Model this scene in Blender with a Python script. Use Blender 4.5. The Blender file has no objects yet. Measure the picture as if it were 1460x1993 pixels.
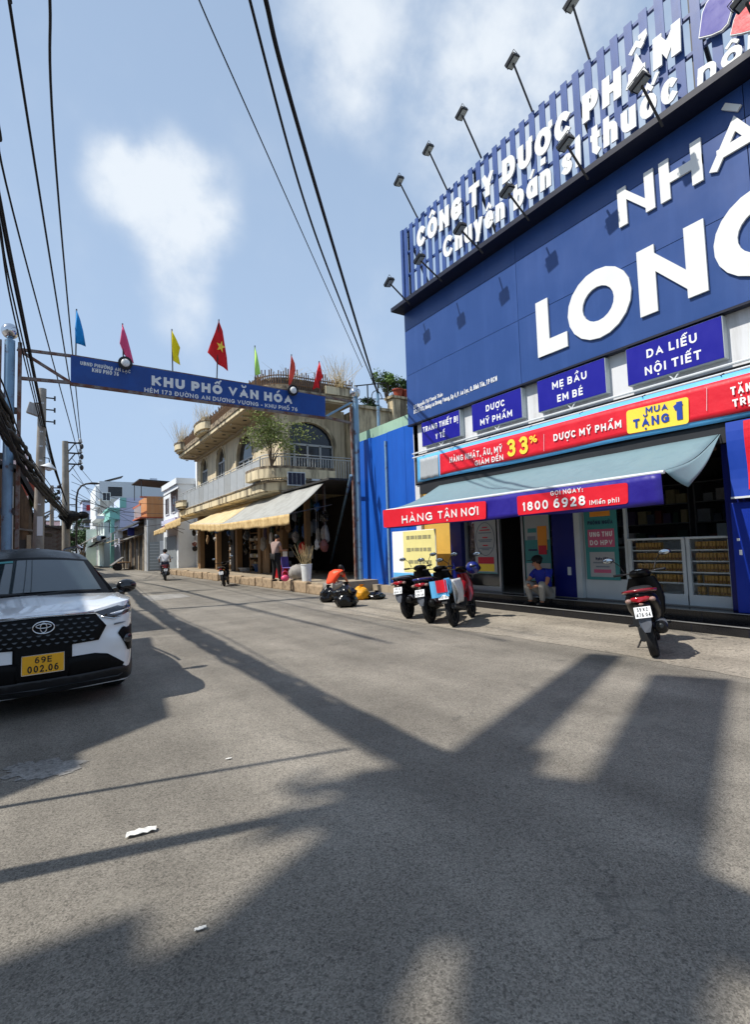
import bpy, bmesh, math, random, unicodedata
from mathutils import Vector as V, Matrix
from mathutils.geometry import delaunay_2d_cdt
random.seed(7)
SC = bpy.context.scene
COL = SC.collection
R = math.radians
# ---------------------------------------------------------------- camera (fitted to the facade, gate and kerb lines of the street)
FPX, CX, CY, EYE = 1000.0, 730.0, 996.5, 1.5
_y = V((92-CX, 1085-CY, FPX)).normalized()
_h = V((2092-CX, 1085-.0315*2000-CY, FPX))
_z = _y.cross(_h).normalized()
if _z.y > 0: _z = -_z
_x = _y.cross(_z)
CAMM = Matrix((_x, _y, _z))                       # camera axes (right, down, forward) -> world
cam_data = bpy.data.cameras.new('camera'); cam = bpy.data.objects.new('camera', cam_data); COL.objects.link(cam)
_r, _d, _f = (CAMM @ V((1,0,0))), (CAMM @ V((0,1,0))), (CAMM @ V((0,0,1)))
m4 = Matrix(((_r.x, -_d.x, -_f.x, 0), (_r.y, -_d.y, -_f.y, 0), (_r.z, -_d.z, -_f.z, EYE), (0, 0, 0, 1)))
cam.matrix_world = m4
cam_data.sensor_fit = 'HORIZONTAL'; cam_data.sensor_width = 36; cam_data.lens = 36*FPX/1460
cam_data.clip_start = .05; cam_data.clip_end = 3000
SC.camera = cam
# ---------------------------------------------------------------- sky, sun, exposure
SUN_EL, SUN_AZ = 52.5, -77.0                       # azimuth from +Y towards +X
world = bpy.data.worlds.new('World'); SC.world = world; world.use_nodes = True
nt = world.node_tree; nt.nodes.clear()
def N(tree, typ, **kw):
    n = tree.nodes.new(typ)
    for k, v in kw.items():
        if k.startswith('i_'): n.inputs[int(k[2:]) if k[2:].isdigit() else k[2:]].default_value = v
        else: setattr(n, k, v)
    return n
def L(tree, a, b): tree.links.new(a, b)
def raydir(px, py): return (CAMM @ V((px-CX, py-CY, FPX)))
sky = N(nt, 'ShaderNodeTexSky', sky_type='NISHITA', sun_disc=False, sun_elevation=R(SUN_EL), sun_rotation=R(SUN_AZ))
sky.air_density = 1.0; sky.dust_density = 1.0; sky.ozone_density = 1.5
tc = N(nt, 'ShaderNodeTexCoord')
def wmath(op, a, b=None, clamp=False):
    n = N(nt, 'ShaderNodeMath', operation=op); n.use_clamp = clamp
    for i, s in enumerate((a, b)):
        if s is None: continue
        if isinstance(s, (int, float)): n.inputs[i].default_value = s
        else: L(nt, s, n.inputs[i])
    return n.outputs[0]
def wblob(px, py, r0, r1):                        # a soft round cloud body around a direction
    d = raydir(px, py).normalized()
    dp = N(nt, 'ShaderNodeVectorMath', operation='DOT_PRODUCT'); L(nt, tc.outputs['Generated'], dp.inputs[0]); dp.inputs[1].default_value = d
    mr = N(nt, 'ShaderNodeMapRange', interpolation_type='SMOOTHSTEP'); L(nt, dp.outputs['Value'], mr.inputs[0])
    mr.inputs[1].default_value = math.cos(r1); mr.inputs[2].default_value = math.cos(r0); mr.inputs[3].default_value = 0; mr.inputs[4].default_value = 1
    return mr.outputs[0]
sep = N(nt, 'ShaderNodeSeparateXYZ'); L(nt, tc.outputs['Generated'], sep.inputs[0])
zz = wmath('MAXIMUM', wmath('ADD', sep.outputs[2], .12), .05)
comb = N(nt, 'ShaderNodeCombineXYZ'); L(nt, wmath('DIVIDE', sep.outputs[0], zz), comb.inputs[0]); L(nt, wmath('DIVIDE', sep.outputs[1], zz), comb.inputs[1])
n1 = N(nt, 'ShaderNodeTexNoise', i_Scale=7.5, i_Detail=9.0, i_Roughness=.56, i_Distortion=.0); L(nt, tc.outputs['Generated'], n1.inputs['Vector'])
n2 = N(nt, 'ShaderNodeTexNoise', i_Scale=.55, i_Detail=4.0, i_Roughness=.5); L(nt, comb.outputs[0], n2.inputs['Vector'])
acc = wmath('MULTIPLY', n2.outputs[0], .42)
for (px, py, r0, r1, k) in [(300,370,.0,.12,.32),(235,345,.0,.075,.30),(275,320,.0,.06,.25),(390,375,.0,.085,.30),(340,315,.0,.06,.25),(425,440,.0,.06,.22),(350,450,.0,.10,.25),(350,530,.0,.09,.18),(345,600,.0,.09,.14),(370,650,.0,.08,.10),
                            (760,20,.02,.22,.34),(640,60,.0,.14,.12),(700,150,.0,.12,.08),(1010,230,.0,.20,.30),(1180,60,.0,.25,.30),(900,330,.0,.12,.10),(170,60,.0,.14,.06),(760,620,.0,.14,.10)]:
    acc = wmath('ADD', acc, wmath('MULTIPLY', wblob(px, py, r0, r1), k))
dens = wmath('MULTIPLY', acc, wmath('MAXIMUM', wmath('ADD', wmath('MULTIPLY', n1.outputs[0], 3.0), -.42), .1))
cl = N(nt, 'ShaderNodeMapRange', interpolation_type='SMOOTHSTEP'); L(nt, dens, cl.inputs[0])
cl.inputs[1].default_value = .20; cl.inputs[2].default_value = 1.2; cl.inputs[3].default_value = .0; cl.inputs[4].default_value = .85
hz = N(nt, 'ShaderNodeMapRange', interpolation_type='SMOOTHSTEP'); L(nt, sep.outputs[2], hz.inputs[0])
hz.inputs[1].default_value = .95; hz.inputs[2].default_value = .0; hz.inputs[3].default_value = .62; hz.inputs[4].default_value = .92
mixh = N(nt, 'ShaderNodeMix', data_type='RGBA'); L(nt, hz.outputs[0], mixh.inputs[0]); L(nt, sky.outputs[0], mixh.inputs[6]); mixh.inputs[7].default_value = (4.3, 5.75, 7.9, 1)
mixc = N(nt, 'ShaderNodeMix', data_type='RGBA'); L(nt, cl.outputs[0], mixc.inputs[0]); L(nt, mixh.outputs[2], mixc.inputs[6]); mixc.inputs[7].default_value = (8.0, 8.5, 9.0, 1)
bg = N(nt, 'ShaderNodeBackground', i_Strength=.093); L(nt, mixc.outputs[2], bg.inputs[0])
wo = N(nt, 'ShaderNodeOutputWorld'); L(nt, bg.outputs[0], wo.inputs[0])
sun_d = bpy.data.lights.new('sun', 'SUN'); sun_d.energy = 4.2; sun_d.angle = R(.8); sun_d.color = (1, .955, .88)
sun = bpy.data.objects.new('sun', sun_d); COL.objects.link(sun)
SUNV = V((math.sin(R(SUN_AZ))*math.cos(R(SUN_EL)), math.cos(R(SUN_AZ))*math.cos(R(SUN_EL)), math.sin(R(SUN_EL))))
sun.rotation_euler = SUNV.to_track_quat('Z', 'Y').to_euler(); sun.location = (-20, 5, 30)
vs = SC.view_settings; vs.view_transform = 'Standard'; vs.look = 'None'; vs.exposure = .3; vs.gamma = 1; vs.use_curve_mapping = False
SC.cycles.max_bounces = 6; SC.cycles.transparent_max_bounces = 8
# ---------------------------------------------------------------- pixels of the photograph -> points on known planes
O = V((0, 0, EYE))
def gnd(px, py, z=0.0): r = raydir(px, py); return O + r*((z-EYE)/r.z)
def onX(px, py, X): r = raydir(px, py); return O + r*(X/r.x)
def onY(px, py, Y): r = raydir(px, py); return O + r*(Y/r.y)
# ---------------------------------------------------------------- mesh helpers
class MB:
    def __init__(s): s.v = []; s.f = []
    def add(s, vs, fs):
        o = len(s.v); s.v += [V(a) for a in vs]; s.f += [tuple(i+o for i in f) for f in fs]; return s
    def poly(s, pts): return s.add(pts, [tuple(range(len(pts)))])
    def box(s, x0, x1, y0, y1, z0, z1):
        x0, x1 = sorted((x0, x1)); y0, y1 = sorted((y0, y1)); z0, z1 = sorted((z0, z1))
        return s.add([(x0,y0,z0),(x1,y0,z0),(x1,y1,z0),(x0,y1,z0),(x0,y0,z1),(x1,y0,z1),(x1,y1,z1),(x0,y1,z1)],
                     [(0,3,2,1),(4,5,6,7),(0,1,5,4),(1,2,6,5),(2,3,7,6),(3,0,4,7)])
    def obox(s, c, a, b, d):                       # centre + three half vectors
        c, a, b, d = V(c), V(a), V(b), V(d)
        if a.cross(b).dot(d) < 0: a = -a
        P = [c-a-b-d, c+a-b-d, c+a+b-d, c-a+b-d, c-a-b+d, c+a-b+d, c+a+b+d, c-a+b+d]
        return s.add(P, [(0,3,2,1),(4,5,6,7),(0,1,5,4),(1,2,6,5),(2,3,7,6),(3,0,4,7)])
    def bar(s, p, q, w, h=None, up=(0,0,1)):
        p, q = V(p), V(q); d = q-p; h = h or w; up = V(up)
        a = d.cross(up)
        if a.length < 1e-6: a = d.cross(V((1,0,0)))
        a.normalize(); b = a.cross(d).normalized()
        return s.obox((p+q)/2, d/2, a*w/2, b*h/2)
    def tube(s, pts, r, n=8, closed=False):
        pts = [V(p) for p in pts]; k = len(pts); rr = r if isinstance(r, (list, tuple)) else [r]*k
        rings = []; prev = None
        for i, p in enumerate(pts):
            t = (pts[(i+1) % k]-pts[i-1]) if closed else (pts[min(i+1, k-1)]-pts[max(i-1, 0)])
            t.normalize()
            if prev is None: a = t.orthogonal().normalized()
            else:
                a = prev - t*prev.dot(t)
                a = a.normalized() if a.length > 1e-6 else t.orthogonal().normalized()
            prev = a; b = t.cross(a)
            rings.append([p+(a*math.cos(2*math.pi*j/n)+b*math.sin(2*math.pi*j/n))*rr[i] for j in range(n)])
        vs = [q for g in rings for q in g]; fs = []
        for i in range(k if closed else k-1):
            for j in range(n):
                a0 = i*n+j; a1 = i*n+(j+1) % n; i2 = (i+1) % k
                fs.append((a0, a1, i2*n+(j+1) % n, i2*n+j))
        if not closed: fs += [tuple(reversed(range(n))), tuple((k-1)*n+j for j in range(n))]
        return s.add(vs, fs)
    def lathe(s, prof, c=(0,0,0), axis=(0,0,1), n=16):   # prof: (radius, height along axis)
        ax = V(axis).normalized(); a = ax.orthogonal().normalized(); b = ax.cross(a); c = V(c)
        vs = []; fs = []
        for (r, h) in prof:
            for j in range(n):
                t = 2*math.pi*j/n; vs.append(c+ax*h+(a*math.cos(t)+b*math.sin(t))*max(r, 1e-4))
        for i in range(len(prof)-1):
            for j in range(n): fs.append((i*n+j, i*n+(j+1) % n, (i+1)*n+(j+1) % n, (i+1)*n+j))
        fs += [tuple(reversed(range(n))), tuple((len(prof)-1)*n+j for j in range(n))]
        return s.add(vs, fs)
    def ball(s, c, r, nu=14, nv=9, rot=None):
        r = r if isinstance(r, (tuple, list)) else (r, r, r); c = V(c); vs = []; fs = []
        for i in range(nv+1):
            p = math.pi*i/nv
            for j in range(nu):
                t = 2*math.pi*j/nu; q = V((r[0]*math.sin(p)*math.cos(t), r[1]*math.sin(p)*math.sin(t), r[2]*math.cos(p)))
                vs.append(c+(rot @ q if rot else q))
        for i in range(nv):
            for j in range(nu): fs.append((i*nu+j, (i+1)*nu+j, (i+1)*nu+(j+1) % nu, i*nu+(j+1) % nu))
        return s.add(vs, fs)
    def prism(s, pts, vec):
        pts = [V(p) for p in pts]; vec = V(vec); n = len(pts)
        return s.add(pts+[p+vec for p in pts], [tuple(reversed(range(n))), tuple(range(n, 2*n))]+[(i, (i+1) % n, n+(i+1) % n, n+i) for i in range(n)])
    def grid(s, fn, nu, nv):
        vs = [fn(i/nu, j/nv) for j in range(nv+1) for i in range(nu+1)]
        return s.add(vs, [(j*(nu+1)+i, j*(nu+1)+i+1, (j+1)*(nu+1)+i+1, (j+1)*(nu+1)+i) for j in range(nv) for i in range(nu)])
    def loft(s, secs, n=16, axis='y', cap=True):   # secs: (t, cx, cz, rx, rz, power) superellipse rings
        vs = []; fs = []
        for (t, c1, c2, r1, r2, pw) in secs:
            for j in range(n):
                a = 2*math.pi*j/n; ca, sa = math.cos(a), math.sin(a)
                u = c1+r1*math.copysign(abs(ca)**(2/pw), ca); w = c2+r2*math.copysign(abs(sa)**(2/pw), sa)
                vs.append({'y': (u, t, w), 'z': (u, w, t), 'x': (t, u, w)}[axis])
        k = len(secs)
        for i in range(k-1):
            for j in range(n): fs.append((i*n+j, i*n+(j+1) % n, (i+1)*n+(j+1) % n, (i+1)*n+j))
        if cap: fs += [tuple(reversed(range(n))), tuple((k-1)*n+j for j in range(n))]
        return s.add(vs, fs)
    def leaves(s, pts, size, rnd, flat=0.0):
        for p in pts:
            a = V((rnd.gauss(0,1), rnd.gauss(0,1), rnd.gauss(0,1)*(1-flat)+.001)).normalized(); b = a.orthogonal().normalized()
            b = (b*math.cos(rnd.random()*6)+a.cross(b)*math.sin(rnd.random()*6)).normalized()
            k = size*(.6+.8*rnd.random()); p = V(p)
            s.add([p-a*k, p+b*k*.45, p+a*k, p-b*k*.45], [(0,1,2,3)])
        return s
    def build(s, name, mat, parent=None, smooth=None, bevel=0, world=False, normals=True, solid=0):
        vs = s.v
        off = V((0,0,0))
        if parent is not None and world: off = V(parent['_loc'])
        lo = V((min(p.x for p in vs), min(p.y for p in vs), min(p.z for p in vs))); hi = V((max(p.x for p in vs), max(p.y for p in vs), max(p.z for p in vs)))
        base = V(((lo.x+hi.x)/2, (lo.y+hi.y)/2, lo.z))
        me = bpy.data.meshes.new(name); me.from_pydata([p-base for p in vs], [], s.f)
        if normals:
            bm = bmesh.new(); bm.from_mesh(me); bmesh.ops.recalc_face_normals(bm, faces=bm.faces); bm.to_mesh(me); bm.free()
        me.materials.append(M[mat] if isinstance(mat, str) else mat)
        if smooth is not None:
            me.shade_smooth()
            if smooth < 180: me.set_sharp_from_angle(angle=R(smooth))
        o = bpy.data.objects.new(name, me); COL.objects.link(o)
        if parent is not None: o.parent = parent
        o.location = base-off
        o['_loc'] = tuple(base)
        if bevel:
            b = o.modifiers.new('bevel', 'BEVEL'); b.width = bevel; b.segments = 2; b.limit_method = 'ANGLE'; b.angle_limit = R(40)
        if solid:
            b = o.modifiers.new('solid', 'SOLIDIFY'); b.thickness = solid; b.offset = 0
        return o
def tag(o, label, cat, group=None, kind=None):
    if label: o['label'] = label
    if cat: o['category'] = cat
    if group: o['group'] = group
    if kind: o['kind'] = kind
    return o
def struct(o): o['kind'] = 'structure'; return o
def thing(name, label, cat, loc=(0,0,0), rz=0, group=None, rot=None):
    o = bpy.data.objects.new(name, None); COL.objects.link(o); o.empty_display_size = .1
    o.location = loc; o.rotation_euler = rot or (0, 0, rz); o['_loc'] = tuple(loc)
    return tag(o, label, cat, group)
def part(name, mat, parent, mb, world=True, **kw): return mb.build(name, mat, parent, world=world, **kw)
def sub(name, mat, parent, mb, **kw):              # sub-part under a mesh part (world coordinates, unrotated thing)
    return mb.build(name, mat, parent, world=True, **kw)
def tri2d(outer, holes=(), step=None):
    vs = [V(p) for p in outer]; es = [(i, (i+1) % len(outer)) for i in range(len(outer))]
    for h in holes:
        o = len(vs); vs += [V(p) for p in h]; es += [(o+i, o+(i+1) % len(h)) for i in range(len(h))]
    if step:
        x0 = min(p[0] for p in outer); x1 = max(p[0] for p in outer); y0 = min(p[1] for p in outer); y1 = max(p[1] for p in outer)
        nx = int((x1-x0)/step); ny = int((y1-y0)/step)
        for i in range(1, nx+1):
            for j in range(1, ny+1): vs.append(V((x0+(i-.4)*step, y0+(j-.4-.25*(i % 2))*step)))
    r = delaunay_2d_cdt(vs, es, [], 1, 1e-5); P2 = r[0]; ff = []
    def inside(p, poly):
        c = False; n = len(poly)
        for i in range(n):
            a, b = poly[i], poly[i-1]
            if (a[1] > p.y) != (b[1] > p.y) and p.x < (b[0]-a[0])*(p.y-a[1])/(b[1]-a[1])+a[0]: c = not c
        return c
    for t in r[2]:
        q = sum((P2[i] for i in t), V((0, 0)))/len(t)
        if inside(q, outer) and not any(inside(q, h) for h in holes): ff.append(t)
    return P2, ff
def wall_holes(mb, outer, holes, o, u, w, depth):   # planar wall with openings and reveals; o + u*a + w*b, reveals go along depth
    o, u, w, depth = V(o), V(u), V(w), V(depth)
    vv, ff = tri2d(outer, holes)
    mb.add([o+u*p[0]+w*p[1] for p in vv], ff)
    for h in holes:
        n = len(h); a = [o+u*p[0]+w*p[1] for p in h]
        mb.add(a+[p+depth for p in a], [(i, (i+1) % n, n+(i+1) % n, n+i) for i in range(n)])
    return mb
def arch(x0, x1, z0, z1, rise=None, n=10):
    rise = rise or (x1-x0)/2; c = (x0+x1)/2
    return [(x0, z0), (x1, z0)]+[(c+(x1-x0)/2*math.cos(math.pi*i/n), z1-rise+rise*math.sin(math.pi*i/n)) for i in range(n+1)]
# ---------------------------------------------------------------- materials
M = {}
def mk(name, col, rough=.6, metal=0.0, var=.12, scale=3.0, detail=5.0, col2=None, amt=.0, thr=.5, soft=.1, ascale=2.0, streak=False, bump=0.0, bscale=40.0, spec=.5, coat=0.0, alpha=1.0, trans=0.0, emit=None, estr=0.0, ior=1.45):
    m = bpy.data.materials.new(name); m.use_nodes = True; t = m.node_tree; p = t.nodes['Principled BSDF']
    p.inputs['Roughness'].default_value = rough; p.inputs['Metallic'].default_value = metal; p.inputs['Specular IOR Level'].default_value = spec
    p.inputs['Coat Weight'].default_value = coat; p.inputs['Coat Roughness'].default_value = .05
    p.inputs['Alpha'].default_value = alpha; p.inputs['Transmission Weight'].default_value = trans; p.inputs['IOR'].default_value = ior
    c = N(t, 'ShaderNodeTexCoord'); mp = N(t, 'ShaderNodeMapping'); L(t, c.outputs['Object'], mp.inputs[0])
    no = N(t, 'ShaderNodeTexNoise', i_Scale=scale, i_Detail=detail, i_Roughness=.6); L(t, mp.outputs[0], no.inputs['Vector'])
    ramp = N(t, 'ShaderNodeMapRange'); L(t, no.outputs[0], ramp.inputs[0]); ramp.inputs[1].default_value = .3; ramp.inputs[2].default_value = .7; ramp.inputs[3].default_value = 1-var; ramp.inputs[4].default_value = 1+var
    mul = N(t, 'ShaderNodeVectorMath', operation='SCALE'); mul.inputs[0].default_value = col; L(t, ramp.outputs[0], mul.inputs['Scale'])
    out = mul.outputs[0]
    if col2 is not None:
        mp2 = N(t, 'ShaderNodeMapping'); L(t, c.outputs['Object'], mp2.inputs[0])
        if streak: mp2.inputs['Scale'].default_value = (1, 1, .12)
        n3 = N(t, 'ShaderNodeTexNoise', i_Scale=ascale, i_Detail=7.0, i_Roughness=.68); L(t, mp2.outputs[0], n3.inputs['Vector'])
        mr = N(t, 'ShaderNodeMapRange', interpolation_type='SMOOTHSTEP'); L(t, n3.outputs[0], mr.inputs[0]); mr.inputs[1].default_value = thr-soft; mr.inputs[2].default_value = thr+soft; mr.inputs[3].default_value = 0; mr.inputs[4].default_value = amt
        mx = N(t, 'ShaderNodeMix', data_type='RGBA'); L(t, mr.outputs[0], mx.inputs[0]); L(t, out, mx.inputs[6]); mx.inputs[7].default_value = (*col2, 1)
        out = mx.outputs[2]
    L(t, out, p.inputs['Base Color'])
    rr = N(t, 'ShaderNodeMapRange'); L(t, no.outputs[0], rr.inputs[0]); rr.inputs[1].default_value = .3; rr.inputs[2].default_value = .7; rr.inputs[3].default_value = max(0, rough-.07); rr.inputs[4].default_value = min(1, rough+.07)
    if rough > .12: L(t, rr.outputs[0], p.inputs['Roughness'])
    if bump:
        nb = N(t, 'ShaderNodeTexNoise', i_Scale=bscale, i_Detail=4.0); L(t, c.outputs['Object'], nb.inputs['Vector'])
        b = N(t, 'ShaderNodeBump', i_Strength=bump, i_Distance=.02); L(t, nb.outputs[0], b.inputs['Height']); L(t, b.outputs[0], p.inputs['Normal'])
    if emit: p.inputs['Emission Color'].default_value = (*emit, 1); p.inputs['Emission Strength'].default_value = estr
    M[name] = m; return m
def srgb(r, g, b): return tuple(((c/255)/12.92 if c/255 <= .04045 else ((c/255+.055)/1.055)**2.4) for c in (r, g, b))
mk('fascia_blue', srgb(42,72,130), .34, var=.05, scale=.8, col2=srgb(60,90,150), amt=.35, streak=True, ascale=1.5, thr=.55)
mk('slat_blue', srgb(52,80,140), .45, var=.08, scale=1.5, col2=srgb(30,44,88), amt=.35, streak=True, ascale=2.5)
mk('panel_blue_dimmed', srgb(10,24,104), .38, var=.06)  # blue of the columns, awning shade darkened into the colour
mk('door_blue_lit', srgb(10,44,146), .4, var=.06)  # lit copy of the column blue, kept brighter for the door panel
mk('poster_white_dimmed', srgb(168,172,174), .5, var=.05)  # print white with the awning shade dimmed into its colour
mk('car_roof', srgb(13,13,16), .3, var=.05, spec=.12)
mk('sign_blue', srgb(24,18,140), .32, var=.05)
mk('ledge_black', srgb(14,18,40), .5)
mk('letter_white', srgb(228,228,224), .4, var=.04, scale=1.2)
mk('print_white', srgb(238,238,236), .45, var=.03)
mk('white_wall', srgb(215,216,218), .7, var=.05, scale=1.2, col2=srgb(150,148,140), amt=.4, streak=True, thr=.58)
mk('white_metal', srgb(212,216,218), .45, var=.05)
mk('banner_red', srgb(218,28,46), .45, var=.08, scale=2.0, bump=.5, bscale=5)
mk('banner_lightblue', srgb(98,176,226), .5, var=.05, bump=.5, bscale=5)
mk('banner_navy', srgb(42,32,132), .4, var=.1, bump=.6, bscale=5)
mk('print_yellow', srgb(250,214,70), .5, var=.03)
mk('print_blue', srgb(22,62,160), .5, var=.03)
mk('print_red', srgb(196,36,60), .5, var=.03)
mk('print_pink', srgb(196,96,128), .5, var=.03)
mk('print_teal', srgb(62,138,138), .5, var=.06)
mk('print_dark', srgb(30,40,80), .5, var=.05)
mk('print_orange', srgb(236,150,50), .5, var=.05)
mk('print_grey', srgb(120,130,140), .5, var=.1)
mk('awning_teal', srgb(116,142,150), .65, var=.08, scale=1.6, col2=srgb(88,112,122), amt=.35, thr=.56, ascale=1.6)
mk('awning_dark', srgb(34,36,40), .6)
mk('granite_black', srgb(30,30,32), .22, var=.3, scale=60)
mk('step_edge', srgb(140,140,138), .4)
mk('alu', srgb(176,182,184), .38, metal=.6, var=.06)
mk('white_frame', srgb(190,198,200), .45, var=.05)
mk('glass', (.85,.9,.9), .03, var=0, trans=1.0, alpha=.18, ior=1.45)
mk('dark_glass', srgb(26,32,40), .08, var=.1, spec=.6)
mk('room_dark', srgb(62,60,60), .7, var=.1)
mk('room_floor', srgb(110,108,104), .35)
mk('shelf', srgb(120,122,124), .5)
mk('box_gold', srgb(160,126,62), .45, var=.2, scale=30)
mk('box_brown', srgb(96,58,30), .5, var=.15, scale=30)
for i, c in enumerate([(150,156,160),(86,96,110),(120,70,64),(58,84,70),(170,160,120),(90,80,110),(190,190,186),(44,58,92)]): mk('stock_%d' % i, srgb(*c), .55, var=.12, scale=12)
mk('gate_steel', srgb(126,158,182), .45, metal=.25, var=.12, scale=4, col2=srgb(96,62,44), amt=.85, thr=.6, soft=.06, ascale=3.2)
mk('gate_rust', srgb(128,118,112), .6, metal=.2, var=.2, scale=5, col2=srgb(104,58,36), amt=.9, thr=.5, soft=.08, ascale=3.5)
mk('gate_sign', srgb(24,72,146), .5, var=.07, scale=1.5, col2=srgb(16,52,116), amt=.4, ascale=1.4)
mk('chrome', srgb(205,208,212), .12, metal=1.0, var=.03)
mk('black_plastic', srgb(20,20,22), .42, var=.1)
mk('black_gloss', srgb(10,10,12), .12, var=.05, coat=.6)
mk('rubber', srgb(24,24,25), .8, var=.15, scale=20)
mk('lamp_glass', srgb(150,155,150), .12, var=.05)
mk('cable', srgb(14,14,16), .7)
mk('concrete_pole', srgb(158,152,142), .85, var=.15, scale=6, col2=srgb(120,112,100), amt=.6, ascale=3, bump=.3)
mk('steel_dark', srgb(62,60,60), .55, metal=.3, var=.15)
mk('flag_blue', srgb(10,136,208), .8, var=.04); mk('flag_pink', srgb(222,78,122), .8, var=.04); mk('flag_yellow', srgb(246,222,10), .8, var=.04)
mk('flag_red', srgb(218,28,34), .8, var=.05); mk('flag_green', srgb(182,232,110), .8, var=.04); mk('flag_coral', srgb(240,86,64), .8, var=.04)
mk('cream', srgb(212,196,164), .8, var=.09, scale=1.0, col2=srgb(120,104,82), amt=.65, streak=True, thr=.55, soft=.12, ascale=1.6, bump=.1)
mk('cream_trim', srgb(218,202,166), .75, var=.1, scale=1.5, col2=srgb(78,68,56), amt=.85, streak=True, thr=.55, soft=.1, ascale=2.4)
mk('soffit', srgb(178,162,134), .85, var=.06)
mk('stain_cap', srgb(92,80,68), .9, var=.35, scale=5, col2=srgb(190,172,140), amt=.6, ascale=3)
mk('rail_grey', srgb(176,178,176), .5, var=.08)
mk('rust_bars', srgb(112,84,58), .8, var=.3, scale=8)
mk('mesh_grey', srgb(96,100,104), .7, var=.2, scale=4)
mk('awning_cream', srgb(208,190,150), .75, var=.08, scale=2, col2=srgb(176,146,92), amt=.5, ascale=2.2)
mk('awning_grey', srgb(168,168,162), .7, var=.08, scale=2, col2=srgb(120,118,112), amt=.45, ascale=2)
mk('valance', srgb(190,160,108), .75, var=.1, scale=4, col2=srgb(224,198,146), amt=.5, ascale=4)
mk('awning_red', srgb(150,44,40), .7, var=.1)
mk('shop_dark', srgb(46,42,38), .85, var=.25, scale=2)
mk('shop_wood', srgb(128,100,68), .7, var=.15)
mk('kerb_stone', srgb(168,146,118), .9, var=.2, scale=4, col2=srgb(96,80,62), amt=.75, ascale=3.5, thr=.52, bump=.5, bscale=14)
mk('pave_concrete', srgb(164,150,128), .9, var=.14, scale=2.5, col2=srgb(120,108,92), amt=.5, ascale=2, bump=.25)
mk('sheet_blue', srgb(18,88,184), .5, var=.06, scale=1.0, col2=srgb(10,70,160), amt=.5, streak=True)
mk('pale_green', srgb(156,190,166), .8, var=.08, col2=srgb(112,136,118), amt=.5, streak=True)
mk('ochre_wall', srgb(206,166,76), .75, var=.08)
mk('old_wall', srgb(196,180,146), .9, var=.2, scale=2, col2=srgb(70,60,50), amt=.85, streak=True, thr=.5, ascale=2.6)
mk('terracotta', srgb(150,66,44), .8, var=.15)
mk('leaf', srgb(86,112,46), .7, var=.45, scale=3); mk('leaf_dark', srgb(48,74,34), .7, var=.4, scale=3); mk('leaf_olive', srgb(122,132,70), .75, var=.35, scale=4)
mk('dry_grass', srgb(178,158,116), .9, var=.2); mk('bark', srgb(98,82,64), .9, var=.2, bump=.3)
mk('wood_old', srgb(104,84,64), .85, var=.25, scale=4, col2=srgb(52,42,34), amt=.7, streak=True)
mk('grey_plaster', srgb(172,170,166), .85, var=.08, scale=1.2, col2=srgb(128,122,114), amt=.6, streak=True, thr=.55)
mk('far_grey', srgb(190,198,204), .8, var=.04); mk('far_white', srgb(222,226,228), .75, var=.04); mk('orange_wall', srgb(196,142,94), .75, var=.05, col2=srgb(190,116,58), amt=.4, streak=True)
mk('orange_red', srgb(188,100,72), .7, var=.06); mk('turquoise', srgb(132,192,182), .65, var=.06); mk('mint', srgb(206,218,208), .75, var=.06); mk('lavender', srgb(196,200,222), .75, var=.05); mk('pink_house', srgb(228,196,192), .8, var=.05)
mk('tin_roof', srgb(122,118,112), .6, metal=.35, var=.25, scale=3, col2=srgb(86,62,46), amt=.7, ascale=2.5, thr=.55)
mk('tin_dark', srgb(58,56,54), .7, metal=.2, var=.25, scale=3)
mk('shutter', srgb(150,156,158), .5, metal=.3, var=.08)
mk('black_bag', srgb(12,12,13), .22, var=.1, bump=.6, bscale=9)
mk('white_bag', srgb(214,214,212), .5, var=.06); mk('orange_bag', srgb(214,150,24), .6, var=.1)
mk('car_white', srgb(228,230,232), .22, var=.015, coat=1.0); mk('car_black', srgb(9,9,11), .1, var=.02, coat=1.0)
mk('car_glass', srgb(44,54,58), .03, var=.25, scale=2.5, spec=.9, coat=.6)
mk('grille_black', srgb(4,4,5), .55, spec=.2, var=.1); mk('grille_chip', srgb(70,72,74), .25, metal=.7, var=.05); mk('headlight', srgb(52,54,60), .06, metal=.5, var=.2, scale=20, coat=1.0); mk('head_led', srgb(170,178,190), .1, var=.05)
mk('plate_yellow', srgb(232,168,20), .45, var=.04); mk('plate_white', srgb(232,234,234), .4, var=.02); mk('ink', srgb(16,14,16), .5)
mk('moto_black', srgb(8,8,9), .34, var=.04, spec=.2); mk('moto_red', srgb(128,14,26), .2, var=.04, coat=.8); mk('moto_blue', srgb(24,36,110), .2, var=.04, coat=.8); mk('moto_grey', srgb(96,100,108), .4, var=.06); mk('seat_black', srgb(24,24,26), .6, var=.1)
mk('tail_red', srgb(150,10,20), .1, coat=1.0); mk('lens_clear', srgb(150,120,108), .12, coat=1.0); mk('engine', srgb(60,62,64), .45, metal=.6, var=.2); mk('mirror', srgb(190,200,206), .03, metal=1.0)
mk('skin', srgb(176,122,92), .6, var=.06); mk('shirt_blue', srgb(28,44,150), .8, var=.08, scale=10); mk('trouser_grey', srgb(150,146,138), .85, var=.08, scale=10); mk('cloth_black', srgb(22,22,24), .85); mk('shirt_white', srgb(212,214,218), .85, var=.05, scale=8); mk('shirt_tan', srgb(150,128,120), .85, var=.1); mk('shirt_orange', srgb(232,72,34), .85, var=.06); mk('jeans', srgb(52,56,70), .85, var=.1); mk('hair', srgb(18,15,14), .6)
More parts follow.
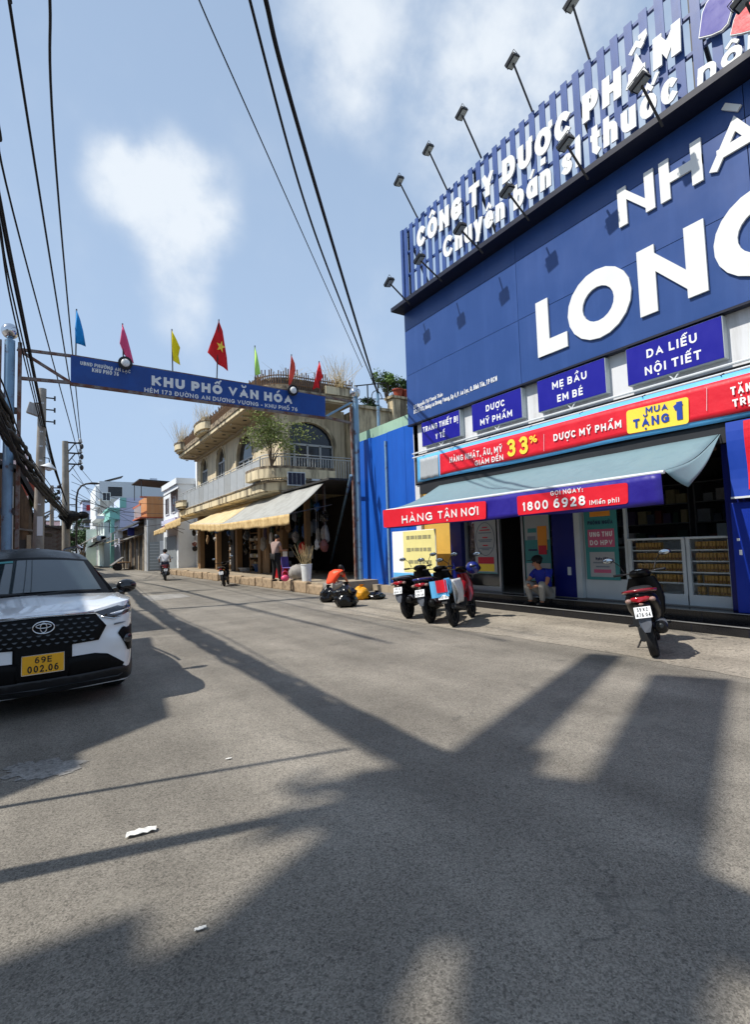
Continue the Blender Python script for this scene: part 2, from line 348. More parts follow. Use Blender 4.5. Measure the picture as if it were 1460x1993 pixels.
mk('plastic_red', srgb(186,20,34), .4); mk('plastic_blue', srgb(28,70,120), .4); mk('plastic_purple', srgb(112,98,170), .4); mk('plastic_white', srgb(214,216,214), .4); mk('plastic_pink', srgb(226,84,122), .4); mk('sack', srgb(150,146,140), .85, var=.2, scale=8); mk('red_cloth', srgb(200,50,36), .85)
mk('plate_yellow_pale', srgb(228,218,146), .6, var=.04)
mk('rail_pale', srgb(192,196,198), .5, var=.08)
mk('print_smudge', srgb(150,146,110), .6, var=.3, scale=14)
mk('paper', srgb(230,226,216), .7); mk('lichen', srgb(140,136,124), .9)
mk('solar', srgb(22,30,58), .2)
# ---------------------------------------------------------------- lettering: a bold stroke alphabet (centre lines in a unit box)
def A_(cx, cy, rx, ry, a0, a1, n=10): return [(cx+rx*math.cos(R(a0+(a1-a0)*i/n)), cy+ry*math.sin(R(a0+(a1-a0)*i/n))) for i in range(n+1)]
_o = A_(.5,.5,.5,.5,90,450,20)[:-1]
G = {   # char: (width, strokes)
 'A': (.86, [[(0,0),(.5,1),(1,0)], [(.2,.3),(.8,.3)]]), 'B': (.72, [[(0,0),(0,1)], [(0,1),(.6,1)]+A_(.62,.77,.33,.23,90,-90,8)+[(0,.54)], [(0,.54),(.6,.54)]+A_(.64,.27,.36,.27,90,-90,8)+[(0,0)]]),
 'C': (.8, [A_(.52,.5,.52,.5,48,312,16)]), 'D': (.8, [[(0,0),(0,1)], [(0,1),(.45,1)]+A_(.48,.5,.52,.5,90,-90,12)+[(0,0)]]),
 'E': (.62, [[(0,0),(0,1)], [(0,1),(1,1)], [(0,.5),(.9,.5)], [(0,0),(1,0)]]), 'F': (.6, [[(0,0),(0,1)], [(0,1),(1,1)], [(0,.48),(.9,.48)]]),
 'G': (.84, [A_(.52,.5,.52,.5,48,300,16)+[(.98,.12),(.98,.46)], [(.6,.46),(.98,.46)]]), 'H': (.78, [[(0,0),(0,1)], [(1,0),(1,1)], [(0,.5),(1,.5)]]),
 'I': (.2, [[(.5,0),(.5,1)]]), 'J': (.5, [[(1,1),(1,.3)]+A_(.5,.3,.5,.3,0,-170,8)]), 'K': (.78, [[(0,0),(0,1)], [(1,1),(.05,.4)], [(.32,.56),(1,0)]]),
 'L': (.6, [[(0,1),(0,0)], [(0,0),(1,0)]]), 'M': (.94, [[(0,0),(0,1)], [(0,1),(.5,.3),(1,1)], [(1,1),(1,0)]]), 'N': (.8, [[(0,0),(0,1)], [(0,1),(1,0)], [(1,0),(1,1)]]),
 'O': (.88, [('c', _o)]), 'P': (.7, [[(0,0),(0,1)], [(0,1),(.6,1)]+A_(.62,.7,.38,.3,90,-90,8)+[(0,.4)]]), 'Q': (.88, [('c', _o), [(.6,.3),(1,-.05)]]),
 'R': (.74, [[(0,0),(0,1)], [(0,1),(.6,1)]+A_(.62,.71,.38,.29,90,-90,8)+[(0,.42)], [(.5,.42),(1,0)]]), 'S': (.68, [A_(.5,.75,.46,.25,35,270,10)+A_(.5,.25,.5,.25,90,-145,10)]),
 'T': (.74, [[(0,1),(1,1)], [(.5,1),(.5,0)]]), 'U': (.78, [[(0,1),(0,.38)]+A_(.5,.38,.5,.38,180,360,12)+[(1,.38),(1,1)]]), 'V': (.84, [[(0,1),(.5,0),(1,1)]]),
 'X': (.8, [[(0,0),(1,1)], [(0,1),(1,0)]]), 'Y': (.8, [[(0,1),(.5,.45)], [(1,1),(.5,.45)], [(.5,.5),(.5,0)]]), 'Z': (.7, [[(0,1),(1,1),(0,0),(1,0)]]),
 '0': (.66, [('c', _o)]), '1': (.36, [[(.0,.86),(.7,1)], [(.7,1),(.7,0)]]), '2': (.62, [A_(.5,.7,.46,.3,165,-25,10)+[(.05,0)], [(0,0),(1,0)]]),
 '3': (.62, [A_(.45,.76,.45,.24,150,-90,9), A_(.45,.27,.5,.27,90,-150,10)]), '4': (.7, [[(.7,0),(.7,1)], [(.7,1),(0,.28)], [(0,.28),(1,.28)]]), '5': (.62, [[(.95,1),(.1,1)], [(.12,1),(.06,.55)], [(.06,.55)]+A_(.46,.31,.5,.31,115,-150,12)]),
 '6': (.66, [('c', A_(.5,.3,.5,.3,0,360,14)[:-1]), [(.0,.32)]+A_(.62,.36,.6,.64,180,80,8)]), '7': (.62, [[(0,1),(1,1)], [(1,1),(.3,0)]]), '8': (.66, [('c', A_(.5,.27,.5,.27,0,360,14)[:-1]), ('c', A_(.5,.77,.43,.23,0,360,14)[:-1])]),
 '9': (.66, [('c', A_(.5,.7,.5,.3,0,360,14)[:-1]), [(1,.68)]+A_(.38,.64,.6,.64,0,-100,8)]), '%': (.95, [('c', A_(.2,.78,.2,.2,0,360,10)[:-1]), ('c', A_(.8,.22,.2,.2,0,360,10)[:-1]), [(.2,0),(.8,1)]]),
 '-': (.4, [[(0,.42),(1,.42)]]), '.': (.16, [[(.5,-.02),(.5,.05)]]), ',': (.16, [[(.6,.06),(.3,-.16)]]), ':': (.16, [[(.5,0),(.5,.06)], [(.5,.5),(.5,.56)]]), '(': (.25, [A_(1,.5,.9,.65,130,230,6)]), ')': (.25, [A_(0,.5,.9,.65,50,-50,6)]),
 'a': (.6, [('c', A_(.5,.34,.5,.34,0,360,14)[:-1]), [(1,.68),(1,0)]]), 'b': (.6, [('c', A_(.5,.34,.5,.34,0,360,14)[:-1]), [(0,1),(0,0)]]), 'c': (.56, [A_(.5,.34,.5,.34,50,310,12)]), 'd': (.6, [('c', A_(.5,.34,.5,.34,0,360,14)[:-1]), [(1,1),(1,0)]]),
 'e': (.58, [[(0,.34),(1,.34)], [(1,.34)]+A_(.5,.34,.5,.34,0,310,14)]), 'g': (.6, [('c', A_(.5,.34,.5,.34,0,360,14)[:-1]), [(1,.68),(1,-.1)]+A_(.5,-.1,.5,.2,0,-150,6)]), 'h': (.56, [[(0,0),(0,1)], [(0,.4)]+A_(.5,.4,.5,.28,180,0,8)+[(1,0)]]),
 'i': (.16, [[(.5,0),(.5,.68)], [(.5,.9),(.5,1)]]), 'l': (.16, [[(.5,0),(.5,1)]]), 'm': (.9, [[(0,0),(0,.68)], [(0,.45)]+A_(.25,.45,.25,.23,180,0,6)+[(.5,0)], [(.5,.45)]+A_(.75,.45,.25,.23,180,0,6)+[(1,0)]]), 'n': (.56, [[(0,0),(0,.68)], [(0,.4)]+A_(.5,.4,.5,.28,180,0,8)+[(1,0)]]),
 'o': (.6, [('c', A_(.5,.34,.5,.34,0,360,14)[:-1])]), 'p': (.6, [('c', A_(.5,.34,.5,.34,0,360,14)[:-1]), [(0,.68),(0,-.3)]]), 'r': (.4, [[(0,0),(0,.68)], [(0,.4)]+A_(.6,.4,.6,.28,180,80,6)]), 's': (.5, [A_(.5,.51,.46,.17,35,270,8)+A_(.5,.17,.5,.17,90,-145,8)]),
 't': (.4, [[(.4,1),(.4,.1),(.9,0)], [(0,.68),(1,.68)]]), 'u': (.56, [[(0,.68),(0,.28)]+A_(.5,.28,.5,.28,180,360,8)+[(1,.28),(1,.68)], [(1,.68),(1,0)]]), 'v': (.56, [[(0,.68),(.5,0),(1,.68)]]), 'y': (.58, [[(0,.68),(.5,.02)], [(1,.68),(.3,-.3)]]),
}
SMALL = set('abcdeghilmnoprstuvy')
MARK = {'\u0301': [[(.4,.0),(.72,.22)]], '\u0300': [[(.28,.22),(.6,.0)]], '\u0302': [[(.18,.0),(.5,.2),(.82,.0)]], '\u0306': [A_(.5,.2,.32,.2,180,360,6)], '\u0303': [[(.15,.04),(.38,.16),(.62,.04),(.85,.16)]], '\u0309': [[(.36,.2),(.6,.22),(.62,.1),(.48,-.02)]]}
def ribbon(mb, pts, t, closed, fr, depth, k, clampy):
    pts = [p for i, p in enumerate(pts) if i == 0 or abs(p[0]-pts[i-1][0])+abs(p[1]-pts[i-1][1]) > 1e-4*t+1e-6]
    n = len(pts); Ls = []; Rs = []
    P2 = [V((p[0], p[1])) for p in pts]
    for i in range(n):
        a = P2[i]-P2[i-1] if (i > 0 or closed) else P2[1]-P2[0]
        b = P2[(i+1) % n]-P2[i] if (i < n-1 or closed) else P2[i]-P2[i-1]
        a.normalize(); b.normalize(); tn = (a+b)
        tn = tn.normalized() if tn.length > 1e-4 else a
        nm = V((-tn.y, tn.x)); c = max(.35, nm.dot(V((-a.y, a.x)))); o = nm*(t/2/c); p = P2[i].copy()
        if not closed and i == 0: p = p-b*t/2
        if not closed and i == n-1: p = p+a*t/2
        Ls.append(p+o); Rs.append(p-o)
    if clampy:
        for q in Ls+Rs: q.y = min(max(q.y, clampy[0]), clampy[1]); q.x = min(max(q.x, clampy[2]), clampy[3])
    m = n if closed else n-1; d0 = k
    fo = [fr(q.x, q.y, depth+d0) for q in Ls+Rs]; ba = [fr(q.x, q.y, 0) for q in Ls+Rs]; fs = []
    for i in range(m):
        j = (i+1) % n
        fs += [(i, j, n+j, n+i), (2*n+i, 2*n+j, j, i), (n+i, n+j, 3*n+j, 3*n+i)]
    if not closed: fs += [(0, n, 3*n, 2*n), (n-1, 2*n-1, 4*n-1, 3*n-1)]
    mb.add(fo+ba, fs)
def layout(s, sp):
    x = 0; out = []
    for ch in s:
        if ch == ' ': x += .38; continue
        base = ch
        bar = ch in 'Đđ'
        if bar: base = 'D' if ch == 'Đ' else 'd'
        dec = unicodedata.normalize('NFD', base)
        w = G[dec[0]][0]; out.append((x, w, dec[0], dec[1:], bar)); x += w+sp
    return out, x-sp
def text(s, o, right, up, h, mat, name, parent, width=None, t=.2, depth=.006, sp=.24, split=None, world=True, align='l'):
    o, right, up = V(o), V(right).normalized(), V(up).normalized(); nrm = right.cross(up).normalized()
    lay, tot = layout(s, sp); W = width or tot*h; kx = W/tot
    if align == 'c': o = o-right*W/2
    objs = []; mb = MB(); th = t*h
    if split is None: split = h > .085
    if split and name == 'lettering': name = 'letter'
    for (x, w, ch, marks, bar) in lay:
        if split: mb = MB()
        x0 = x*kx; wx = max(w*kx-th, th*.02); low = ch in SMALL; cnt = [0]
        def fr(a, b, d): return o+right*a+up*b+nrm*d
        def stroke(pts, cl, sy=h-th, oy=th/2, clampy=None, tt=th):
            cnt[0] += 1
            ribbon(mb, [(x0+th/2+p[0]*wx, oy+p[1]*sy) for p in pts], tt, cl, fr, depth, cnt[0]*.0004, clampy)
        for st in G[ch][1]:
            if isinstance(st, tuple): stroke(st[1], True)
            else:
                cy = None if (low or ch in ',-().:Q') else (0, h, x0, x0+wx+th)
                stroke(st, False, clampy=cy)
        top = (.80 if ch in 'aceghimnoprsuvy' else 1.06)*h
        if bar: stroke([(-.18, .5 if ch == 'D' else .86), (.42, .5 if ch == 'D' else .86)], False, tt=th*.7)
        lev = 0; shift = 0
        for mk_ in marks:
            if mk_ == '\u0323': mb.add([], []); cnt[0] += 1; ribbon(mb, [(x0+th/2+wx*.5, -.28*h), (x0+th/2+wx*.5, -.26*h)], th*.85, False, fr, depth, .0004*cnt[0], None)
            elif mk_ == '\u031b':
                yy = .68 if low else 1.0
                stroke([(1.0, yy*.9), (1.16+.05, yy*1.02), (1.2, yy*1.16)], False, tt=th*.65)
            elif mk_ in MARK:
                for st in MARK[mk_]:
                    mw = max(wx, .34*h); cxm = x0+th/2+wx*.5+(.22*h if lev else 0)
                    cnt[0] += 1
                    ribbon(mb, [(cxm+(p[0]-.5)*min(mw, .6*h), top+th*.30+(.13*h if lev else 0)+p[1]*h*.8) for p in st], th*.55, False, fr, depth, .0004*cnt[0], None)
                lev += 1
        if split: objs.append(mb.build(name, mat, parent, world=world))
    if not split: objs.append(mb.build(name, mat, parent, world=world))
    return objs
def text_px(s, p0, p1, ptop, plane, mat, name, parent, off=.01, **kw):   # base line from pixel p0 to p1, cap top at ptop above p0
    fn, val = plane; f = (lambda p: onX(p[0], p[1], val-off)) if fn == 'x' else (lambda p: onY(p[0], p[1], val-off))
    a, b, c = f(p0), f(p1), f(ptop); r = b-a; rn = r.normalized()
    up = V((0,0,1)); up = (up-rn*up.dot(rn)).normalized()
    return text(s, a, rn, up, (c-a).dot(up), mat, name, parent, width=r.length, **kw)
# ---------------------------------------------------------------- ground: asphalt sheet, concrete aprons, kerbed pavement
def ground_mat(name, base, lo, hi, cell, patch, patch_amt, tint):
    m = bpy.data.materials.new(name); m.use_nodes = True; t = m.node_tree; p = t.nodes['Principled BSDF']; p.inputs['Roughness'].default_value = .86; p.inputs['Specular IOR Level'].default_value = .3
    c = N(t, 'ShaderNodeNewGeometry')
    vo = N(t, 'ShaderNodeTexVoronoi', i_Scale=cell); L(t, c.outputs['Position'], vo.inputs['Vector'])
    sp_ = N(t, 'ShaderNodeSeparateColor'); L(t, vo.outputs['Color'], sp_.inputs[0])
    mr = N(t, 'ShaderNodeMapRange'); L(t, sp_.outputs[0], mr.inputs[0]); mr.inputs[3].default_value = lo; mr.inputs[4].default_value = hi
    vo2 = N(t, 'ShaderNodeTexVoronoi', i_Scale=cell*.6); L(t, c.outputs['Position'], vo2.inputs['Vector'])
    sp2 = N(t, 'ShaderNodeSeparateColor'); L(t, vo2.outputs['Color'], sp2.inputs[0])
    mr2 = N(t, 'ShaderNodeMapRange'); L(t, sp2.outputs[1], mr2.inputs[0]); mr2.inputs[1].default_value = .84; mr2.inputs[2].default_value = .92; mr2.inputs[3].default_value = 1.0; mr2.inputs[4].default_value = .66
    n1 = N(t, 'ShaderNodeTexNoise', i_Scale=.9, i_Detail=8.0, i_Roughness=.65); L(t, c.outputs['Position'], n1.inputs['Vector'])
    m1 = N(t, 'ShaderNodeMapRange'); L(t, n1.outputs[0], m1.inputs[0]); m1.inputs[1].default_value = .3; m1.inputs[2].default_value = .7; m1.inputs[3].default_value = .74; m1.inputs[4].default_value = 1.22
    n4 = N(t, 'ShaderNodeTexNoise', i_Scale=14.0, i_Detail=6.0, i_Roughness=.7); L(t, c.outputs['Position'], n4.inputs['Vector'])
    m4_ = N(t, 'ShaderNodeMapRange'); L(t, n4.outputs[0], m4_.inputs[0]); m4_.inputs[1].default_value = .3; m4_.inputs[2].default_value = .7; m4_.inputs[3].default_value = .93; m4_.inputs[4].default_value = 1.06
    def mul(a, b): q = N(t, 'ShaderNodeMath', operation='MULTIPLY'); L(t, a, q.inputs[0]); L(t, b, q.inputs[1]); return q.outputs[0]
    k = mul(mul(mr.outputs[0], mr2.outputs[0]), mul(m1.outputs[0], m4_.outputs[0]))
    # worn wheel paths along the street
    mp = N(t, 'ShaderNodeMapping'); mp.inputs['Scale'].default_value = (1.0, .05, 1); L(t, c.outputs['Position'], mp.inputs[0])
    n5 = N(t, 'ShaderNodeTexNoise', i_Scale=1.1, i_Detail=4.0); L(t, mp.outputs[0], n5.inputs['Vector'])
    m5 = N(t, 'ShaderNodeMapRange'); L(t, n5.outputs[0], m5.inputs[0]); m5.inputs[1].default_value = .35; m5.inputs[2].default_value = .65; m5.inputs[3].default_value = .80; m5.inputs[4].default_value = 1.2
    k = mul(k, m5.outputs[0])
    sc = N(t, 'ShaderNodeVectorMath', operation='SCALE'); sc.inputs[0].default_value = base; L(t, k, sc.inputs['Scale'])
    n6 = N(t, 'ShaderNodeTexNoise', i_Scale=.55, i_Detail=9.0, i_Roughness=.72); L(t, c.outputs['Position'], n6.inputs['Vector'])
    m6 = N(t, 'ShaderNodeMapRange', interpolation_type='SMOOTHSTEP'); L(t, n6.outputs[0], m6.inputs[0]); m6.inputs[1].default_value = .56; m6.inputs[2].default_value = .68; m6.inputs[3].default_value = 0; m6.inputs[4].default_value = patch_amt
    mx = N(t, 'ShaderNodeMix', data_type='RGBA'); L(t, m6.outputs[0], mx.inputs[0]); L(t, sc.outputs[0], mx.inputs[6]); mx.inputs[7].default_value = (*patch, 1)
    # hairline cracks and oil spots
    nd = N(t, 'ShaderNodeTexNoise', i_Scale=2.2, i_Detail=4.0); L(t, c.outputs['Position'], nd.inputs['Vector'])
    va = N(t, 'ShaderNodeVectorMath', operation='ADD'); L(t, c.outputs['Position'], va.inputs[0]); L(t, nd.outputs['Color'], va.inputs[1])
    vc = N(t, 'ShaderNodeTexVoronoi', feature='DISTANCE_TO_EDGE', i_Scale=.38); L(t, va.outputs[0], vc.inputs['Vector'])
    mc = N(t, 'ShaderNodeMapRange'); L(t, vc.outputs['Distance'], mc.inputs[0]); mc.inputs[1].default_value = .0; mc.inputs[2].default_value = .006; mc.inputs[3].default_value = .45; mc.inputs[4].default_value = 0
    nm_ = N(t, 'ShaderNodeMath', operation='MULTIPLY'); L(t, mc.outputs[0], nm_.inputs[0])
    ng = N(t, 'ShaderNodeMapRange'); L(t, n6.outputs[0], ng.inputs[0]); ng.inputs[1].default_value = .45; ng.inputs[2].default_value = .55; L(t, ng.outputs[0], nm_.inputs[1])
    vo3 = N(t, 'ShaderNodeTexNoise', i_Scale=1.7, i_Detail=3.0); L(t, c.outputs['Position'], vo3.inputs['Vector'])
    ms = N(t, 'ShaderNodeMapRange', interpolation_type='SMOOTHSTEP'); L(t, vo3.outputs[0], ms.inputs[0]); ms.inputs[1].default_value = .64; ms.inputs[2].default_value = .76; ms.inputs[3].default_value = 0; ms.inputs[4].default_value = .4
    mm = N(t, 'ShaderNodeMath', operation='MAXIMUM'); L(t, nm_.outputs[0], mm.inputs[0]); L(t, ms.outputs[0], mm.inputs[1])
    mxc = N(t, 'ShaderNodeMix', data_type='RGBA'); L(t, mm.outputs[0], mxc.inputs[0]); L(t, mx.outputs[2], mxc.inputs[6]); mxc.inputs[7].default_value = (.06,.057,.052,1)
    L(t, mxc.outputs[2], p.inputs['Base Color'])
    bp = N(t, 'ShaderNodeBump', i_Strength=.35, i_Distance=.006); L(t, sp_.outputs[0], bp.inputs['Height']); L(t, bp.outputs[0], p.inputs['Normal'])
    M[name] = m
ground_mat('asphalt', (.222,.200,.166), .62, 1.36, 170, (.285,.26,.215), .65, None)
ground_mat('apron', (.30,.265,.215), .8, 1.18, 60, (.25,.225,.19), .55, None)
ground_mat('patch', (.30,.285,.26), .75, 1.2, 70, (.2,.19,.175), .6, None)
g = MB().grid(lambda u, v: V((-160+340*u, -120+420*v, 0)), 20, 20)
struct(g.build('road', 'asphalt'))
rn = random.Random(3)
def sheet(outline, z, n=6, jit=.03):
    pts = []
    for i in range(len(outline)):
        a, b = V(outline[i]), V(outline[(i+1) % len(outline)])
        for k in range(n): p = a.lerp(b, k/n); pts.append((p.x+rn.uniform(-jit, jit), p.y+rn.uniform(-jit, jit)))
    vv, ff = tri2d(pts)
    return MB().add([(p[0], p[1], z) for p in vv], ff)
ap = [gnd(630,1186), gnd(800,1215), gnd(985,1238), gnd(1230,1278), gnd(1460,1322)]
ap = [(p.x, p.y) for p in ap]+[(6.9,-2.0),(9.0,-2.0),(9.0,16.0),(8.0,16.0)]
struct(sheet(ap, .004, 10, .04).build('concrete_apron', 'apron'))
struct(sheet([tuple(gnd(*p)[:2]) for p in [(275,1160),(350,1155),(372,1161),(290,1170)]], .004, 4, .02).build('concrete_patch', 'patch'))
struct(sheet([tuple(gnd(*p)[:2]) for p in [(20,1490),(90,1480),(175,1478),(150,1500),(60,1520),(10,1515)]], .004, 8, .05).build('concrete_patch', 'patch'))
# kerbed pavement below the cream house
KX = 7.52
pv = thing('pavement', None, None, (9.2, 27, 0)); pv['kind'] = 'structure'
part('paving', 'pave_concrete', pv, MB().box(KX+.16, 10.6, 15.2, 41.5, 0, .37))
yy = 15.0; kerb0 = None
while yy < 42:
    ln = rn.uniform(.7, 1.3); a = rn.uniform(-.07, .05)
    part('kerb_stone', 'kerb_stone', pv, MB().box(KX+a, KX+.2, yy+.012, yy+ln-.012, -.02, .38+rn.uniform(-.07, .03)), bevel=.05); yy += ln
# litter
for (px, py, s, lab) in [(275,1622,.1,'crumpled white paper scrap lying on the sunlit asphalt'), (445,1478,.03,'tiny pale leaf scrap lying alone on open asphalt'), (390,1810,.03,'small folded wrapper lying in the lower light wedge')]:
    c = gnd(px, py); mb = MB(); rr = random.Random(px)
    mb.grid(lambda u, v: c+V((.985*(u-.5)*s*1.5+.1*(v-.5)*s, -.2*(u-.5)*s+(v-.5)*s*.55*(1-.5*abs(u-.5))*(1+rr.uniform(-.2,.2)), .008+.018*abs(math.sin(9*u+4*v))*min(1, s*6))), 7, 4)
    tag(mb.build('paper_scrap', 'paper', solid=.002), lab, 'litter')
# ================================================================ pharmacy (shop house with blue fascia)
FX = 9.15; YE, YW = 12.32, -1.6                      # facade plane, far end, near end (runs out of the frame)
ph = thing('pharmacy_building', 'pharmacy shop building with tall blue fascia, slatted roof screen and huge white letters', 'building', (11.5, 6, 0))
part('wall', 'white_wall', ph, MB().box(9.32, 9.55, YW, YE-.05, 3.3, 8.55).box(9.32, 16, YE-.25, YE-.02, 0, 8.55).box(9.32, 16, YW, YW+.2, 0, 8.55).box(15.8, 16, YW+.2, YE-.25, 0, 8.55))
part('roof', 'grey_plaster', ph, MB().box(9.3, 16, YW, YE, 8.5, 8.62))
pz = [5.13, 6.63, 8.02, 8.58]; py = [YE, 7.9, 3.2, YW]
for i in range(3):
    for j in range(3):
        part('fascia_panel', 'fascia_blue', ph, MB().box(FX+rn.uniform(0,.008), 9.318, py[j+1]+.006, py[j]-.006, pz[i]+.006, pz[i+1]-.006))
part('ledge', 'ledge_black', ph, MB().box(8.72, 9.45, YW, YE+.08, 8.585, 8.70).box(9.14, 9.3, YW, YE+.01, 5.09, 5.128))
# slatted screen
pitch = .288; y = YE-.1; slat_me = None
k = 0
while y > YW:
    o = part('slat', 'slat_blue', ph, MB().box(9.18, 9.2, y-.155, y, 8.70, 11.24)) if slat_me is None else None
    if slat_me is None: slat_me = o
    else:
        c = slat_me.copy(); COL.objects.link(c); c.parent = ph; c.location.y = slat_me.location.y-k*pitch
    y -= pitch; k += 1
for z in (8.95, 9.75, 10.45, 11.15): part('screen_rail', 'slat_blue', ph, MB().box(9.215, 9.27, YW, YE-.1, z-.03, z+.03))
part('end_panel', 'slat_blue', ph, MB().box(9.15, 9.24, YE-.07, YE+.04, 8.70, 11.25))
for yb in (YE-.2, 9.2, 6.2, 3.9, 1.5): part('screen_strut', 'steel_dark', ph, MB().bar((9.29, yb, 11.0), (10.6, yb, 8.6), .06).box(9.275, 9.335, yb-.03, yb+.03, 8.6, 11.2))
text_px('CÔNG TY DƯỢC PHẨM', (813,486), (1327,101), (812,449), ('x', 9.155), 'letter_white', 'letter', ph, off=.03, t=.27, depth=.03, sp=.17)
text_px('Chuyên bán sỉ thuốc', (864,507), (1322,191), (862,468), ('x', 9.155), 'letter_white', 'letter', ph, off=.03, t=.22, depth=.03, sp=.14)
text_px('nội', (1359,172), (1468,104), (1357,128), ('x', 9.155), 'letter_white', 'letter', ph, off=.03, t=.22, depth=.03, sp=.14)
def zp(x, y): return (1040+x/3.476, y/3.476)
for nm, mt, q in (('logo_leaf', 'sign_blue', [(1118,255),(1140,90),(1165,30),(1200,-20),(1345,-40),(1335,60),(1305,160),(1265,205),(1200,235)]), ('logo_flame', 'banner_red', [(1330,237),(1352,140),(1385,60),(1440,20),(1530,-40),(1515,90),(1470,205),(1400,225)])):
    P3 = [onX(*zp(*a), 9.06) for a in q]; c = sum(P3, V((0,0,0)))/len(P3)
    lg = part(nm, 'letter_white', ph, MB().prism([c+(p-c)*1.06 for p in P3], (.05,0,0)))
    sub(nm+'_face', mt, lg, MB().prism([p-V((.004,0,0)) for p in P3], (.02,0,0)))
def letter(ch, yl, yr, z0, h, t): text(ch, (9.145, yl, z0), (0,-1,0), (0,0,1), h, 'letter_white', 'letter', ph, width=yl-yr, t=t, depth=.035)
letter('N', 5.32, 4.63, 7.40, .74, .23); letter('H', 4.53, 3.83, 7.40, .74, .23); letter('À', 3.74, 2.92, 7.40, .74, .23)
letter('L', 7.36, 6.59, 5.55, 1.24, .26); letter('O', 6.55, 5.17, 5.46, 1.38, .25); letter('N', 5.03, 3.88, 5.53, 1.23, .26); letter('G', 3.76, 2.45, 5.46, 1.36, .25)
text_px('ĐS Nguyễn Thị Thanh Thảo', (806,796), (862,771), (806,789), ('x', FX), 'print_white', 'address_lettering', ph, off=.004, t=.16, depth=.003)
text_px('ĐC: Số 173, đường An Dương Vương, Kp 4, P. An Lạc, Q. Bình Tân, TP HCM', (806,806), (968,741), (806,798), ('x', FX), 'print_white', 'address_lettering', ph, off=.004, t=.16, depth=.003)
# floor, steps, columns
part('floor', 'room_floor', ph, MB().box(9.36, 13.0, 3.4, 10.9, 0, .318))
for (x0, x1, z0, z1, nm) in [(8.64, 9.02, 0, .15, 'step'), (9.0, 9.37, 0, .30, 'step')]:
    st = part(nm, 'granite_black', ph, MB().box(x0, x1, -1.6, 10.95, z0, z1-.012))
    sub('tread', 'granite_black', st, MB().box(x0-.012, x1, -1.6, 10.96, z1-.012, z1))
    sub('edge_strip', 'step_edge', st, MB().box(x0-.014, x0+.03, -1.6, 10.962, z1-.004, z1+.003))
    yj = 9.9
    while yj > -1.5: sub('joint', 'ledge_black', st, MB().box(x0-.0015, x0+.01, yj-.004, yj+.004, z0+.005, z1-.014)); yj -= .8
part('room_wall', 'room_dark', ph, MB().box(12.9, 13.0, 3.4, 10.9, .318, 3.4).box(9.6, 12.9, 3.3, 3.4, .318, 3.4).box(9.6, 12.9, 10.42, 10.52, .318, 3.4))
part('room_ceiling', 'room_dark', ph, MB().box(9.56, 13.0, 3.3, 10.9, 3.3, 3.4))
part('ochre_wall', 'ochre_wall', ph, MB().box(9.42, 9.6, 10.86, YE-.26, 0, 3.3))
part('column', 'panel_blue_dimmed', ph, MB().box(9.36, 9.62, 10.40, 10.855, .302, 3.28), bevel=.01)
part('column', 'panel_blue_dimmed', ph, MB().box(9.38, 9.62, 6.9, 7.47, .302, 3.28), bevel=.01)
part('jamb', 'white_frame', ph, MB().box(9.37, 9.62, 6.76, 6.895, .302, 3.28))
part('column', 'panel_blue_dimmed', ph, MB().box(9.30, 9.64, 3.1, 3.97, .302, 3.3), bevel=.01)
pd = part('door_panel', 'door_blue_lit', ph, MB().box(9.12, 9.25, 2.6, 3.82, .302, 2.02), bevel=.008)
sub('latch', 'print_white', pd, MB().box(9.115, 9.13, 3.7, 3.74, 1.2, 1.28).box(9.115, 9.13, 3.72, 3.76, 1.42, 1.46))
part('switch_plate', 'white_frame', ph, MB().box(9.365, 9.385, 7.02, 7.10, .78, .95))
# left shopfront: aluminium frame, glass doors
fr = MB()
for yv in (10.36, 9.16, 8.40, 7.50): fr.box(9.48, 9.55, yv-.03, yv+.03, .32, 3.28)
fr.box(9.48, 9.55, 7.53, 10.33, 2.7, 2.78).box(9.48, 9.55, 9.19, 10.33, .32, .42).box(9.48, 9.55, 7.53, 8.37, .32, .42)
part('shopfront_frame', 'alu', ph, fr)
for (a, b) in ((10.33, 9.19), (8.37, 7.53)): part('glass_pane', 'glass', ph, MB().box(9.51, 9.52, b, a, .42, 2.7))
part('lower_panel', 'white_frame', ph, MB().box(9.47, 9.5, 5.82, 6.75, .32, .72))
part('shopfront_frame', 'white_frame', ph, MB().box(9.5, 9.56, 6.70, 6.755, .72, 3.28).box(9.5, 9.56, 5.80, 5.86, .32, 3.28))
part('glass_pane', 'glass', ph, MB().box(9.525, 9.535, 5.86, 6.7, .72, 3.2))
part('shutter_box', 'awning_dark', ph, MB().box(9.18, 9.34, 3.75, 11.9, 3.0, 3.32))
part('rail', 'white_metal', ph, MB().tube([(9.2, YW, 4.12), (9.2, 12.2, 4.12)], .022, 6).tube([(9.2, YW, 4.24), (9.2, 12.2, 4.24)], .022, 6))
part('wall_strip', 'steel_dark', ph, MB().box(9.26, 9.318, YW, 12.2, 3.33, 4.2))
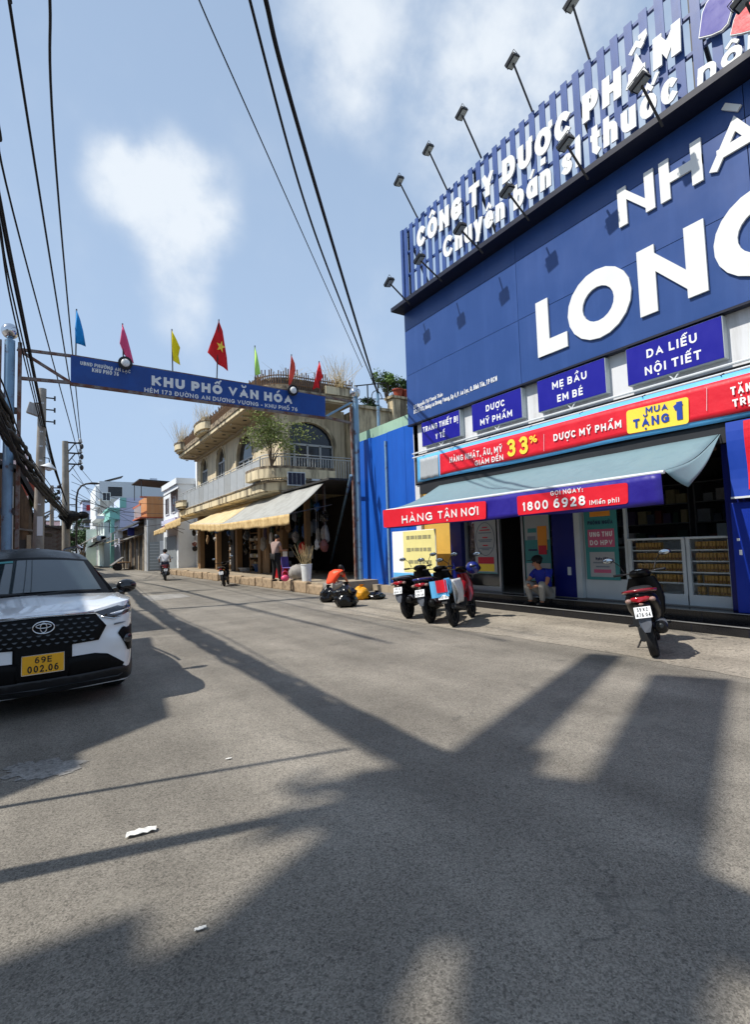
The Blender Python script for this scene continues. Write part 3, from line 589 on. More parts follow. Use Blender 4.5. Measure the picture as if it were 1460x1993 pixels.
# signboards
for (yl, yr, l1, l2, w1, w2, lab) in [(11.68,10.04,'TRANG THIẾT BỊ','Y TẾ',1.5,.4,'TRANG THIẾT BỊ Y TẾ'), (9.58,7.93,'DƯỢC','MỸ PHẨM',.62,1.05,'DƯỢC MỸ PHẨM'), (7.48,5.82,'MẸ BẦU','EM BÉ',.84,.62,'MẸ BẦU EM BÉ'), (5.39,3.74,'DA LIỄU','NỘI TIẾT',.86,.96,'DA LIỄU NỘI TIẾT')]:
    s = thing('signboard', 'glossy indigo wall sign reading %s below the blue fascia' % lab, 'sign', (9.2, (yl+yr)/2, 4.36), group='indigo category signs under the fascia')
    bx = part('box', 'white_frame', s, MB().box(9.17, 9.319, yr, yl, 4.355, 5.065), bevel=.01)
    part('face', 'sign_blue', s, MB().box(9.162, 9.18, yr+.012, yl-.012, 4.367, 5.053))
    for (tx, z, w) in ((l1, 4.765, w1), (l2, 4.46, w2)):
        text(tx, (9.162, (yl+yr)/2+(.0 if l1[0] != 'T' else 0), z), (0,-1,0), (0,0,1), .155, 'print_white', 'lettering', s, width=w, t=.2, depth=.004, align='c')
    part('bracket', 'white_metal', s, MB().bar((9.2, (yl+yr)/2-.1, 4.37), (9.2, (yl+yr)/2, 4.25), .02).bar((9.2, (yl+yr)/2+.1, 4.37), (9.2, (yl+yr)/2, 4.25), .02))
# promotional banner
def cloth(y0, y1, z0, z1, x, amp, nu=60, nv=6, seed=0):
    def f(u, v):
        yv = y0+(y1-y0)*u
        return V((x+amp*(math.sin(u*23+v*2+seed)+.6*math.sin(u*51+1.3*v+seed))*.5, yv, z0+(z1-z0)*v+.012*math.sin(u*17+seed)*(1 if v < .01 else .3)))
    return MB().grid(f, nu, nv)
bn = thing('promotion_banner', 'long red printed banner with light blue border above the awning', 'banner', (9.1, 5, 3.35))
part('cloth', 'banner_lightblue', bn, cloth(11.9, -1.4, 3.34, 4.08, 9.12, .012), solid=.006, smooth=60)
part('red_print', 'banner_red', bn, cloth(10.85, -1.4, 3.42, 4.0, 9.104, .012, seed=0), solid=.004, smooth=60)
part('picture_print', 'poster_white_dimmed', bn, cloth(11.75, 10.92, 3.40, 4.0, 9.104, .01), solid=.004, smooth=60)
BP = ('x', 9.092)
T = lambda s, a, b, c, m='print_white', **k: text_px(s, a, b, c, BP, m, 'lettering', bn, off=.006, depth=.004, **k)
T('HÀNG NHẬT, ÂU, MỸ', (876,901), (978,879), (876,890), t=.17); T('GIẢM ĐẾN', (925,907), (980,895), (925,897), t=.17)
T('33', (988,890), (1029,882), (986,857), 'print_yellow', t=.2); T('%', (1031,864), (1046,860), (1031,849), 'print_yellow', t=.18)
T('DƯỢC MỸ PHẨM', (1078,859), (1210,832), (1077,846))
def rbox(p, off, r=.06, fn=onX, val=9.092):            # rounded panel from four pixel corners
    q = [fn(*a, val-off) for a in p]; out = []
    for i in range(4):
        a, b, c = q[i-1], q[i], q[(i+1) % 4]; da = (a-b).normalized(); dc = (c-b).normalized()
        for k in range(5): th = k/4; out.append(b+da*r*(1-th)**2+dc*r*th**2)
    return out
part('yellow_print', 'print_yellow', bn, MB().prism(rbox([(1219,800),(1340,772),(1341,824),(1221,845)], .002), (.002,0,0)))
T2 = lambda s, a, b, c, **k: text_px(s, a, b, c, ('x', 9.088), 'print_blue', 'lettering', bn, off=.006, depth=.004, **k)
T2('MUA', (1257,805), (1300,797), (1257,793)); T2('TẶNG', (1233,834), (1303,821), (1233,817), t=.23); T2('1', (1312,819), (1332,815), (1312,784), t=.3)
T('TẶNG', (1423,770), (1480,756), (1423,754), t=.22); T('TRỊ', (1427,793), (1460,785), (1427,778), t=.22)
for (xa, ya, xb, yb) in ((1059,845,1059,878), (1376,755,1376,800)): part('divider', 'print_white', bn, MB().bar(onX(xa, ya, 9.086), onX(xb, yb, 9.086), .012, .004))
for u in range(9): part('tie', 'cable', bn, MB().tube([(9.1, 11.6-u*1.3, 4.07), (9.2, 11.58-u*1.3, 4.13)], .008, 5))
# awning
YA, YB = 3.93, 11.0; AXF, AZF = 7.40, 2.44
aw = thing('shop_awning', 'sloping grey-teal fabric awning over the pharmacy entrance', 'awning', (8.3, 7.4, 1.97))
def canopy(u, v):
    x = 9.22+(AXF-9.22)*v; sag = -.09*math.sin(math.pi*v)-.022*math.sin(u*31+v*3)*math.sin(math.pi*v)-.012*math.sin(u*77+5*v)*v
    return V((x, YA+(YB-YA)*u, 3.17+(AZF-3.17)*v+sag))
part('canopy', 'awning_teal', aw, MB().grid(canopy, 40, 10), solid=.008, smooth=80)
fl = MB().grid(lambda u, v: canopy(0, v*.98)+V((.35*u*(v**1.5)*1.0, -.02-.28*u*math.sin(v*1.9)*.5, -.34*u*(v**2)*(1-.3*u))), 6, 10)
part('side_flap', 'awning_teal', aw, fl, solid=.008, smooth=80)
part('front_bar', 'white_metal', aw, MB().tube([(AXF, YA-.03, AZF), (AXF, YB+.03, AZF)], .028, 8))
for ya in (YA+.12, 7.4, YB-.2): part('arm', 'rust_bars', aw, MB().bar((9.3, ya, 2.95), (8.45, ya+.25, 2.62), .05).bar((8.45, ya+.25, 2.62), (AXF+.02, ya, AZF-.03), .045))
va = part('valance', 'banner_navy', aw, cloth(YA, YB, 1.97, 2.42, AXF-.025, .02, 50, 5, 2.0), solid=.005, smooth=60)
def vbox(p, name='red_print'): return part(name, 'banner_red', aw, MB().prism(rbox(p, .004, .05, onX, AXF-.042), (.003,0,0)))
vbox([(1006,966),(1222,939),(1223,980),(1008,1003)]); vbox([(745,993),(946,975),(946,1010),(747,1027)])
VT = lambda s, a, b, c, **k: text_px(s, a, b, c, ('x', AXF-.046), 'print_white', 'lettering', aw, off=.006, depth=.004, **k)
VT('HÀNG', (783,1019), (842,1012), (783,1004)); VT('TẬN NƠI', (853,1010), (932,1002), (853,995)); VT('GỌI NGAY:', (1072,965), (1135,957), (1072,956), t=.17)
VT('1800 6928', (1018,995), (1140,983), (1018,978)); VT('(Miễn phí)', (1148,983), (1206,977), (1148,974), t=.15)
# blue and red corner banner on the near column
cb = tag(MB().grid(lambda u, v: V((9.02+.02*math.sin(v*6), 3.75-.9*u, 2.08+1.2*v)), 6, 8).build('column_banner', 'print_blue', solid=.006), 'bright blue hanging banner with red print on the near shop column', 'banner')
MB().grid(lambda u, v: V((9.008+.02*math.sin(v*6), 3.5-.6*u, 2.2+1.06*v)), 6, 8).build('red_print', 'banner_red', cb, world=True, solid=.004)
MB().box(9.0, 9.03, 2.85, 3.75, 2.075, 2.105).build('bottom_rail', 'white_metal', cb, world=True)
# floodlights
def flood(base, head, nm_lab, grp, i):
    base, head = V(base), V(head); t = thing('floodlight', nm_lab, 'floodlight', tuple(base), group=grp)
    part('arm', 'steel_dark', t, MB().tube([base, base.lerp(head, .97)], .022, 8))
    nrm = V((.18, -.36, -.9)).normalized(); a = V((0,1,0)); b = nrm.cross(a).normalized(); a = b.cross(nrm)
    h = part('housing', 'black_plastic', t, MB().obox(head-nrm*.02, a*.145, b*.105, nrm*.045), bevel=.012)
    sub('lens', 'lamp_glass', h, MB().obox(head+nrm*.033, a*.118, b*.08, nrm*.004))
    part('bracket', 'steel_dark', t, MB().tube([head+a*.16, head+a*.16-nrm*.14-b*.02, head-a*.16-nrm*.14-b*.02, head-a*.16], .008, 5))
ORD = ['first', 'second', 'third', 'fourth', 'fifth', 'sixth', 'seventh']
lower = [((797,592),(758,551)), ((860,548),(817,506)), ((940,493),(896,447)), ((1030,430),(988,374)), ((1145,350),(1102,281)), ((1290,247),(1247,163)), ((1500,100),(1450,0))]
for i, (b, h) in enumerate(lower):
    B = onX(*b, 8.74); H_ = onY(*h, B.y+.02)
    flood(B, H_, '%s floodlight on the dark ledge counted from the far pharmacy corner' % ORD[i], 'floodlights on the ledge', i)
upper = [((812,416),(777,354)), ((870,362),(834,293)), ((937,303),(899,223)), ((1036,212),(998,121)), ((1147,112),(1114,8))]
for i, (b, h) in enumerate(upper):
    B = onX(*b, 9.15); B.z = 11.2; H_ = onY(*h, B.y+.02)
    flood(B, H_, '%s floodlight on the slat screen top counted from the far pharmacy corner' % ORD[i], 'floodlights on the screen top', i)
# posters in the shopfront
def poster(name, lab, y0, y1, z0, z1, x, ground_m):
    t = tag(MB().box(x-.006, x, y1, y0, z0, z1).build(name, ground_m), lab, 'poster'); return t
def blk(par, m, x, y0, y1, z0, z1, nm='print'): return MB().box(x-.003, x, y1, y0, z0, z1).build(nm, m, par, world=True)
p = poster('promotion_poster', 'white shop poster with round text frame and red yellow price box behind the parked motorbikes', 9.98, 9.22, .74, 2.62, 9.46, 'poster_white_dimmed')
ring = [V((9.452, 9.60+.33*math.cos(a*math.pi/16), 1.62+.42*math.sin(a*math.pi/16))) for a in range(32)]
MB().tube(ring, .006, 4, closed=True).build('ring_print', 'print_dark', p, world=True)
for (z, w, m) in ((1.92,.2,'print_red'),(1.85,.4,'print_red'),(1.78,.5,'print_grey'),(1.66,.2,'print_red'),(1.6,.55,'print_grey'),(1.56,.45,'print_grey'),(1.46,.2,'print_red'),(1.39,.5,'print_grey'),(1.35,.3,'print_grey')): blk(p, m, 9.453, 9.6+w/2*.9, 9.6-w/2*.9, z-.018, z+.012)
blk(p, 'print_red', 9.453, 9.88, 9.32, .99, 1.16); blk(p, 'print_yellow', 9.453, 9.88, 9.32, .80, .985); blk(p, 'print_teal', 9.453, 9.97, 9.23, .745, .775)
p = poster('promotion_poster', 'teal and white shop poster with orange phone picture behind the seated man', 8.31, 7.58, .62, 2.62, 9.46, 'print_teal')
blk(p, 'poster_white_dimmed', 9.453, 8.29, 7.60, 1.55, 2.60); blk(p, 'poster_white_dimmed', 9.453, 8.29, 7.60, .65, 1.02); blk(p, 'print_teal', 9.449, 8.2, 7.95, 1.72, 1.82); blk(p, 'print_grey', 9.449, 8.22, 7.98, 1.55, 1.64)
blk(p, 'print_orange', 9.445, 7.92, 7.66, 1.32, 1.86); blk(p, 'print_red', 9.441, 7.90, 7.68, 1.22, 1.42); blk(p, 'print_dark', 9.449, 8.2, 7.95, 1.3, 1.34)
p = poster('promotion_poster', 'teal upright poster with a pink panel reading UNG THƯ DO HPV', 6.69, 5.96, .70, 2.62, 9.45, 'print_teal')
blk(p, 'print_pink', 9.444, 6.62, 6.03, 1.36, 1.72); blk(p, 'poster_white_dimmed', 9.444, 6.6, 6.05, .76, 1.26); blk(p, 'print_orange', 9.444, 6.55, 6.1, 1.98, 2.08)
def ptx(s, z, h, w, m, yc=6.325): text(s, (9.4405, yc, z), (0,-1,0), (0,0,1), h, m, 'lettering', p, width=w, t=.2, depth=.003, align='c')
ptx('PHÒNG NGỪA', 1.82, .075, .56, 'print_dark'); ptx('UNG THƯ', 1.57, .10, .5, 'print_white'); ptx('DO HPV', 1.40, .10, .5, 'print_white'); ptx('Ngừa HPV', 1.10, .055, .28, 'print_dark')
for z, w in ((1.03,.42),(.95,.3)): blk(p, 'print_grey', 9.441, 6.32+w/2, 6.32-w/2, z, z+.03)
blk(p, 'print_pink', 9.441, 6.52, 6.14, .84, .91)
# display cases with gold cartons
box_proto = {}
def carton(x, y, z, w, d, h, jit):
    key = 'g'
    if key not in box_proto:
        o = MB().box(-d/2, d/2, -w/2, w/2, 0, h).build('medicine_carton', 'box_gold'); box_proto[key] = o
        MB().box(-d/2-.002, -d/2, -w/2+.006, w/2-.006, h*.12, h*.4).build('label_print', 'box_brown', o)
        MB().box(-d/2-.002, d/2, w/2, w/2+.002, 0, h).build('gap_shade', 'box_brown', o)  # dark side sheet stands in for the shaded gap between cartons
    else:
        s = box_proto[key]; o = s.copy(); COL.objects.link(o)
        for ch in s.children: c = ch.copy(); COL.objects.link(c); c.parent = o
    o.location = (x, y, z); o.rotation_euler = (0, 0, jit)
    return o
def case(yl, yr, n, lab, where):
    t = thing('display_case', lab, 'display case', (9.7, (yl+yr)/2, .32))
    for yv in (yl-.03, yr+.03):
        for xv in (9.5, 10.0): part('post', 'white_frame', t, MB().box(xv-.025, xv+.025, yv-.03, yv+.03, .32, 1.47))
    part('base', 'white_frame', t, MB().box(9.47, 10.03, yr, yl, .318, .5)); part('counter_top', 'white_frame', t, MB().box(9.45, 10.05, yr, yl, 1.47, 1.51), bevel=.008)
    part('back_panel', 'white_frame', t, MB().box(10.0, 10.02, yr+.06, yl-.06, .5, 1.47))
    zs = [.505, .70, .895, 1.09, 1.285]
    for z in zs[1:]: part('shelf', 'white_frame', t, MB().box(9.53, 9.98, yr+.06, yl-.06, z-.022, z))
    part('glass_pane', 'glass', t, MB().box(9.485, 9.492, yr+.06, yl-.06, .5, 1.47))
    for r_, z in enumerate(zs):
        for i in range(n):
            if (r_ == 0 and where == 'left' and i > n*.45) or (r_ == 4 and where == 'left' and i > n*.55) or rn.random() < .04: continue
            yv = yl-.1-(i+.5)*(yl-yr-.2)/n
            o = carton(9.62, yv, z+.001, .042, .1, .135, rn.uniform(-.12,.12)); tag(o, 'small gold carton standing in a row in the wide glass case' if where == 'left' else 'small gold carton standing in a row in the narrow case by the blue door', 'box', 'gold cartons in the %s case' % ('wide' if where == 'left' else 'narrow'))
case(5.78, 4.73, 14, 'wide white framed glass display case with gold cartons beside the upright teal poster', 'left')
case(4.71, 3.99, 9, 'narrow white framed glass display case with gold cartons beside the blue door panel', 'right')
# interior shelving
for (y0, y1, lab) in ((10.3, 8.2, 'dim back shelf unit full of cartons behind the glass door'), (8.1, 6.0, 'dim back shelf unit full of cartons behind the seated man'), (5.9, 3.6, 'dim back shelf unit full of cartons above the display cases')):
    t = thing('shelf_unit', lab, 'shelf', (12.6, (y0+y1)/2, .32))
    part('side_board', 'shelf', t, MB().box(12.35, 12.85, y0-.03, y0, .318, 3.0)); part('side_board', 'shelf', t, MB().box(12.35, 12.85, y1, y1+.03, .318, 3.0))
    for z in (.5, .95, 1.4, 1.85, 2.3, 2.75): part('shelf_board', 'shelf', t, MB().box(12.36, 12.85, y1+.03, y0-.03, z-.025, z))
    st = {}
    for z in (.95, 1.4, 1.85, 2.3):
        yv = y1+.1
        while yv < y0-.25:
            w = rn.uniform(.12, .3); h = rn.uniform(.14, .36); i = rn.randrange(8)
            o = MB().box(12.42, 12.66, yv, yv+w, z, z+h).build('stock_carton', 'stock_%d' % i); tag(o, 'stock carton on the dim back shelves of the pharmacy', 'box', 'stock on the back shelves'); yv += w+rn.uniform(.01, .08)
cnt = thing('sales_counter', 'grey sales counter inside the pharmacy carrying a monitor', 'counter', (11.2, 5.0, .32))
part('front_panel', 'shelf', cnt, MB().box(11.0, 11.05, 4.0, 7.2, .318, 1.3)); part('counter_top', 'white_frame', cnt, MB().box(10.95, 11.5, 3.95, 7.25, 1.3, 1.34))
mo = thing('monitor', 'white backed computer monitor standing on the sales counter', 'monitor', (11.2, 4.7, 1.34))
part('screen_back', 'white_frame', mo, MB().box(11.18, 11.22, 4.5, 4.95, 1.46, 1.76), bevel=.01); part('stand', 'white_frame', mo, MB().box(11.19, 11.22, 4.69, 4.75, 1.36, 1.47).box(11.1, 11.3, 4.6, 4.85, 1.34, 1.36))
st = thing('device_stand', 'small white device on a stand inside the glass door', 'equipment', (10.6, 8.9, .32))
part('body', 'white_frame', st, MB().box(10.5, 10.7, 8.78, 9.05, 1.05, 1.5), bevel=.02); part('stand', 'steel_dark', st, MB().box(10.56, 10.64, 8.87, 8.95, .32, 1.05))
# ================================================================ street gate with sign
GY = 15.84
gt = thing('street_gate', 'steel gate spanning the lane with a blue sign reading KHU PHỐ VĂN HÓA', 'gate', (4.2, GY, 0))
pl = onY(19, 690, GY); pr = onY(692, 800, GY); XL, XR = pl.x, pr.x
def gpost(x, ztop, side):
    p = part('post', 'gate_steel', gt, MB().tube([(x, GY, 0), (x, GY, ztop)], .115, 16), smooth=60)
    sub('cap', 'gate_steel', p, MB().tube([(x, GY, ztop), (x, GY, ztop+.1)], .06, 12)); sub('ball', 'chrome', p, MB().ball((x, GY, ztop+.24), .2, 18, 12), smooth=180)
    if side < 0:
        for s in (-1, 1): part('flat_bar', 'gate_rust', gt, MB().box(x+s*.215-.045, x+s*.215+.045, GY-.05, GY+.05, 0, ztop-.02), bevel=.006)
        for z in (1.2, 2.6, 4.0, 5.2): part('tie_plate', 'gate_rust', gt, MB().box(x-.2, x+.2, GY+.052, GY+.06, z, z+.18))
        part('side_plate', 'gate_steel', gt, MB().box(x-.6, x-.26, GY+.06, GY+.1, 0, 4.4))
    else: part('flat_bar', 'gate_rust', gt, MB().box(x-.22, x-.14, GY-.05, GY+.05, 0, ztop-.3), bevel=.006)
gpost(XL, 7.1, -1); gpost(XR, 6.9, 1)
A0, A1 = onY(137.5,693,GY), onY(632,773,GY); B0, B1 = onY(137.5,745,GY), onY(632,812,GY)
sb = part('sign_panel', 'gate_sign', gt, MB().prism([A0-V((0,.05,0)), A1-V((0,.05,0)), B1-V((0,.05,0)), B0-V((0,.05,0))], (0,.03,0)))
tl = onY(34, 680, GY); bl = onY(34, 736, GY); trr = onY(686, 782, GY); brr = onY(686, 824, GY)
part('rail', 'gate_rust', gt, MB().bar(tl, A0, .07).bar(A0, A1, .07).bar(A1, trr, .07)); part('rail', 'gate_rust', gt, MB().bar(bl, B0, .08).bar(B0-V((0,0,.03)), B1-V((0,0,.03)), .09).bar(B1, brr, .08))
part('brace', 'gate_rust', gt, MB().bar(tl, B0, .07)); part('brace', 'gate_steel', gt, MB().bar(trr, B1, .07))
part('stay', 'gate_steel', gt, MB().tube([onY(683,925,GY-.05), gnd(641,1110,.35)], .05, 10))
for i in range(1, 8): q = A0.lerp(A1, i/8); w = B0.lerp(B1, i/8); part('rib', 'gate_rust', gt, MB().bar(q, w, .05))
GT = lambda s, a, b, c, **k: text_px(s, a, b, c, ('y', GY-.05), 'letter_white', 'lettering', gt, off=.004, depth=.004, **k)
GT('UBND PHƯỜNG AN LẠC', (156,710), (254,727), (156,703), sp=.2); GT('KHU PHỐ 76', (179,724), (231,732.5), (179,716), sp=.2)
GT('KHU PHỐ VĂN HÓA', (295,750), (569,787), (296,731), t=.3, sp=.18); GT('HẺM 173 ĐƯỜNG AN DƯƠNG VƯƠNG - KHU PHỐ 76', (281,763), (579,801), (281,754.5), sp=.22)
# flags
flags = [('blue', [(149,604),(156,622),(162,645),(167,676),(157,671),(146.5,668),(146,640)], (147.5,692), 'flag_blue'),
 ('pink', [(238.5,632),(247,655),(254,680),(261,708),(250,700),(242,690),(233,668),(236,648)], (240,705), 'flag_pink'),
 ('yellow', [(334.5,643),(343,660),(350,678),(348,692),(351.5,710),(343,707),(337,703),(335,675)], (336,722), 'flag_yellow'),
 ('red star', [(426,624),(433,645),(437,668),(442,695),(444.5,722),(434,716),(424,708),(414,698),(404,686),(410,668),(418,648)], (422,738), 'flag_red'),
 ('pale green', [(496,675),(501,690),(505,710),(507,728),(500,731),(496.5,729)], (497.5,750), 'flag_green'),
 ('coral', [(567.5,692),(573,708),(575,722),(570,738),(566,748),(561.5,752),(563,725)], (564,760), 'flag_coral'),
 ('small red', [(621,705),(624,718),(627.5,735),(623,745),(624,756),(616,755),(608,759),(613,738),(618,720)], (624,770), 'flag_red')]
for (nm, q, base, mt) in flags:
    t = thing('flag', '%s cloth flag on a thin pole above the gate sign' % nm if nm != 'red star' else 'large red flag with a yellow star above the gate sign', 'flag', tuple(onY(*base, GY)), group='flags on the gate')
    tp = onY(q[0][0], q[0][1]-2, GY); part('pole', 'steel_dark', t, MB().tube([onY(*base, GY), tp], .018, 6))
    P3 = [onY(*a, GY-.03) for a in q]; o2 = [(p.x, p.z) for p in P3]; vv, ff = tri2d(o2, step=.09)
    rr = random.Random(len(nm)); ph_ = rr.uniform(0, 6); xm = min(p[0] for p in o2)
    mbf = MB().add([(p[0], GY-.03+.05*math.sin((p[0]-xm)*22+p[1]*5+ph_)*min(1, (p[0]-xm)*5+.25), p[1]) for p in vv], ff)
    part('cloth', mt, t, mbf, smooth=180, solid=.004)
    if nm == 'red star':
        c = onY(430, 675, GY-.11); st = [c+V(((.2 if i % 2 == 0 else .08)*math.sin(i*math.pi/5+.25)*.75, 0, (.2 if i % 2 == 0 else .08)*math.cos(i*math.pi/5+.25))) for i in range(10)]
        part('star', 'print_yellow', t, MB().prism(st, (0,.005,0)))
for (px, py, w) in ((244,707,'the pink flag'), (570,760,'the coral flag')):
    c = onY(px, py, GY-.22); t = thing('gate_lamp', 'round black gate lamp with pale lens at %s' % w, 'lamp', tuple(c+V((0,.2,0))))
    ax = V((0,-1,-.12)).normalized()
    part('shade', 'black_plastic', t, MB().lathe([(.05,-.12),(.13,-.06),(.19,.0),(.185,.03),(.12,.035)], c, ax, 18), smooth=50)
    part('lens', 'letter_white', t, MB().ball(c+ax*.05, (.115,.05,.115), 14, 8), smooth=180); part('bracket', 'steel_dark', t, MB().bar(c-ax*.1, (c.x, GY-.03, c.z+.02), .03))
# ================================================================ utility poles, lamps, cables
PX1 = onY(73, 1050, 22.5); p1t = onY(83, 757, 22.5)
u1 = thing('utility_pole', 'tapered concrete utility pole carrying two lamps next to the blue gate post', 'pole', (PX1.x, 22.5, 0))
part('shaft', 'concrete_pole', u1, MB().tube([(PX1.x, 22.5, 0), (p1t.x, 22.5, p1t.z)], [.2, .125], 14), smooth=60)
for k in range(22): z = 1.8+k*.27; x = PX1.x+(p1t.x-PX1.x)*z/p1t.z; part('step_hole', 'white_metal', u1, MB().box(x-.05, x+.05, 22.5-.2+.01*z, 22.5-.1, z, z+.05)) if k % 2 == 0 else None
for z in (p1t.z-.35, p1t.z-.8, p1t.z-1.25): part('insulator_bracket', 'steel_dark', u1, MB().box(p1t.x+.1, p1t.x+.42, 22.45, 22.5, z, z+.04).box(p1t.x+.36, p1t.x+.42, 22.42, 22.52, z-.06, z+.1))
part('band', 'steel_dark', u1, MB().tube([(PX1.x+.09, 22.5, 4.0), (PX1.x+.09, 22.5, 4.08)], .19, 12))
c = onY(66, 797, 22.4); t = thing('square_lamp', 'grey square lamp head on the pole next to the gate post', 'lamp', tuple(c))
part('housing', 'grey_plaster', t, MB().obox(c, V((.19,0,-.06)), V((0,.12,0)), V((.05,0,.2))), bevel=.02); part('arm', 'steel_dark', t, MB().bar(c+V((0,0,.24)), (p1t.x, 22.45, c.z+.26), .04))
c = onY(95, 909, 22.3); t = thing('round_lamp', 'round white street lamp shade on the pole next to the gate post', 'lamp', tuple(c))
part('shade', 'white_metal', t, MB().lathe([(.04,.16),(.1,.1),(.26,-.02),(.27,-.04),(.2,-.04)], c, V((.25,0,1)), 16), smooth=40); part('bulb', 'letter_white', t, MB().ball(c-V((0,0,.06)), (.12,.12,.09)), smooth=180); part('arm', 'steel_dark', t, MB().tube([c+V((.02,0,.16)), c+V((0,.1,.34)), (PX1.x+.1, 22.4, c.z+.36)], .02, 6))
P2Y = 33.0; q0 = onY(130, 1050, P2Y); q1 = onY(127, 859, P2Y)
u2 = thing('utility_pole', 'concrete utility pole with three insulator arms where the black cable bundle ends', 'pole', (q0.x, P2Y, 0))
part('shaft', 'concrete_pole', u2, MB().tube([(q0.x, P2Y, 0), (q1.x, P2Y, q1.z)], [.22, .15], 14), smooth=60)
INS = []
for k, py_ in enumerate((863, 883, 904)):
    e = onY(158, py_, P2Y); a = part('arm', 'steel_dark', u2, MB().box(q1.x+.1, e.x, P2Y-.06, P2Y+.02, e.z-.05, e.z+.03)); INS.append(e)
    part('arm_brace', 'steel_dark', u2, MB().bar((q1.x+.12, P2Y-.02, e.z-.55), (e.x-.3, P2Y-.02, e.z-.04), .06))
    sub('insulator', 'white_metal', a, MB().lathe([(.05,0),(.12,.05),(.12,.1),(.06,.14),(.1,.19),(.05,.26)], (e.x-.05, P2Y-.02, e.z), (0,0,1), 10), smooth=40)
    sub('shackle', 'steel_dark', a, MB().ball((e.x+.02, P2Y-.1, e.z-.2), (.1,.1,.16), 8, 6))
part('cable_knot', 'cable', u2, MB().ball((q0.x+.12, P2Y-.2, onY(133,1005,P2Y).z), (.55,.3,.32), 12, 8).ball((q0.x+.75, P2Y-.2, onY(145,1003,P2Y).z), (.3,.2,.22), 10, 7).tube([(q0.x+.1, P2Y-.24, onY(133,1010,P2Y).z), (q0.x+.05, P2Y-.24, onY(130,1030,P2Y).z)], [.25,.08], 8))
part('paper_notice', 'print_white', u1, MB().box(PX1.x-.02, PX1.x+.16, 22.5-.215, 22.5-.2, 2.3, 3.0))
P3Y = 52; a0 = onY(101, 1060, P3Y); a1 = onY(101, 945, P3Y)
u3 = thing('utility_pole', 'slim distant utility pole with small insulator arms above the corrugated shack', 'pole', (a0.x, P3Y, 0))
part('shaft', 'concrete_pole', u3, MB().tube([(a0.x, P3Y, 0), (a1.x, P3Y, a1.z)], [.2, .14], 10), smooth=60)
for py_ in (950, 961, 972): e = onY(117, py_, P3Y); part('arm', 'steel_dark', u3, MB().box(a1.x, e.x, P3Y-.1, P3Y, e.z-.05, e.z+.04)); part('insulator', 'steel_dark', u3, MB().ball((e.x-.1, P3Y, e.z+.12), .14, 8, 6))
LY = 34.0; l0 = onY(149, 1010, LY)
sl = thing('street_lamp', 'curved-neck steel street lamp fixed beside the pole with insulator arms', 'street lamp', (l0.x, LY, 0))
arc = [onY(149,1020,LY), onY(148.5,985,LY), onY(149,968,LY), onY(152,954,LY), onY(158,946,LY), onY(167,942,LY), onY(177,941,LY)]
part('neck', 'steel_dark', sl, MB().tube([(l0.x, LY, 0)]+arc, .05, 8), smooth=80); hd = onY(183, 941, LY)
part('head', 'steel_dark', sl, MB().ball(hd, (.32,.12,.07), 12, 6), smooth=180); part('arm', 'steel_dark', sl, MB().bar(onY(132,982.5,LY), onY(149,982.5,LY), .06).bar(onY(132,995,LY), onY(149,996,LY), .06))
def smooth_path(P, seg=8):
    out = []
    for i in range(len(P)-1):
        a, b, c, d = P[max(i-1,0)], P[i], P[i+1], P[min(i+2,len(P)-1)]
        for k in range(seg):
            t = k/seg; out.append(.5*((2*b)+(c-a)*t+(2*a-5*b+4*c-d)*t*t+(3*b-a-3*c+d)*t**3))
    out.append(P[-1]); return out
def wire(pts, r, lab, name='overhead_cable', n=6, grp='overhead cables', seg=10, sag=0.0):
    pts = [V(p) for p in pts]
    if sag: m_ = pts[0].lerp(pts[-1], .5); m_.z -= sag; pts = [pts[0], m_, pts[-1]]
    out = smooth_path(pts, seg)
    return tag(MB().tube(out, r, n).build(name, 'cable', smooth=180), lab, 'cable', grp)
# thick bundle along the left side
bend = onY(128, 1003, P2Y-.2)
bp = [gnd(0,795,4.05), gnd(35,872,4.0), gnd(70,932,3.95), gnd(100,973,3.95)]
path = [V((-1.5,-14,5.6)), V((-1.35,2,4.8)), V((-1.05,7.5,4.45)), bp[0], bp[1], V((bp[2].x, bp[2].y, 3.9)), bend]
bt = thing('cable_bundle', 'thick sagging bundle of black cables running along the left side of the lane', 'cable', tuple(bp[0]))
core = smooth_path(path, 12)
rb = random.Random(5)
for k in range(9):
    ang = k*2.4; rad = .04+.06*(k % 3); ph0 = rb.uniform(0, 6)
    pts = [p+V((math.cos(ang+i*.12)*rad+rb.gauss(0,.012), 0, math.sin(ang+i*.12)*rad*1.15+rb.gauss(0,.012)+.03*math.sin(i*.4+ph0))) for i, p in enumerate(core)]
    part('cable', 'cable', bt, MB().tube(pts, rb.uniform(.03,.055), 6), smooth=180)
for k in range(3):
    off = .2+.12*k; pts = [p+V((.05*k, 0, (off if k < 2 else -.35)+.08*math.sin(i*.21+k))) for i, p in enumerate(core)]
    part('cable', 'cable', bt, MB().tube(pts, .014, 5), smooth=180)
zt = INS[0].z
wire([gnd(97,-60,9.0), gnd(97,0,9.0), gnd(115,402,9.0), INS[0]], .02, 'single thin overhead wire to the topmost insulator arm of the pole')
wire([gnd(10,-60,8.6), gnd(20,0,8.6), gnd(57,252,8.6), INS[1]], .02, 'single thin overhead wire to the middle insulator arm of the pole')
wire([gnd(-20,150,8.2), gnd(0,258,8.2), gnd(40,470,8.2), INS[2]], .02, 'single thin overhead wire to the lowest insulator arm of the pole')
e4 = onY(131, 985, P2Y)
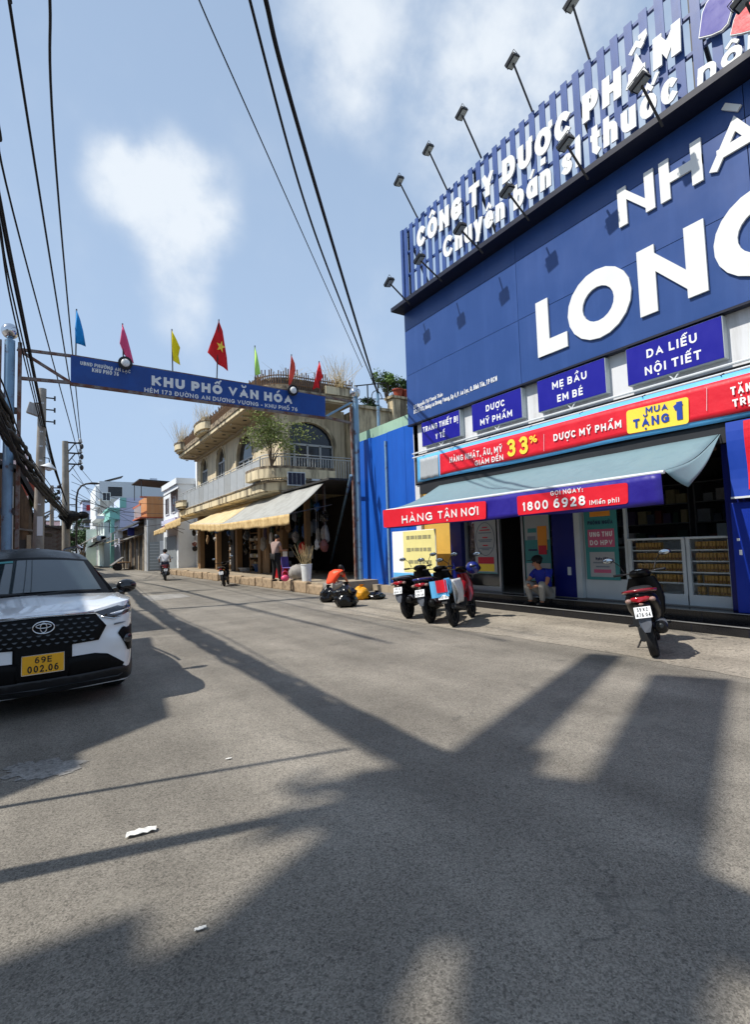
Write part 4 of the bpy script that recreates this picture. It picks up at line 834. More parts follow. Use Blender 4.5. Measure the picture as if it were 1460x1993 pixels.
for k, (px0, py0, pxm, pym, r) in enumerate([(0,388,37,575,.024), (0,410,40,610,.024), (0,440,30,600,.018), (0,455,33,640,.018)]):
    wire([gnd(px0-25, py0-130, 7.0), gnd(px0, py0, 7.0), gnd(pxm, pym, 6.8), onY(100-2*k, 880, 26), e4], r, 'black service cable of the twisted group beside the gate post', grp='twisted service cables', name='service_cable')
RE = onY(735, 765, 17.2)
wire([gnd(512,-60,8.5), gnd(517,0,8.5), gnd(603,325,8.0), RE], .036, 'heavier black cable dropping to the thin wall pole beside the pharmacy')
wire([gnd(478,-60,8.5), gnd(486,0,8.5), gnd(590,385,8.0), gnd(668,600,7.4), RE], .022, 'lighter black cable dropping alongside the heavier one to the wall pole')
wire([gnd(370,-60,9.5), gnd(387,0,9.5), gnd(520,300,9.0), onY(705,715,17.2)], .012, 'hair-thin wire crossing the open sky above the gate')
wp = thing('wall_pole', 'thin grey pole with a looped cable standing before the blue sheet wall', 'pole', (RE.x, 17.2, 0))
part('shaft', 'gate_steel', wp, MB().tube([(RE.x, 17.2, 0), (RE.x, 17.2, RE.z+.05)], .06, 10)); part('loop', 'cable', wp, MB().tube([RE+V((.25*math.cos(a*.4)-.1, -.08, .3*math.sin(a*.4)-.25)) for a in range(14)], .02, 5))
# street-crossing far wires
for k, (a, b) in enumerate([((133,960),(300,1012)), ((133,968),(318,1000)), ((135,1020),(330,1018))]):
    wire([onY(*a, 33), onY(*b, 48)], .015, 'fine wire strung across the far lane towards the orange house', grp='far lane wires', sag=.3)
# ================================================================ blue sheet wall, green wall, old terrace
WX = 9.75
y0, y1 = YE+.02, 16.45
bw = thing('sheet_wall', 'bright blue metal sheet wall between the pharmacy and the cream house', 'wall', (WX, 14.5, 0))
yv = y0
zt_ = onX(795, 826, WX).z
while yv < y1-.05:
    w = min(1.0, y1-yv); part('sheet', 'sheet_blue', bw, MB().box(WX, WX+.05+rn.uniform(0,.012), yv+.006, yv+w-.006, .1, zt_+rn.uniform(-.02,.02))); yv += w
part('frame_post', 'gate_steel', bw, MB().box(WX-.07, WX-.01, 14.35, 14.43, 0, zt_-.3)); part('plinth', 'pave_concrete', bw, MB().box(WX-.25, WX+.08, y0, y1, 0, .22))
tag(MB().box(WX+.12, WX+.35, y0, y1, 0, zt_+.38).build('green_wall', 'pale_green'), 'pale green plaster wall top above the blue sheet wall', 'wall')
yb = thing('notice_board', 'pale yellow and white notice banner with blurred lines beside the parked motorbikes', 'banner', (9.3, 11.6, .4))
ybp = [onX(764,1030,8.9), onX(848,1020,8.9), onX(848,1140,8.9), onX(764,1140,8.9)]
Y0_, Y1_ = ybp[1].y, ybp[0].y
part('sheet', 'print_white', yb, MB().box(8.88, 8.9, Y0_, Y1_, .35, 1.95)); part('yellow_print', 'plate_yellow_pale', yb, MB().box(8.872, 8.879, Y0_+.02, Y0_+(Y1_-Y0_)*.72, .75, 1.93)); part('blue_print', 'banner_lightblue', yb, MB().box(8.872, 8.879, Y0_+.02, Y1_-.02, .37, .72))
for z in (1.75, 1.4, 1.05):
    yq = Y0_+.2
    while yq < Y0_+(Y1_-Y0_)*.62: w = rn.uniform(.08,.22); part('smudge_print', 'print_smudge', yb, MB().box(8.866, 8.871, yq, yq+w, z-.055+rn.uniform(-.01,.01), z+.045)); yq += w+.04
part('leg', 'steel_dark', yb, MB().box(8.9, 8.94, Y0_+.05, Y0_+.1, 0, 1.9)); part('leg', 'steel_dark', yb, MB().box(8.9, 8.94, Y1_-.1, Y1_-.05, 0, 1.9))
# old house with roof terrace behind
TY = 21.0
th_ = thing('terrace_house', 'stained old house with a planted roof terrace behind the blue wall', 'house', (13, 23, 0))
zt2 = onY(740, 800, TY).z; xa = onY(697, 800, TY).x; xb = onY(800, 800, TY).x+2
part('wall', 'old_wall', th_, MB().box(xa, xb, TY, TY+5, 0, zt2)); part('cap', 'old_wall', th_, MB().box(xa-.05, xb, TY-.12, TY+.1, zt2, zt2+.14))
pa = onY(760, 782, TY).x; pier = part('pier', 'old_wall', th_, MB().box(pa, pa+.9, TY-.2, TY+.3, zt2-1.2, zt2+.7), bevel=.04); part('pier_cap', 'old_wall', th_, MB().box(pa-.1, pa+1.5, TY-.3, TY+.4, zt2+.7, zt2+.82))
for k in range(3): part('louvre_slot', 'tin_dark', th_, MB().box(pa+1.0+k*.16, pa+1.07+k*.16, TY-.16, TY-.1, zt2-.3, zt2+.45))
f = MB(); zr = onY(720, 760, TY).z+.25
for k in range(5): x = xa+.15+k*.62; f.bar((x, TY+.3, zt2), (x, TY+.3, zr+.12*k), .05)
f.bar((xa, TY+.3, zr-.05), (xa+2.8, TY+.3, zr+.6), .05).bar((xa, TY+.3, zt2+.5), (xa+2.8, TY+.3, zt2+.9), .04); part('railing', 'steel_dark', th_, f)
# ================================================================ cream corner house
SX, SY0, SY1, SXR = 8.03, 21.1, 38.9, 12.4; WXc, WYc = 9.3, 22.35
ch = thing('corner_house', 'cream two storey corner house with arched windows, balcony and roof terrace', 'house', (11, 30, 0))
def outline(off=0.0, r=1.1):
    x0, y0 = SX+off, SY0+off
    pts = [(SXR, y0)]+[(x0+r-r*math.sin(a*math.pi/2/8), y0+r-r*math.cos(a*math.pi/2/8)) for a in range(9)]+[(x0, SY1)]
    return pts
def slab(off, z0, z1, r=1.1): return MB().prism([(p[0], p[1], z0) for p in outline(off, r)]+[(SXR, SY1, z0)], (0,0,z1-z0))
bs = part('balcony_slab', 'cream_trim', ch, slab(0, 4.14, 4.5)); sub('edge_mould', 'stain_cap', bs, slab(-.05, 4.5, 4.56)); sub('drip_mould', 'cream_trim', bs, slab(.06, 4.08, 4.139))
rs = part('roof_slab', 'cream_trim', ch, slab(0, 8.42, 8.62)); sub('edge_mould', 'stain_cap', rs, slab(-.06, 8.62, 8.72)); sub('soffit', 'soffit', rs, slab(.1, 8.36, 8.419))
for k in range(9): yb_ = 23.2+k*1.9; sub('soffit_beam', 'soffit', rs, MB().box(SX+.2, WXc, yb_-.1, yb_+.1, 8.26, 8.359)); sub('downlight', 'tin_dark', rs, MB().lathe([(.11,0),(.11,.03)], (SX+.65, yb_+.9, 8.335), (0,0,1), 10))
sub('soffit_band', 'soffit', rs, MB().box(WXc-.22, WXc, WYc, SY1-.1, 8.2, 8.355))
# upper walls with arched openings
def yz(px, py): p = onX(px, py, WXc); return p.y, p.z
win = []
for (pa, pb, pt, pbm) in ((391.5,404,892,945), (422,438,871,932), (461,492,846,915)):
    yA = yz(pa, pbm)[0]; yB = yz(pb, pbm)[0]; zt = yz((pa+pb)/2, pt)[1]; win.append((yB, yA, 4.6, zt))
win += [(33.9, 34.0, 0, 0)][:0]
mb = MB(); holes = [arch(a, b, z0, z1) for (a, b, z0, z1) in win]
wall_holes(mb, [(WYc, 4.56), (SY1, 4.56), (SY1, 8.36), (WYc, 8.36)], holes, (WXc, 0, 0), (0,1,0), (0,0,1), (.22,0,0))
xa_ = onY(549, 900, WYc).x; xb_ = onY(650, 900, WYc).x; zfa = onY(600, 822, WYc).z
wall_holes(mb, [(WXc, 4.56), (SXR, 4.56), (SXR, 8.36), (WXc, 8.36)], [arch(xa_, xb_, 4.6, zfa, 1.1)], (0, WYc, 0), (1,0,0), (0,0,1), (0,.22,0))
mb.box(SXR-.02, SXR+.2, WYc, SY1, 0, 8.36).box(WXc, SXR, SY1-.2, SY1, 0, 8.36)
part('wall', 'cream', ch, mb)
def win_fill(axis, a, b, z0, z1, rise, nm='window', nbar=3):
    cy = lambda u, z, d: (WXc+.12+d, u, z) if axis == 'x' else (u, WYc+.12+d, z)
    hole = arch(a, b, z0, z1, rise); dv = V((.01,0,0)) if axis == 'x' else V((0,.01,0))
    w = part(nm, 'dark_glass', ch, MB().prism([V(cy(p[0], p[1], .05)) for p in hole], dv))
    zs = z1-(rise or (b-a)/2); f = MB(); ax = (lambda u0, u1, z_0, z_1: f.box(WXc+.1, WXc+.165, u0, u1, z_0, z_1)) if axis == 'x' else (lambda u0, u1, z_0, z_1: f.box(u0, u1, WYc+.1, WYc+.165, z_0, z_1))
    for k in range(nbar+1): u = a+(b-a)*k/nbar; ax(max(a, u-.045), min(b, u+.045), z0, zs)
    ax(a, b, zs-.05, zs+.05)
    sub('frame', 'rail_grey', w, f)
    o = arch(a-.14, b+.14, z0, z1+.14, (rise or (b-a)/2)+.14); i_ = arch(a, b, z0, z1, rise); t = MB()
    n = len(o)
    for k in range(1, n-1):
        q = [o[k], o[k+1], i_[k+1], i_[k]]
        t.prism([V(cy(p[0], p[1], -.17)) for p in q], (.05,0,0) if axis == 'x' else (0,.05,0))
    sub('arch_mould', 'cream_trim', w, t)
for (a, b, z0, z1) in win: win_fill('x', a, b, z0, z1, None)
win_fill('y', xa_, xb_, 4.6, zfa, 1.1, 'balcony_door', 4)
# a plain pilaster on the house corner
part('pilaster', 'cream', ch, MB().box(WXc-.06, WXc+.3, WYc-.06, WYc+.3, 4.56, 8.36))
# balcony railing
zr0, zr1 = 4.62, 5.78
edge = [V((p[0], p[1], 0)) for p in outline(.12, 1.0)]
f = MB()
for z in (zr1, zr1-.12, zr0): f.tube([p+V((0,0,z)) for p in edge], .025, 6)
part('handrail', 'rail_grey', ch, f, smooth=80)
pk = None; n_front = 0
def along(pts, step):
    out = []; acc_ = 0
    for i in range(len(pts)-1):
        a, b = pts[i], pts[i+1]; d = (b-a).length; t = acc_
        while t < d: out.append(a.lerp(b, t/d)); t += step
        acc_ = t-d
    return out
for p in along(edge[:-1], .135):
    if pk is None: pk = part('picket', 'rail_grey', ch, MB().box(p.x-.014, p.x+.014, p.y-.014, p.y+.014, zr0, zr1-.1)); p0 = p
    else: c = pk.copy(); COL.objects.link(c); c.parent = ch; c.location = pk.location+(p-p0)
yv = SY0+1.3; k = 0
while yv < SY1-.6:
    w = 1.12; part('railing_panel', 'rail_grey' if k % 5 == 4 else 'rail_pale', ch, MB().box(SX+.11, SX+.125, yv+.03, yv+w-.03, zr0+.02, zr1-.16)); part('post', 'rail_grey', ch, MB().box(SX+.09, SX+.15, yv-.03, yv+.03, 4.5, zr1))
    f = MB()
    for q in range(1, 8): f.box(SX+.098, SX+.112, yv+w*q/8-.012, yv+w*q/8+.012, zr0, zr1-.12)
    part('panel_bars', 'rail_grey', ch, f); yv += w; k += 1
# planters
def bulge(yc, ln, dp, z0, z1, x0, nm, mt, cap='stain_cap'):
    pts = [(x0, yc+ln/2)]+[(x0-dp*math.sin(a*math.pi/8)**.6, yc+ln/2*math.cos(a*math.pi/8)) for a in range(1, 8)]+[(x0, yc-ln/2)]
    b = part(nm, mt, ch, MB().prism([(p[0], p[1], z0) for p in pts], (0,0,z1-z0)).prism([(x0+(p[0]-x0)*.75, yc+(p[1]-yc)*.8, z0-.14) for p in pts], (0,0,.139)))
    sub('cap', cap, b, MB().prism([(x0+.0+(p[0]-x0)*1.08, yc+(p[1]-yc)*1.05, z1) for p in pts], (0,0,.09)))
bulge(yz(384,965)[0]-1.2, 2.2, .42, 4.72, 5.05, SX, 'planter', 'cream_trim'); bulge(37.8, 1.8, .42, 4.72, 5.05, SX, 'planter', 'cream_trim')
pts = [(x, y) for (x, y) in outline(-.3, 1.2)][:-1]; pts = [(11.2, SY0-.3)]+[p for p in pts if p[0] < 11.2]+[(SX-.3, 23.2), (SX, 23.4)]+[p for p in reversed(outline(.0, 1.1)) if p[1] < 23.2 and p[0] < 11.2]+[(11.2, SY0)]
pl_ = part('corner_planter', 'cream_trim', ch, MB().prism([(p[0], p[1], 4.66) for p in pts], (0,0,.40))); sub('cap', 'stain_cap', pl_, MB().prism([(p[0], p[1], 5.06) for p in pts], (0,0,.12)))
for z0 in range(3): sub('drain_slot', 'white_metal', pl_, MB().box(9.3+z0*.7, 9.7+z0*.7, SY0-.29, SY0-.05, 4.57, 4.655))
sp_ = tag(MB().obox(onY(577, 932, SY0-.4), (.42,0,0), (0,.02,0), (0,0,.3)).build('solar_lamp', 'white_metal'), 'small dark solar panel hung on the balcony railing of the cream house', 'solar panel'); c = onY(577, 932, SY0-.4)
for k in range(4): MB().obox(c+V((-.3+.2*k, -.024, 0)), (.09,0,0), (0,.004,0), (0,0,.26)).build('cell', 'solar', sp_, world=True)
# roof terrace
f = MB()
for p in along([V((q[0], q[1], 0)) for q in outline(.06, 1.1)], .11): f.box(p.x-.02, p.x+.02, p.y-.02, p.y+.02, 8.72, 9.4+rn.uniform(-.05,.3))
rb_ = part('roof_bars', 'rust_bars', ch, f); rb_['kind'] = 'stuff'
f = MB()
for z in (9.35, 8.95): f.tube([V((q[0], q[1], z)) for q in outline(.06, 1.1)], .025, 6)
part('roof_rail', 'rust_bars', ch, f)
pr_ = [V((q[0], q[1], 0)) for q in outline(.14, 1.1)]
f = MB()
for a, b in zip(pr_[:-2], pr_[1:-1]): f.add([a+V((0,0,8.72)), b+V((0,0,8.72)), b+V((0,0,9.28)), a+V((0,0,9.28))], [(0,1,2,3)])
part('roof_netting', 'mesh_grey', ch, f)
part('roof_sheeting', 'mesh_grey', ch, MB().grid(lambda u, v: V((SX+.3+.05*math.sin(u*20), 24+u*14.6, 8.72+v*(1.0+.5*math.sin(u*7)**2))), 30, 2))
bulge(31.6, 2.6, .5, 8.8, 9.25, SX, 'roof_planter', 'cream_trim'); bulge(38.0, 1.7, .45, 8.8, 9.2, SX, 'roof_planter', 'cream_trim')
part('roof_pier', 'cream_trim', ch, MB().box(10.9, 12.35, SY0-.12, SY0+.35, 8.73, 9.1)); 
mb = MB().prism([(p[0], p[1], 8.73) for p in outline(-.02, 1.3)[1:]][:10]+[(8.9, 23.0, 8.73), (9.8, 21.6, 8.73)], (0,0,.2)); part('corner_parapet', 'stain_cap', ch, mb)
rg = random.Random(11)
def drytuft(c, n, h, lab, spread=.35):
    mb = MB()
    for i in range(n):
        b = V(c)+V((rg.gauss(0, spread*.5), rg.gauss(0, spread*.5), 0)); t = b+V((rg.gauss(0, spread), rg.gauss(0, spread), h*rg.uniform(.5, 1.05)))
        mb.tube([b, b.lerp(t, .6)+V((rg.gauss(0,.05), rg.gauss(0,.05), .03)), t], [.008, .006, .003], 3)
    o = tag(mb.build('dry_grass_tuft', 'dry_grass'), lab, 'plant'); return o
drytuft((8.0, 38.0, 9.29), 90, 1.6, 'tall dry grass tuft on the far roof planter of the cream house')
drytuft((11.7, 21.2, 9.1), 110, 1.5, 'bleached dry grass tuft at the street-gate end of the roof terrace', .5)
drytuft((8.0, 31.6, 9.34), 70, 1.3, 'dry grass tuft on the middle roof planter of the cream house')
drytuft((9.2, 21.5, 9.08), 60, .55, 'low dry grass fringe on the rounded roof corner', .8)
# ground floor
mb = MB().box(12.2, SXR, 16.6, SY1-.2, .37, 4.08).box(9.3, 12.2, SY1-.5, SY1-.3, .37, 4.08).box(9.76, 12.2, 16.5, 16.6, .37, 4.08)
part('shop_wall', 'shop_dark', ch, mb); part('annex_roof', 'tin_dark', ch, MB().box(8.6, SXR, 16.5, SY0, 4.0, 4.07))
for (y0_, y1_) in ((22.3,22.75), (25.2,25.75), (29.0,29.5), (33.2,33.7), (37.4,38.2)): part('shop_column', 'shop_wood', ch, MB().box(9.15, 9.45, y0_+.08, y1_-.08, .37, 4.08))
part('shop_column', 'shop_wood', ch, MB().box(9.0, 9.2, 19.4, 19.62, .37, 4.0))
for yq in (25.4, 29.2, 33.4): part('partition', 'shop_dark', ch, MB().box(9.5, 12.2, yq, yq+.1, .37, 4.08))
part('door_leaf', 'shop_wood', ch, MB().box(9.2, 9.26, 24.2, 25.1, .38, 3.1)); part('door_leaf', 'shop_wood', ch, MB().box(9.2, 9.26, 22.8, 23.3, .38, 3.1)); part('rolled_gate', 'steel_dark', ch, MB().box(9.12, 9.3, 29.6, 30.2, .38, 3.6))
# awnings of the shops
def awn(name, lab, F, Wl, mtop, mval, drop=.42, nseg=24, txt=None):
    t = thing(name, lab, 'awning', tuple(F[0]-V((0,0,drop))), group='street shop awnings')
    a, b = F; c, d = Wl
    part('canopy', mtop, t, MB().grid(lambda u, v: (c.lerp(d, u)).lerp(a.lerp(b, u), v)+V((0,0,-.06*math.sin(math.pi*v)+.015*math.sin(u*25))), nseg, 6), solid=.006, smooth=80)
    dv = (b-a).normalized(); nm = V((-abs(dv.y), dv.x*math.copysign(1, dv.y), 0)).normalized()
    part('valance', mval, t, MB().grid(lambda u, v: a.lerp(b, u)+nm*(.02+.03*v*math.sin(u*nseg*2.6+math.sin(u*9)*2))+V((0,0,-drop*v*(1+.05*math.sin(u*nseg*1.1)+.08*math.sin(u*5.3)))), nseg*5, 4), solid=.004, smooth=120)
    part('front_bar', 'rail_grey', t, MB().tube([a, b], .025, 6)); part('arm', 'steel_dark', t, MB().bar(a, (c.x, a.y, c.z-.9), .03)); part('arm', 'steel_dark', t, MB().bar(b, (d.x, b.y, d.z-.9), .03))
    return t
f0, f1, f2 = onX(370,1020,7.1), onX(430,1020,7.1), onX(564,1000,7.1)
awn('shop_awning', 'grey fabric awning with ochre frilled valance on the near corner of the cream house', (f2, f1), (V((8.75, f2.y+.5, 4.0)), V((8.75, f1.y, 4.0))), 'awning_grey', 'valance', .36)
awn('shop_awning', 'cream fabric awning with ochre frilled valance beneath the cream house balcony', (f1+V((0,.03,.0)), f0), (V((8.75, f1.y+.03, 4.0)), V((8.75, f0.y, 4.0))), 'awning_cream', 'valance', .36)
g0, g1 = onX(321,1021,7.3), onX(352,1007,7.3)
awn('shop_awning', 'faded tan awning at the far end of the cream house', (g1, g0), (V((8.6, g1.y, 3.9)), V((8.6, g0.y, 3.9))), 'awning_cream', 'valance', .5)
h0, h1 = onX(300,1034,7.5), onX(324,1024,7.5)
awn('shop_awning', 'dark red awning with tan edge beyond the cream house', (h1, h0), (V((8.8, h1.y, 4.2)), V((8.8, h0.y, 4.2))), 'awning_red', 'valance', .4)
# shop clutter on the pavement
def put(px, py, z=.37): return gnd(px, py, z)
def bucket(px, py, r, h, mt, lab):
    c = put(px, py); t = thing('bucket', lab, 'bucket', tuple(c)); part('shell', mt, t, MB().lathe([(r*.78,0),(r,h),(r*1.06,h),(r*1.06,h-.03),(r*.95,h-.03),(r*.74,.02)], c, (0,0,1), 18), smooth=40); return c, t
c, t = bucket(597, 1132, .2, .62, 'plastic_white', 'tall white bucket holding dry branches on the shop pavement')
mb = MB()
for i in range(40): d = V((rg.gauss(-.15,.25), rg.gauss(0,.22), 1)); mb.tube([c+V((rg.gauss(0,.06), rg.gauss(0,.06), .3)), c+V((0,0,.5))+d*rg.uniform(.4,.85)], [.012,.005], 4)
tag(mb.build('branch_bunch', 'dry_grass'), 'bunch of dry branches standing in the tall white bucket', 'branches')
bucket(548, 1124, .33, .5, 'plastic_red', 'large red plastic tub behind the standing shopper'); bucket(512, 1112, .55, .42, 'plastic_blue', 'wide dark blue plastic tub before the wooden door leaf'); bucket(478, 1111, .5, .2, 'plastic_white', 'flat white basin before the cream shop columns'); bucket(470, 1109, .42, .28, 'plastic_white', 'pale stacked basin beside the flat white one')
c = put(565, 1126); t = thing('plastic_chair', 'purple plastic chair on the shop pavement beside the red tub', 'chair', tuple(c), rz=.5)
part('seat', 'plastic_purple', t, MB().box(-.22,.22,-.22,.22,.42,.45), world=False, bevel=.01); part('backrest', 'plastic_purple', t, MB().grid(lambda u, v: V((-.22+.44*u, .22+.06*v+.04*math.sin(math.pi*u), .45+.42*v)), 6, 4), world=False, solid=.02)
for sx in (-1,1):
    for sy in (-1,1): part('leg', 'plastic_purple', t, MB().bar((sx*.19, sy*.19, .42), (sx*.24, sy*.24, 0), .04), world=False)
c = put(555, 1132); t = thing('shopping_bag', 'small pink plastic bag on the kerb side of the shop pavement', 'bag', tuple(c)); part('body', 'plastic_pink', t, MB().ball(c+V((0,0,.13)), (.15,.12,.12), 12, 8), smooth=180); part('handle', 'plastic_pink', t, MB().tube([c+V((.12*math.cos(a*.4),0,.24+.14*math.sin(a*.4))) for a in range(9)], .015, 5))
def sack(px, py, r, mt, lab):
    c = put(px, py); mb = MB().ball(c+V((0,0,r*.62)), (r,r*.9,r*.72), 14, 9)
    for v in mb.v: v += V((rg.gauss(0,.025), rg.gauss(0,.025), rg.gauss(0,.02)))
    o = tag(mb.build('sack', mt, smooth=180), lab, 'sack'); return o
sack(584,1127,.42,'sack','slumped grey sack beside the tall white bucket'); sack(470,1092,.4,'sack','full pale sack stacked behind the flat basins'); sack(425,1098,.35,'black_bag','dark full sack at the foot of the shop columns'); sack(441,1089,.4,'sack','lumpy grey sack on the inner shop rack')
# hanging goods and racks in the dark shop
for k in range(90):
    px = rg.uniform(365, 640); x = rg.uniform(8.85, 10.2); y_ = onX(px, 1050, x).y
    if y_ < 16.8: continue
    z = rg.uniform(1.5, 3.4); mt = rg.choice(['sack','white_bag','shop_wood','stock_1','stock_2','stock_5','plastic_blue','black_bag','stock_3','shop_dark'])
    mb = MB().ball((x, y_, z), (rg.uniform(.07,.2), rg.uniform(.07,.2), rg.uniform(.12,.36)), 8, 6)
    for v in mb.v: v += V((rg.gauss(0,.02), rg.gauss(0,.02), rg.gauss(0,.02)))
    mb.tube([(x, y_, z+.1), (x, y_, 3.98)], .006, 4)
    tag(mb.build('hanging_goods', mt), 'bundle of goods hanging on a string in the dark corner shop', 'goods', 'goods hanging in the corner shop')
for (yc, lab) in ((27.4, 'wooden rack of folded goods between the cream columns'), (31.2, 'wooden rack of dark goods in the far shop bay'), (23.7, 'low rack of folded goods beside the wooden door leaf')):
    t = thing('goods_rack', lab, 'rack', (9.9, yc, .37))
    for s in (-.85, .85): part('upright', 'shop_wood', t, MB().box(9.6, 9.65, yc+s-.03, yc+s+.03, .37, 2.6))
    for z in (.7, 1.15, 1.6, 2.05, 2.5): part('shelf', 'shop_wood', t, MB().box(9.55, 10.1, yc-.85, yc+.85, z-.03, z))
    for z in (.7, 1.15, 1.6, 2.05):
        for q in range(5):
            yy_ = yc-.7+q*.34; h = rg.uniform(.12,.34); tag(MB().box(9.58, 9.95, yy_-.14, yy_+.14, z, z+h).build('folded_goods', rg.choice(['sack','stock_0','stock_4','stock_6','shop_wood','white_bag']), bevel=.03), 'folded pack of goods on a wooden rack in the corner shop', 'goods', 'folded goods on the shop racks')
tag(MB().ball(onX(590,1068,9.0), (.2,.2,.3), 12, 8).build('hanging_cloth', 'red_cloth', smooth=180), 'red cloth bundle hanging above the tall white bucket', 'cloth')
c = onX(604, 1075, 9.0); tag(MB().box(c.x-.01, c.x+.01, c.y-.22, c.y+.22, c.z-.25, c.z+.25).build('shop_placard', 'lichen'), 'small grey placard hanging in the shop beside the red cloth', 'placard')
c = onX(555, 1084, 8.95); tag(MB().box(c.x-.01, c.x+.01, c.y-.25, c.y+.25, c.z-.25, c.z+.25).build('shop_placard', 'print_white'), 'white card hanging in the shop behind the shopper', 'placard')
# ================================================================ plants
def foliage(c, rad, n, size, seed, holes=.25):
    r_ = random.Random(seed); out = []; cl = [V(c)+V((r_.gauss(0,.45)*rad[0], r_.gauss(0,.45)*rad[1], r_.gauss(0,.42)*rad[2])) for _ in range(max(5, n//110))]
    for i in range(n):
        b = r_.choice(cl); out.append(b+V((r_.gauss(0,.20)*rad[0], r_.gauss(0,.20)*rad[1], r_.gauss(0,.16)*rad[2])))
    return MB().leaves(out, size, r_, .3), cl
def bush(name, lab, base, c, rad, n, size, seed, mt='leaf', trunk=.04, cat='plant'):
    t = thing(name, lab, cat, tuple(base)); mb, cl = foliage(c, rad, n, size, seed); part('crown', mt, t, mb, normals=False)
    f = MB(); base = V(base)
    for q in cl[:12]: m_ = base.lerp(V(c), .45)+(q-V(c))*.25; f.tube([base, m_, q], [trunk, trunk*.6, trunk*.2], 5)
    part('trunk', 'bark', t, f); return t
b = onY(528, 920, SY0-.12); b.z = 5.1; cc = onY(533, 845, SY0-.3)
bush('balcony_tree', 'small feathery tree growing out of the balcony planter of the cream house', b, cc, (1.5,.7,1.0), 2400, .06, 21, 'leaf_olive', .028, 'tree')
cc2 = onY(495, 830, SY0-.4); mb, cl = foliage(cc2, (.7,.4,.5), 500, .055, 5)
bush('potted_bush', 'dense green bush on the pavement end beside the rider', gnd(341,1100,.37), gnd(341,1100,.37)+V((0,0,1.0)), (.75,.9,.75), 1500, .11, 31, 'leaf', .04)
for k, (px, py, h, n, lab) in enumerate([(752,742,1.3,900,'tall leafy terrace plant beside the blue fascia'), (768,745,1.1,700,'loose leafy terrace plant above the terracotta pots'), (722,790,.7,700,'dense dark shrub behind the terrace railing'), (706,800,.5,500,'low dark shrub beside the gate post on the terrace'), (787,795,.6,400,'drooping plant below the terracotta pots')]):
    c = onY(px, py, TY+.5); bush('terrace_plant', lab, (c.x, c.y, c.z-h*.9), c, (.65,.5,h*.6), n, .07, 40+k, 'leaf_dark' if k in (2,3) else 'leaf', .03)
for k, (px, py) in enumerate(((775,778), (790,776))):
    c = onY(px, py, TY-.05); c.z = zt2+.82; t = thing('flower_pot', 'terracotta flower pot on the terrace pier cap', 'pot', tuple(c), group='terracotta pots on the terrace'); part('pot', 'terracotta', t, MB().lathe([(.18,0),(.26,.34),(.3,.34),(.3,.4),(.24,.4)], c, (0,0,1), 14), smooth=40); mb, cl = foliage(c+V((0,0,.65)), (.3,.3,.3), 220, .07, 60+k); part('leaves', 'leaf_dark', t, mb, normals=False)
# ================================================================ houses farther along the lane
def opening(par, face, a0, a1, z0, z1, at, nm='window', fm='white_metal', gm='dark_glass', bars=1, d=.05):
    # face 'x': on a wall facing -X at x=at, a = Y range; face 'y': on a wall facing -Y at y=at, a = X range
    bx = (lambda m, u0, u1, w0, w1, d0, d1: m.box(at-d1, at-d0, u0, u1, w0, w1)) if face == 'x' else (lambda m, u0, u1, w0, w1, d0, d1: m.box(u0, u1, at-d1, at-d0, w0, w1))
    f = MB(); t = .07
    bx(f, a0-t, a1+t, z1, z1+t, 0, d); bx(f, a0-t, a1+t, z0-t, z0, 0, d+.03); bx(f, a0-t, a0, z0, z1, 0, d); bx(f, a1, a1+t, z0, z1, 0, d)
    for k in range(1, bars+1): u = a0+(a1-a0)*k/(bars+1); bx(f, u-.025, u+.025, z0, z1, .012, d-.01)
    w = part(nm, fm, par, f); p = MB(); bx(p, a0, a1, z0, z1, -.0, .01); sub('pane', gm, w, p); return w
def tin(name, lab, a, b, c, d, mt, cat='roof', grp=None):   # a corrugated lean-to sheet: a-b high edge, c-d low edge
    a, b, c, d = V(a), V(b), V(c), V(d); n = max(8, int((b-a).length/.18))
    return tag(MB().grid(lambda u, v: a.lerp(b, u).lerp(c.lerp(d, u), v)+V((0,0,.025*math.sin(u*n*math.pi))), n*2, 3).build(name, mt, solid=.01), lab, cat, grp)
# white narrow house next to the cream one
h = thing('narrow_house', 'narrow white house with a slanted roof edge right beyond the cream house', 'house', (10, 44, 0))
part('wall', 'far_white', h, MB().box(8.5, 14, 41.6, 47.5, 0, 6.9)); part('parapet', 'far_white', h, MB().box(8.35, 14, 41.5, 47.6, 6.9, 7.35)); part('canopy', 'tin_dark', h, MB().prism([(8.5,41.2,6.5),(8.5,44.5,6.5),(7.6,44.5,5.9),(7.6,41.2,5.9)], (0,0,.06)))
opening(h, 'x', 42.4, 43.6, 4.8, 6.1, 8.5); opening(h, 'x', 45.0, 46.4, 4.8, 6.1, 8.5); part('roller_shutter', 'shutter', h, MB().box(8.44, 8.5, 42.2, 46.9, .1, 2.9)); part('lintel', 'lavender', h, MB().box(8.3, 8.5, 41.7, 47.4, 3.9, 4.3))
tag(MB().box(9.8, 16, 39.6, 41.5, 0, 8.8).build('rear_house', 'far_white'), 'bright white wall of a taller house behind the cream house', 'house')
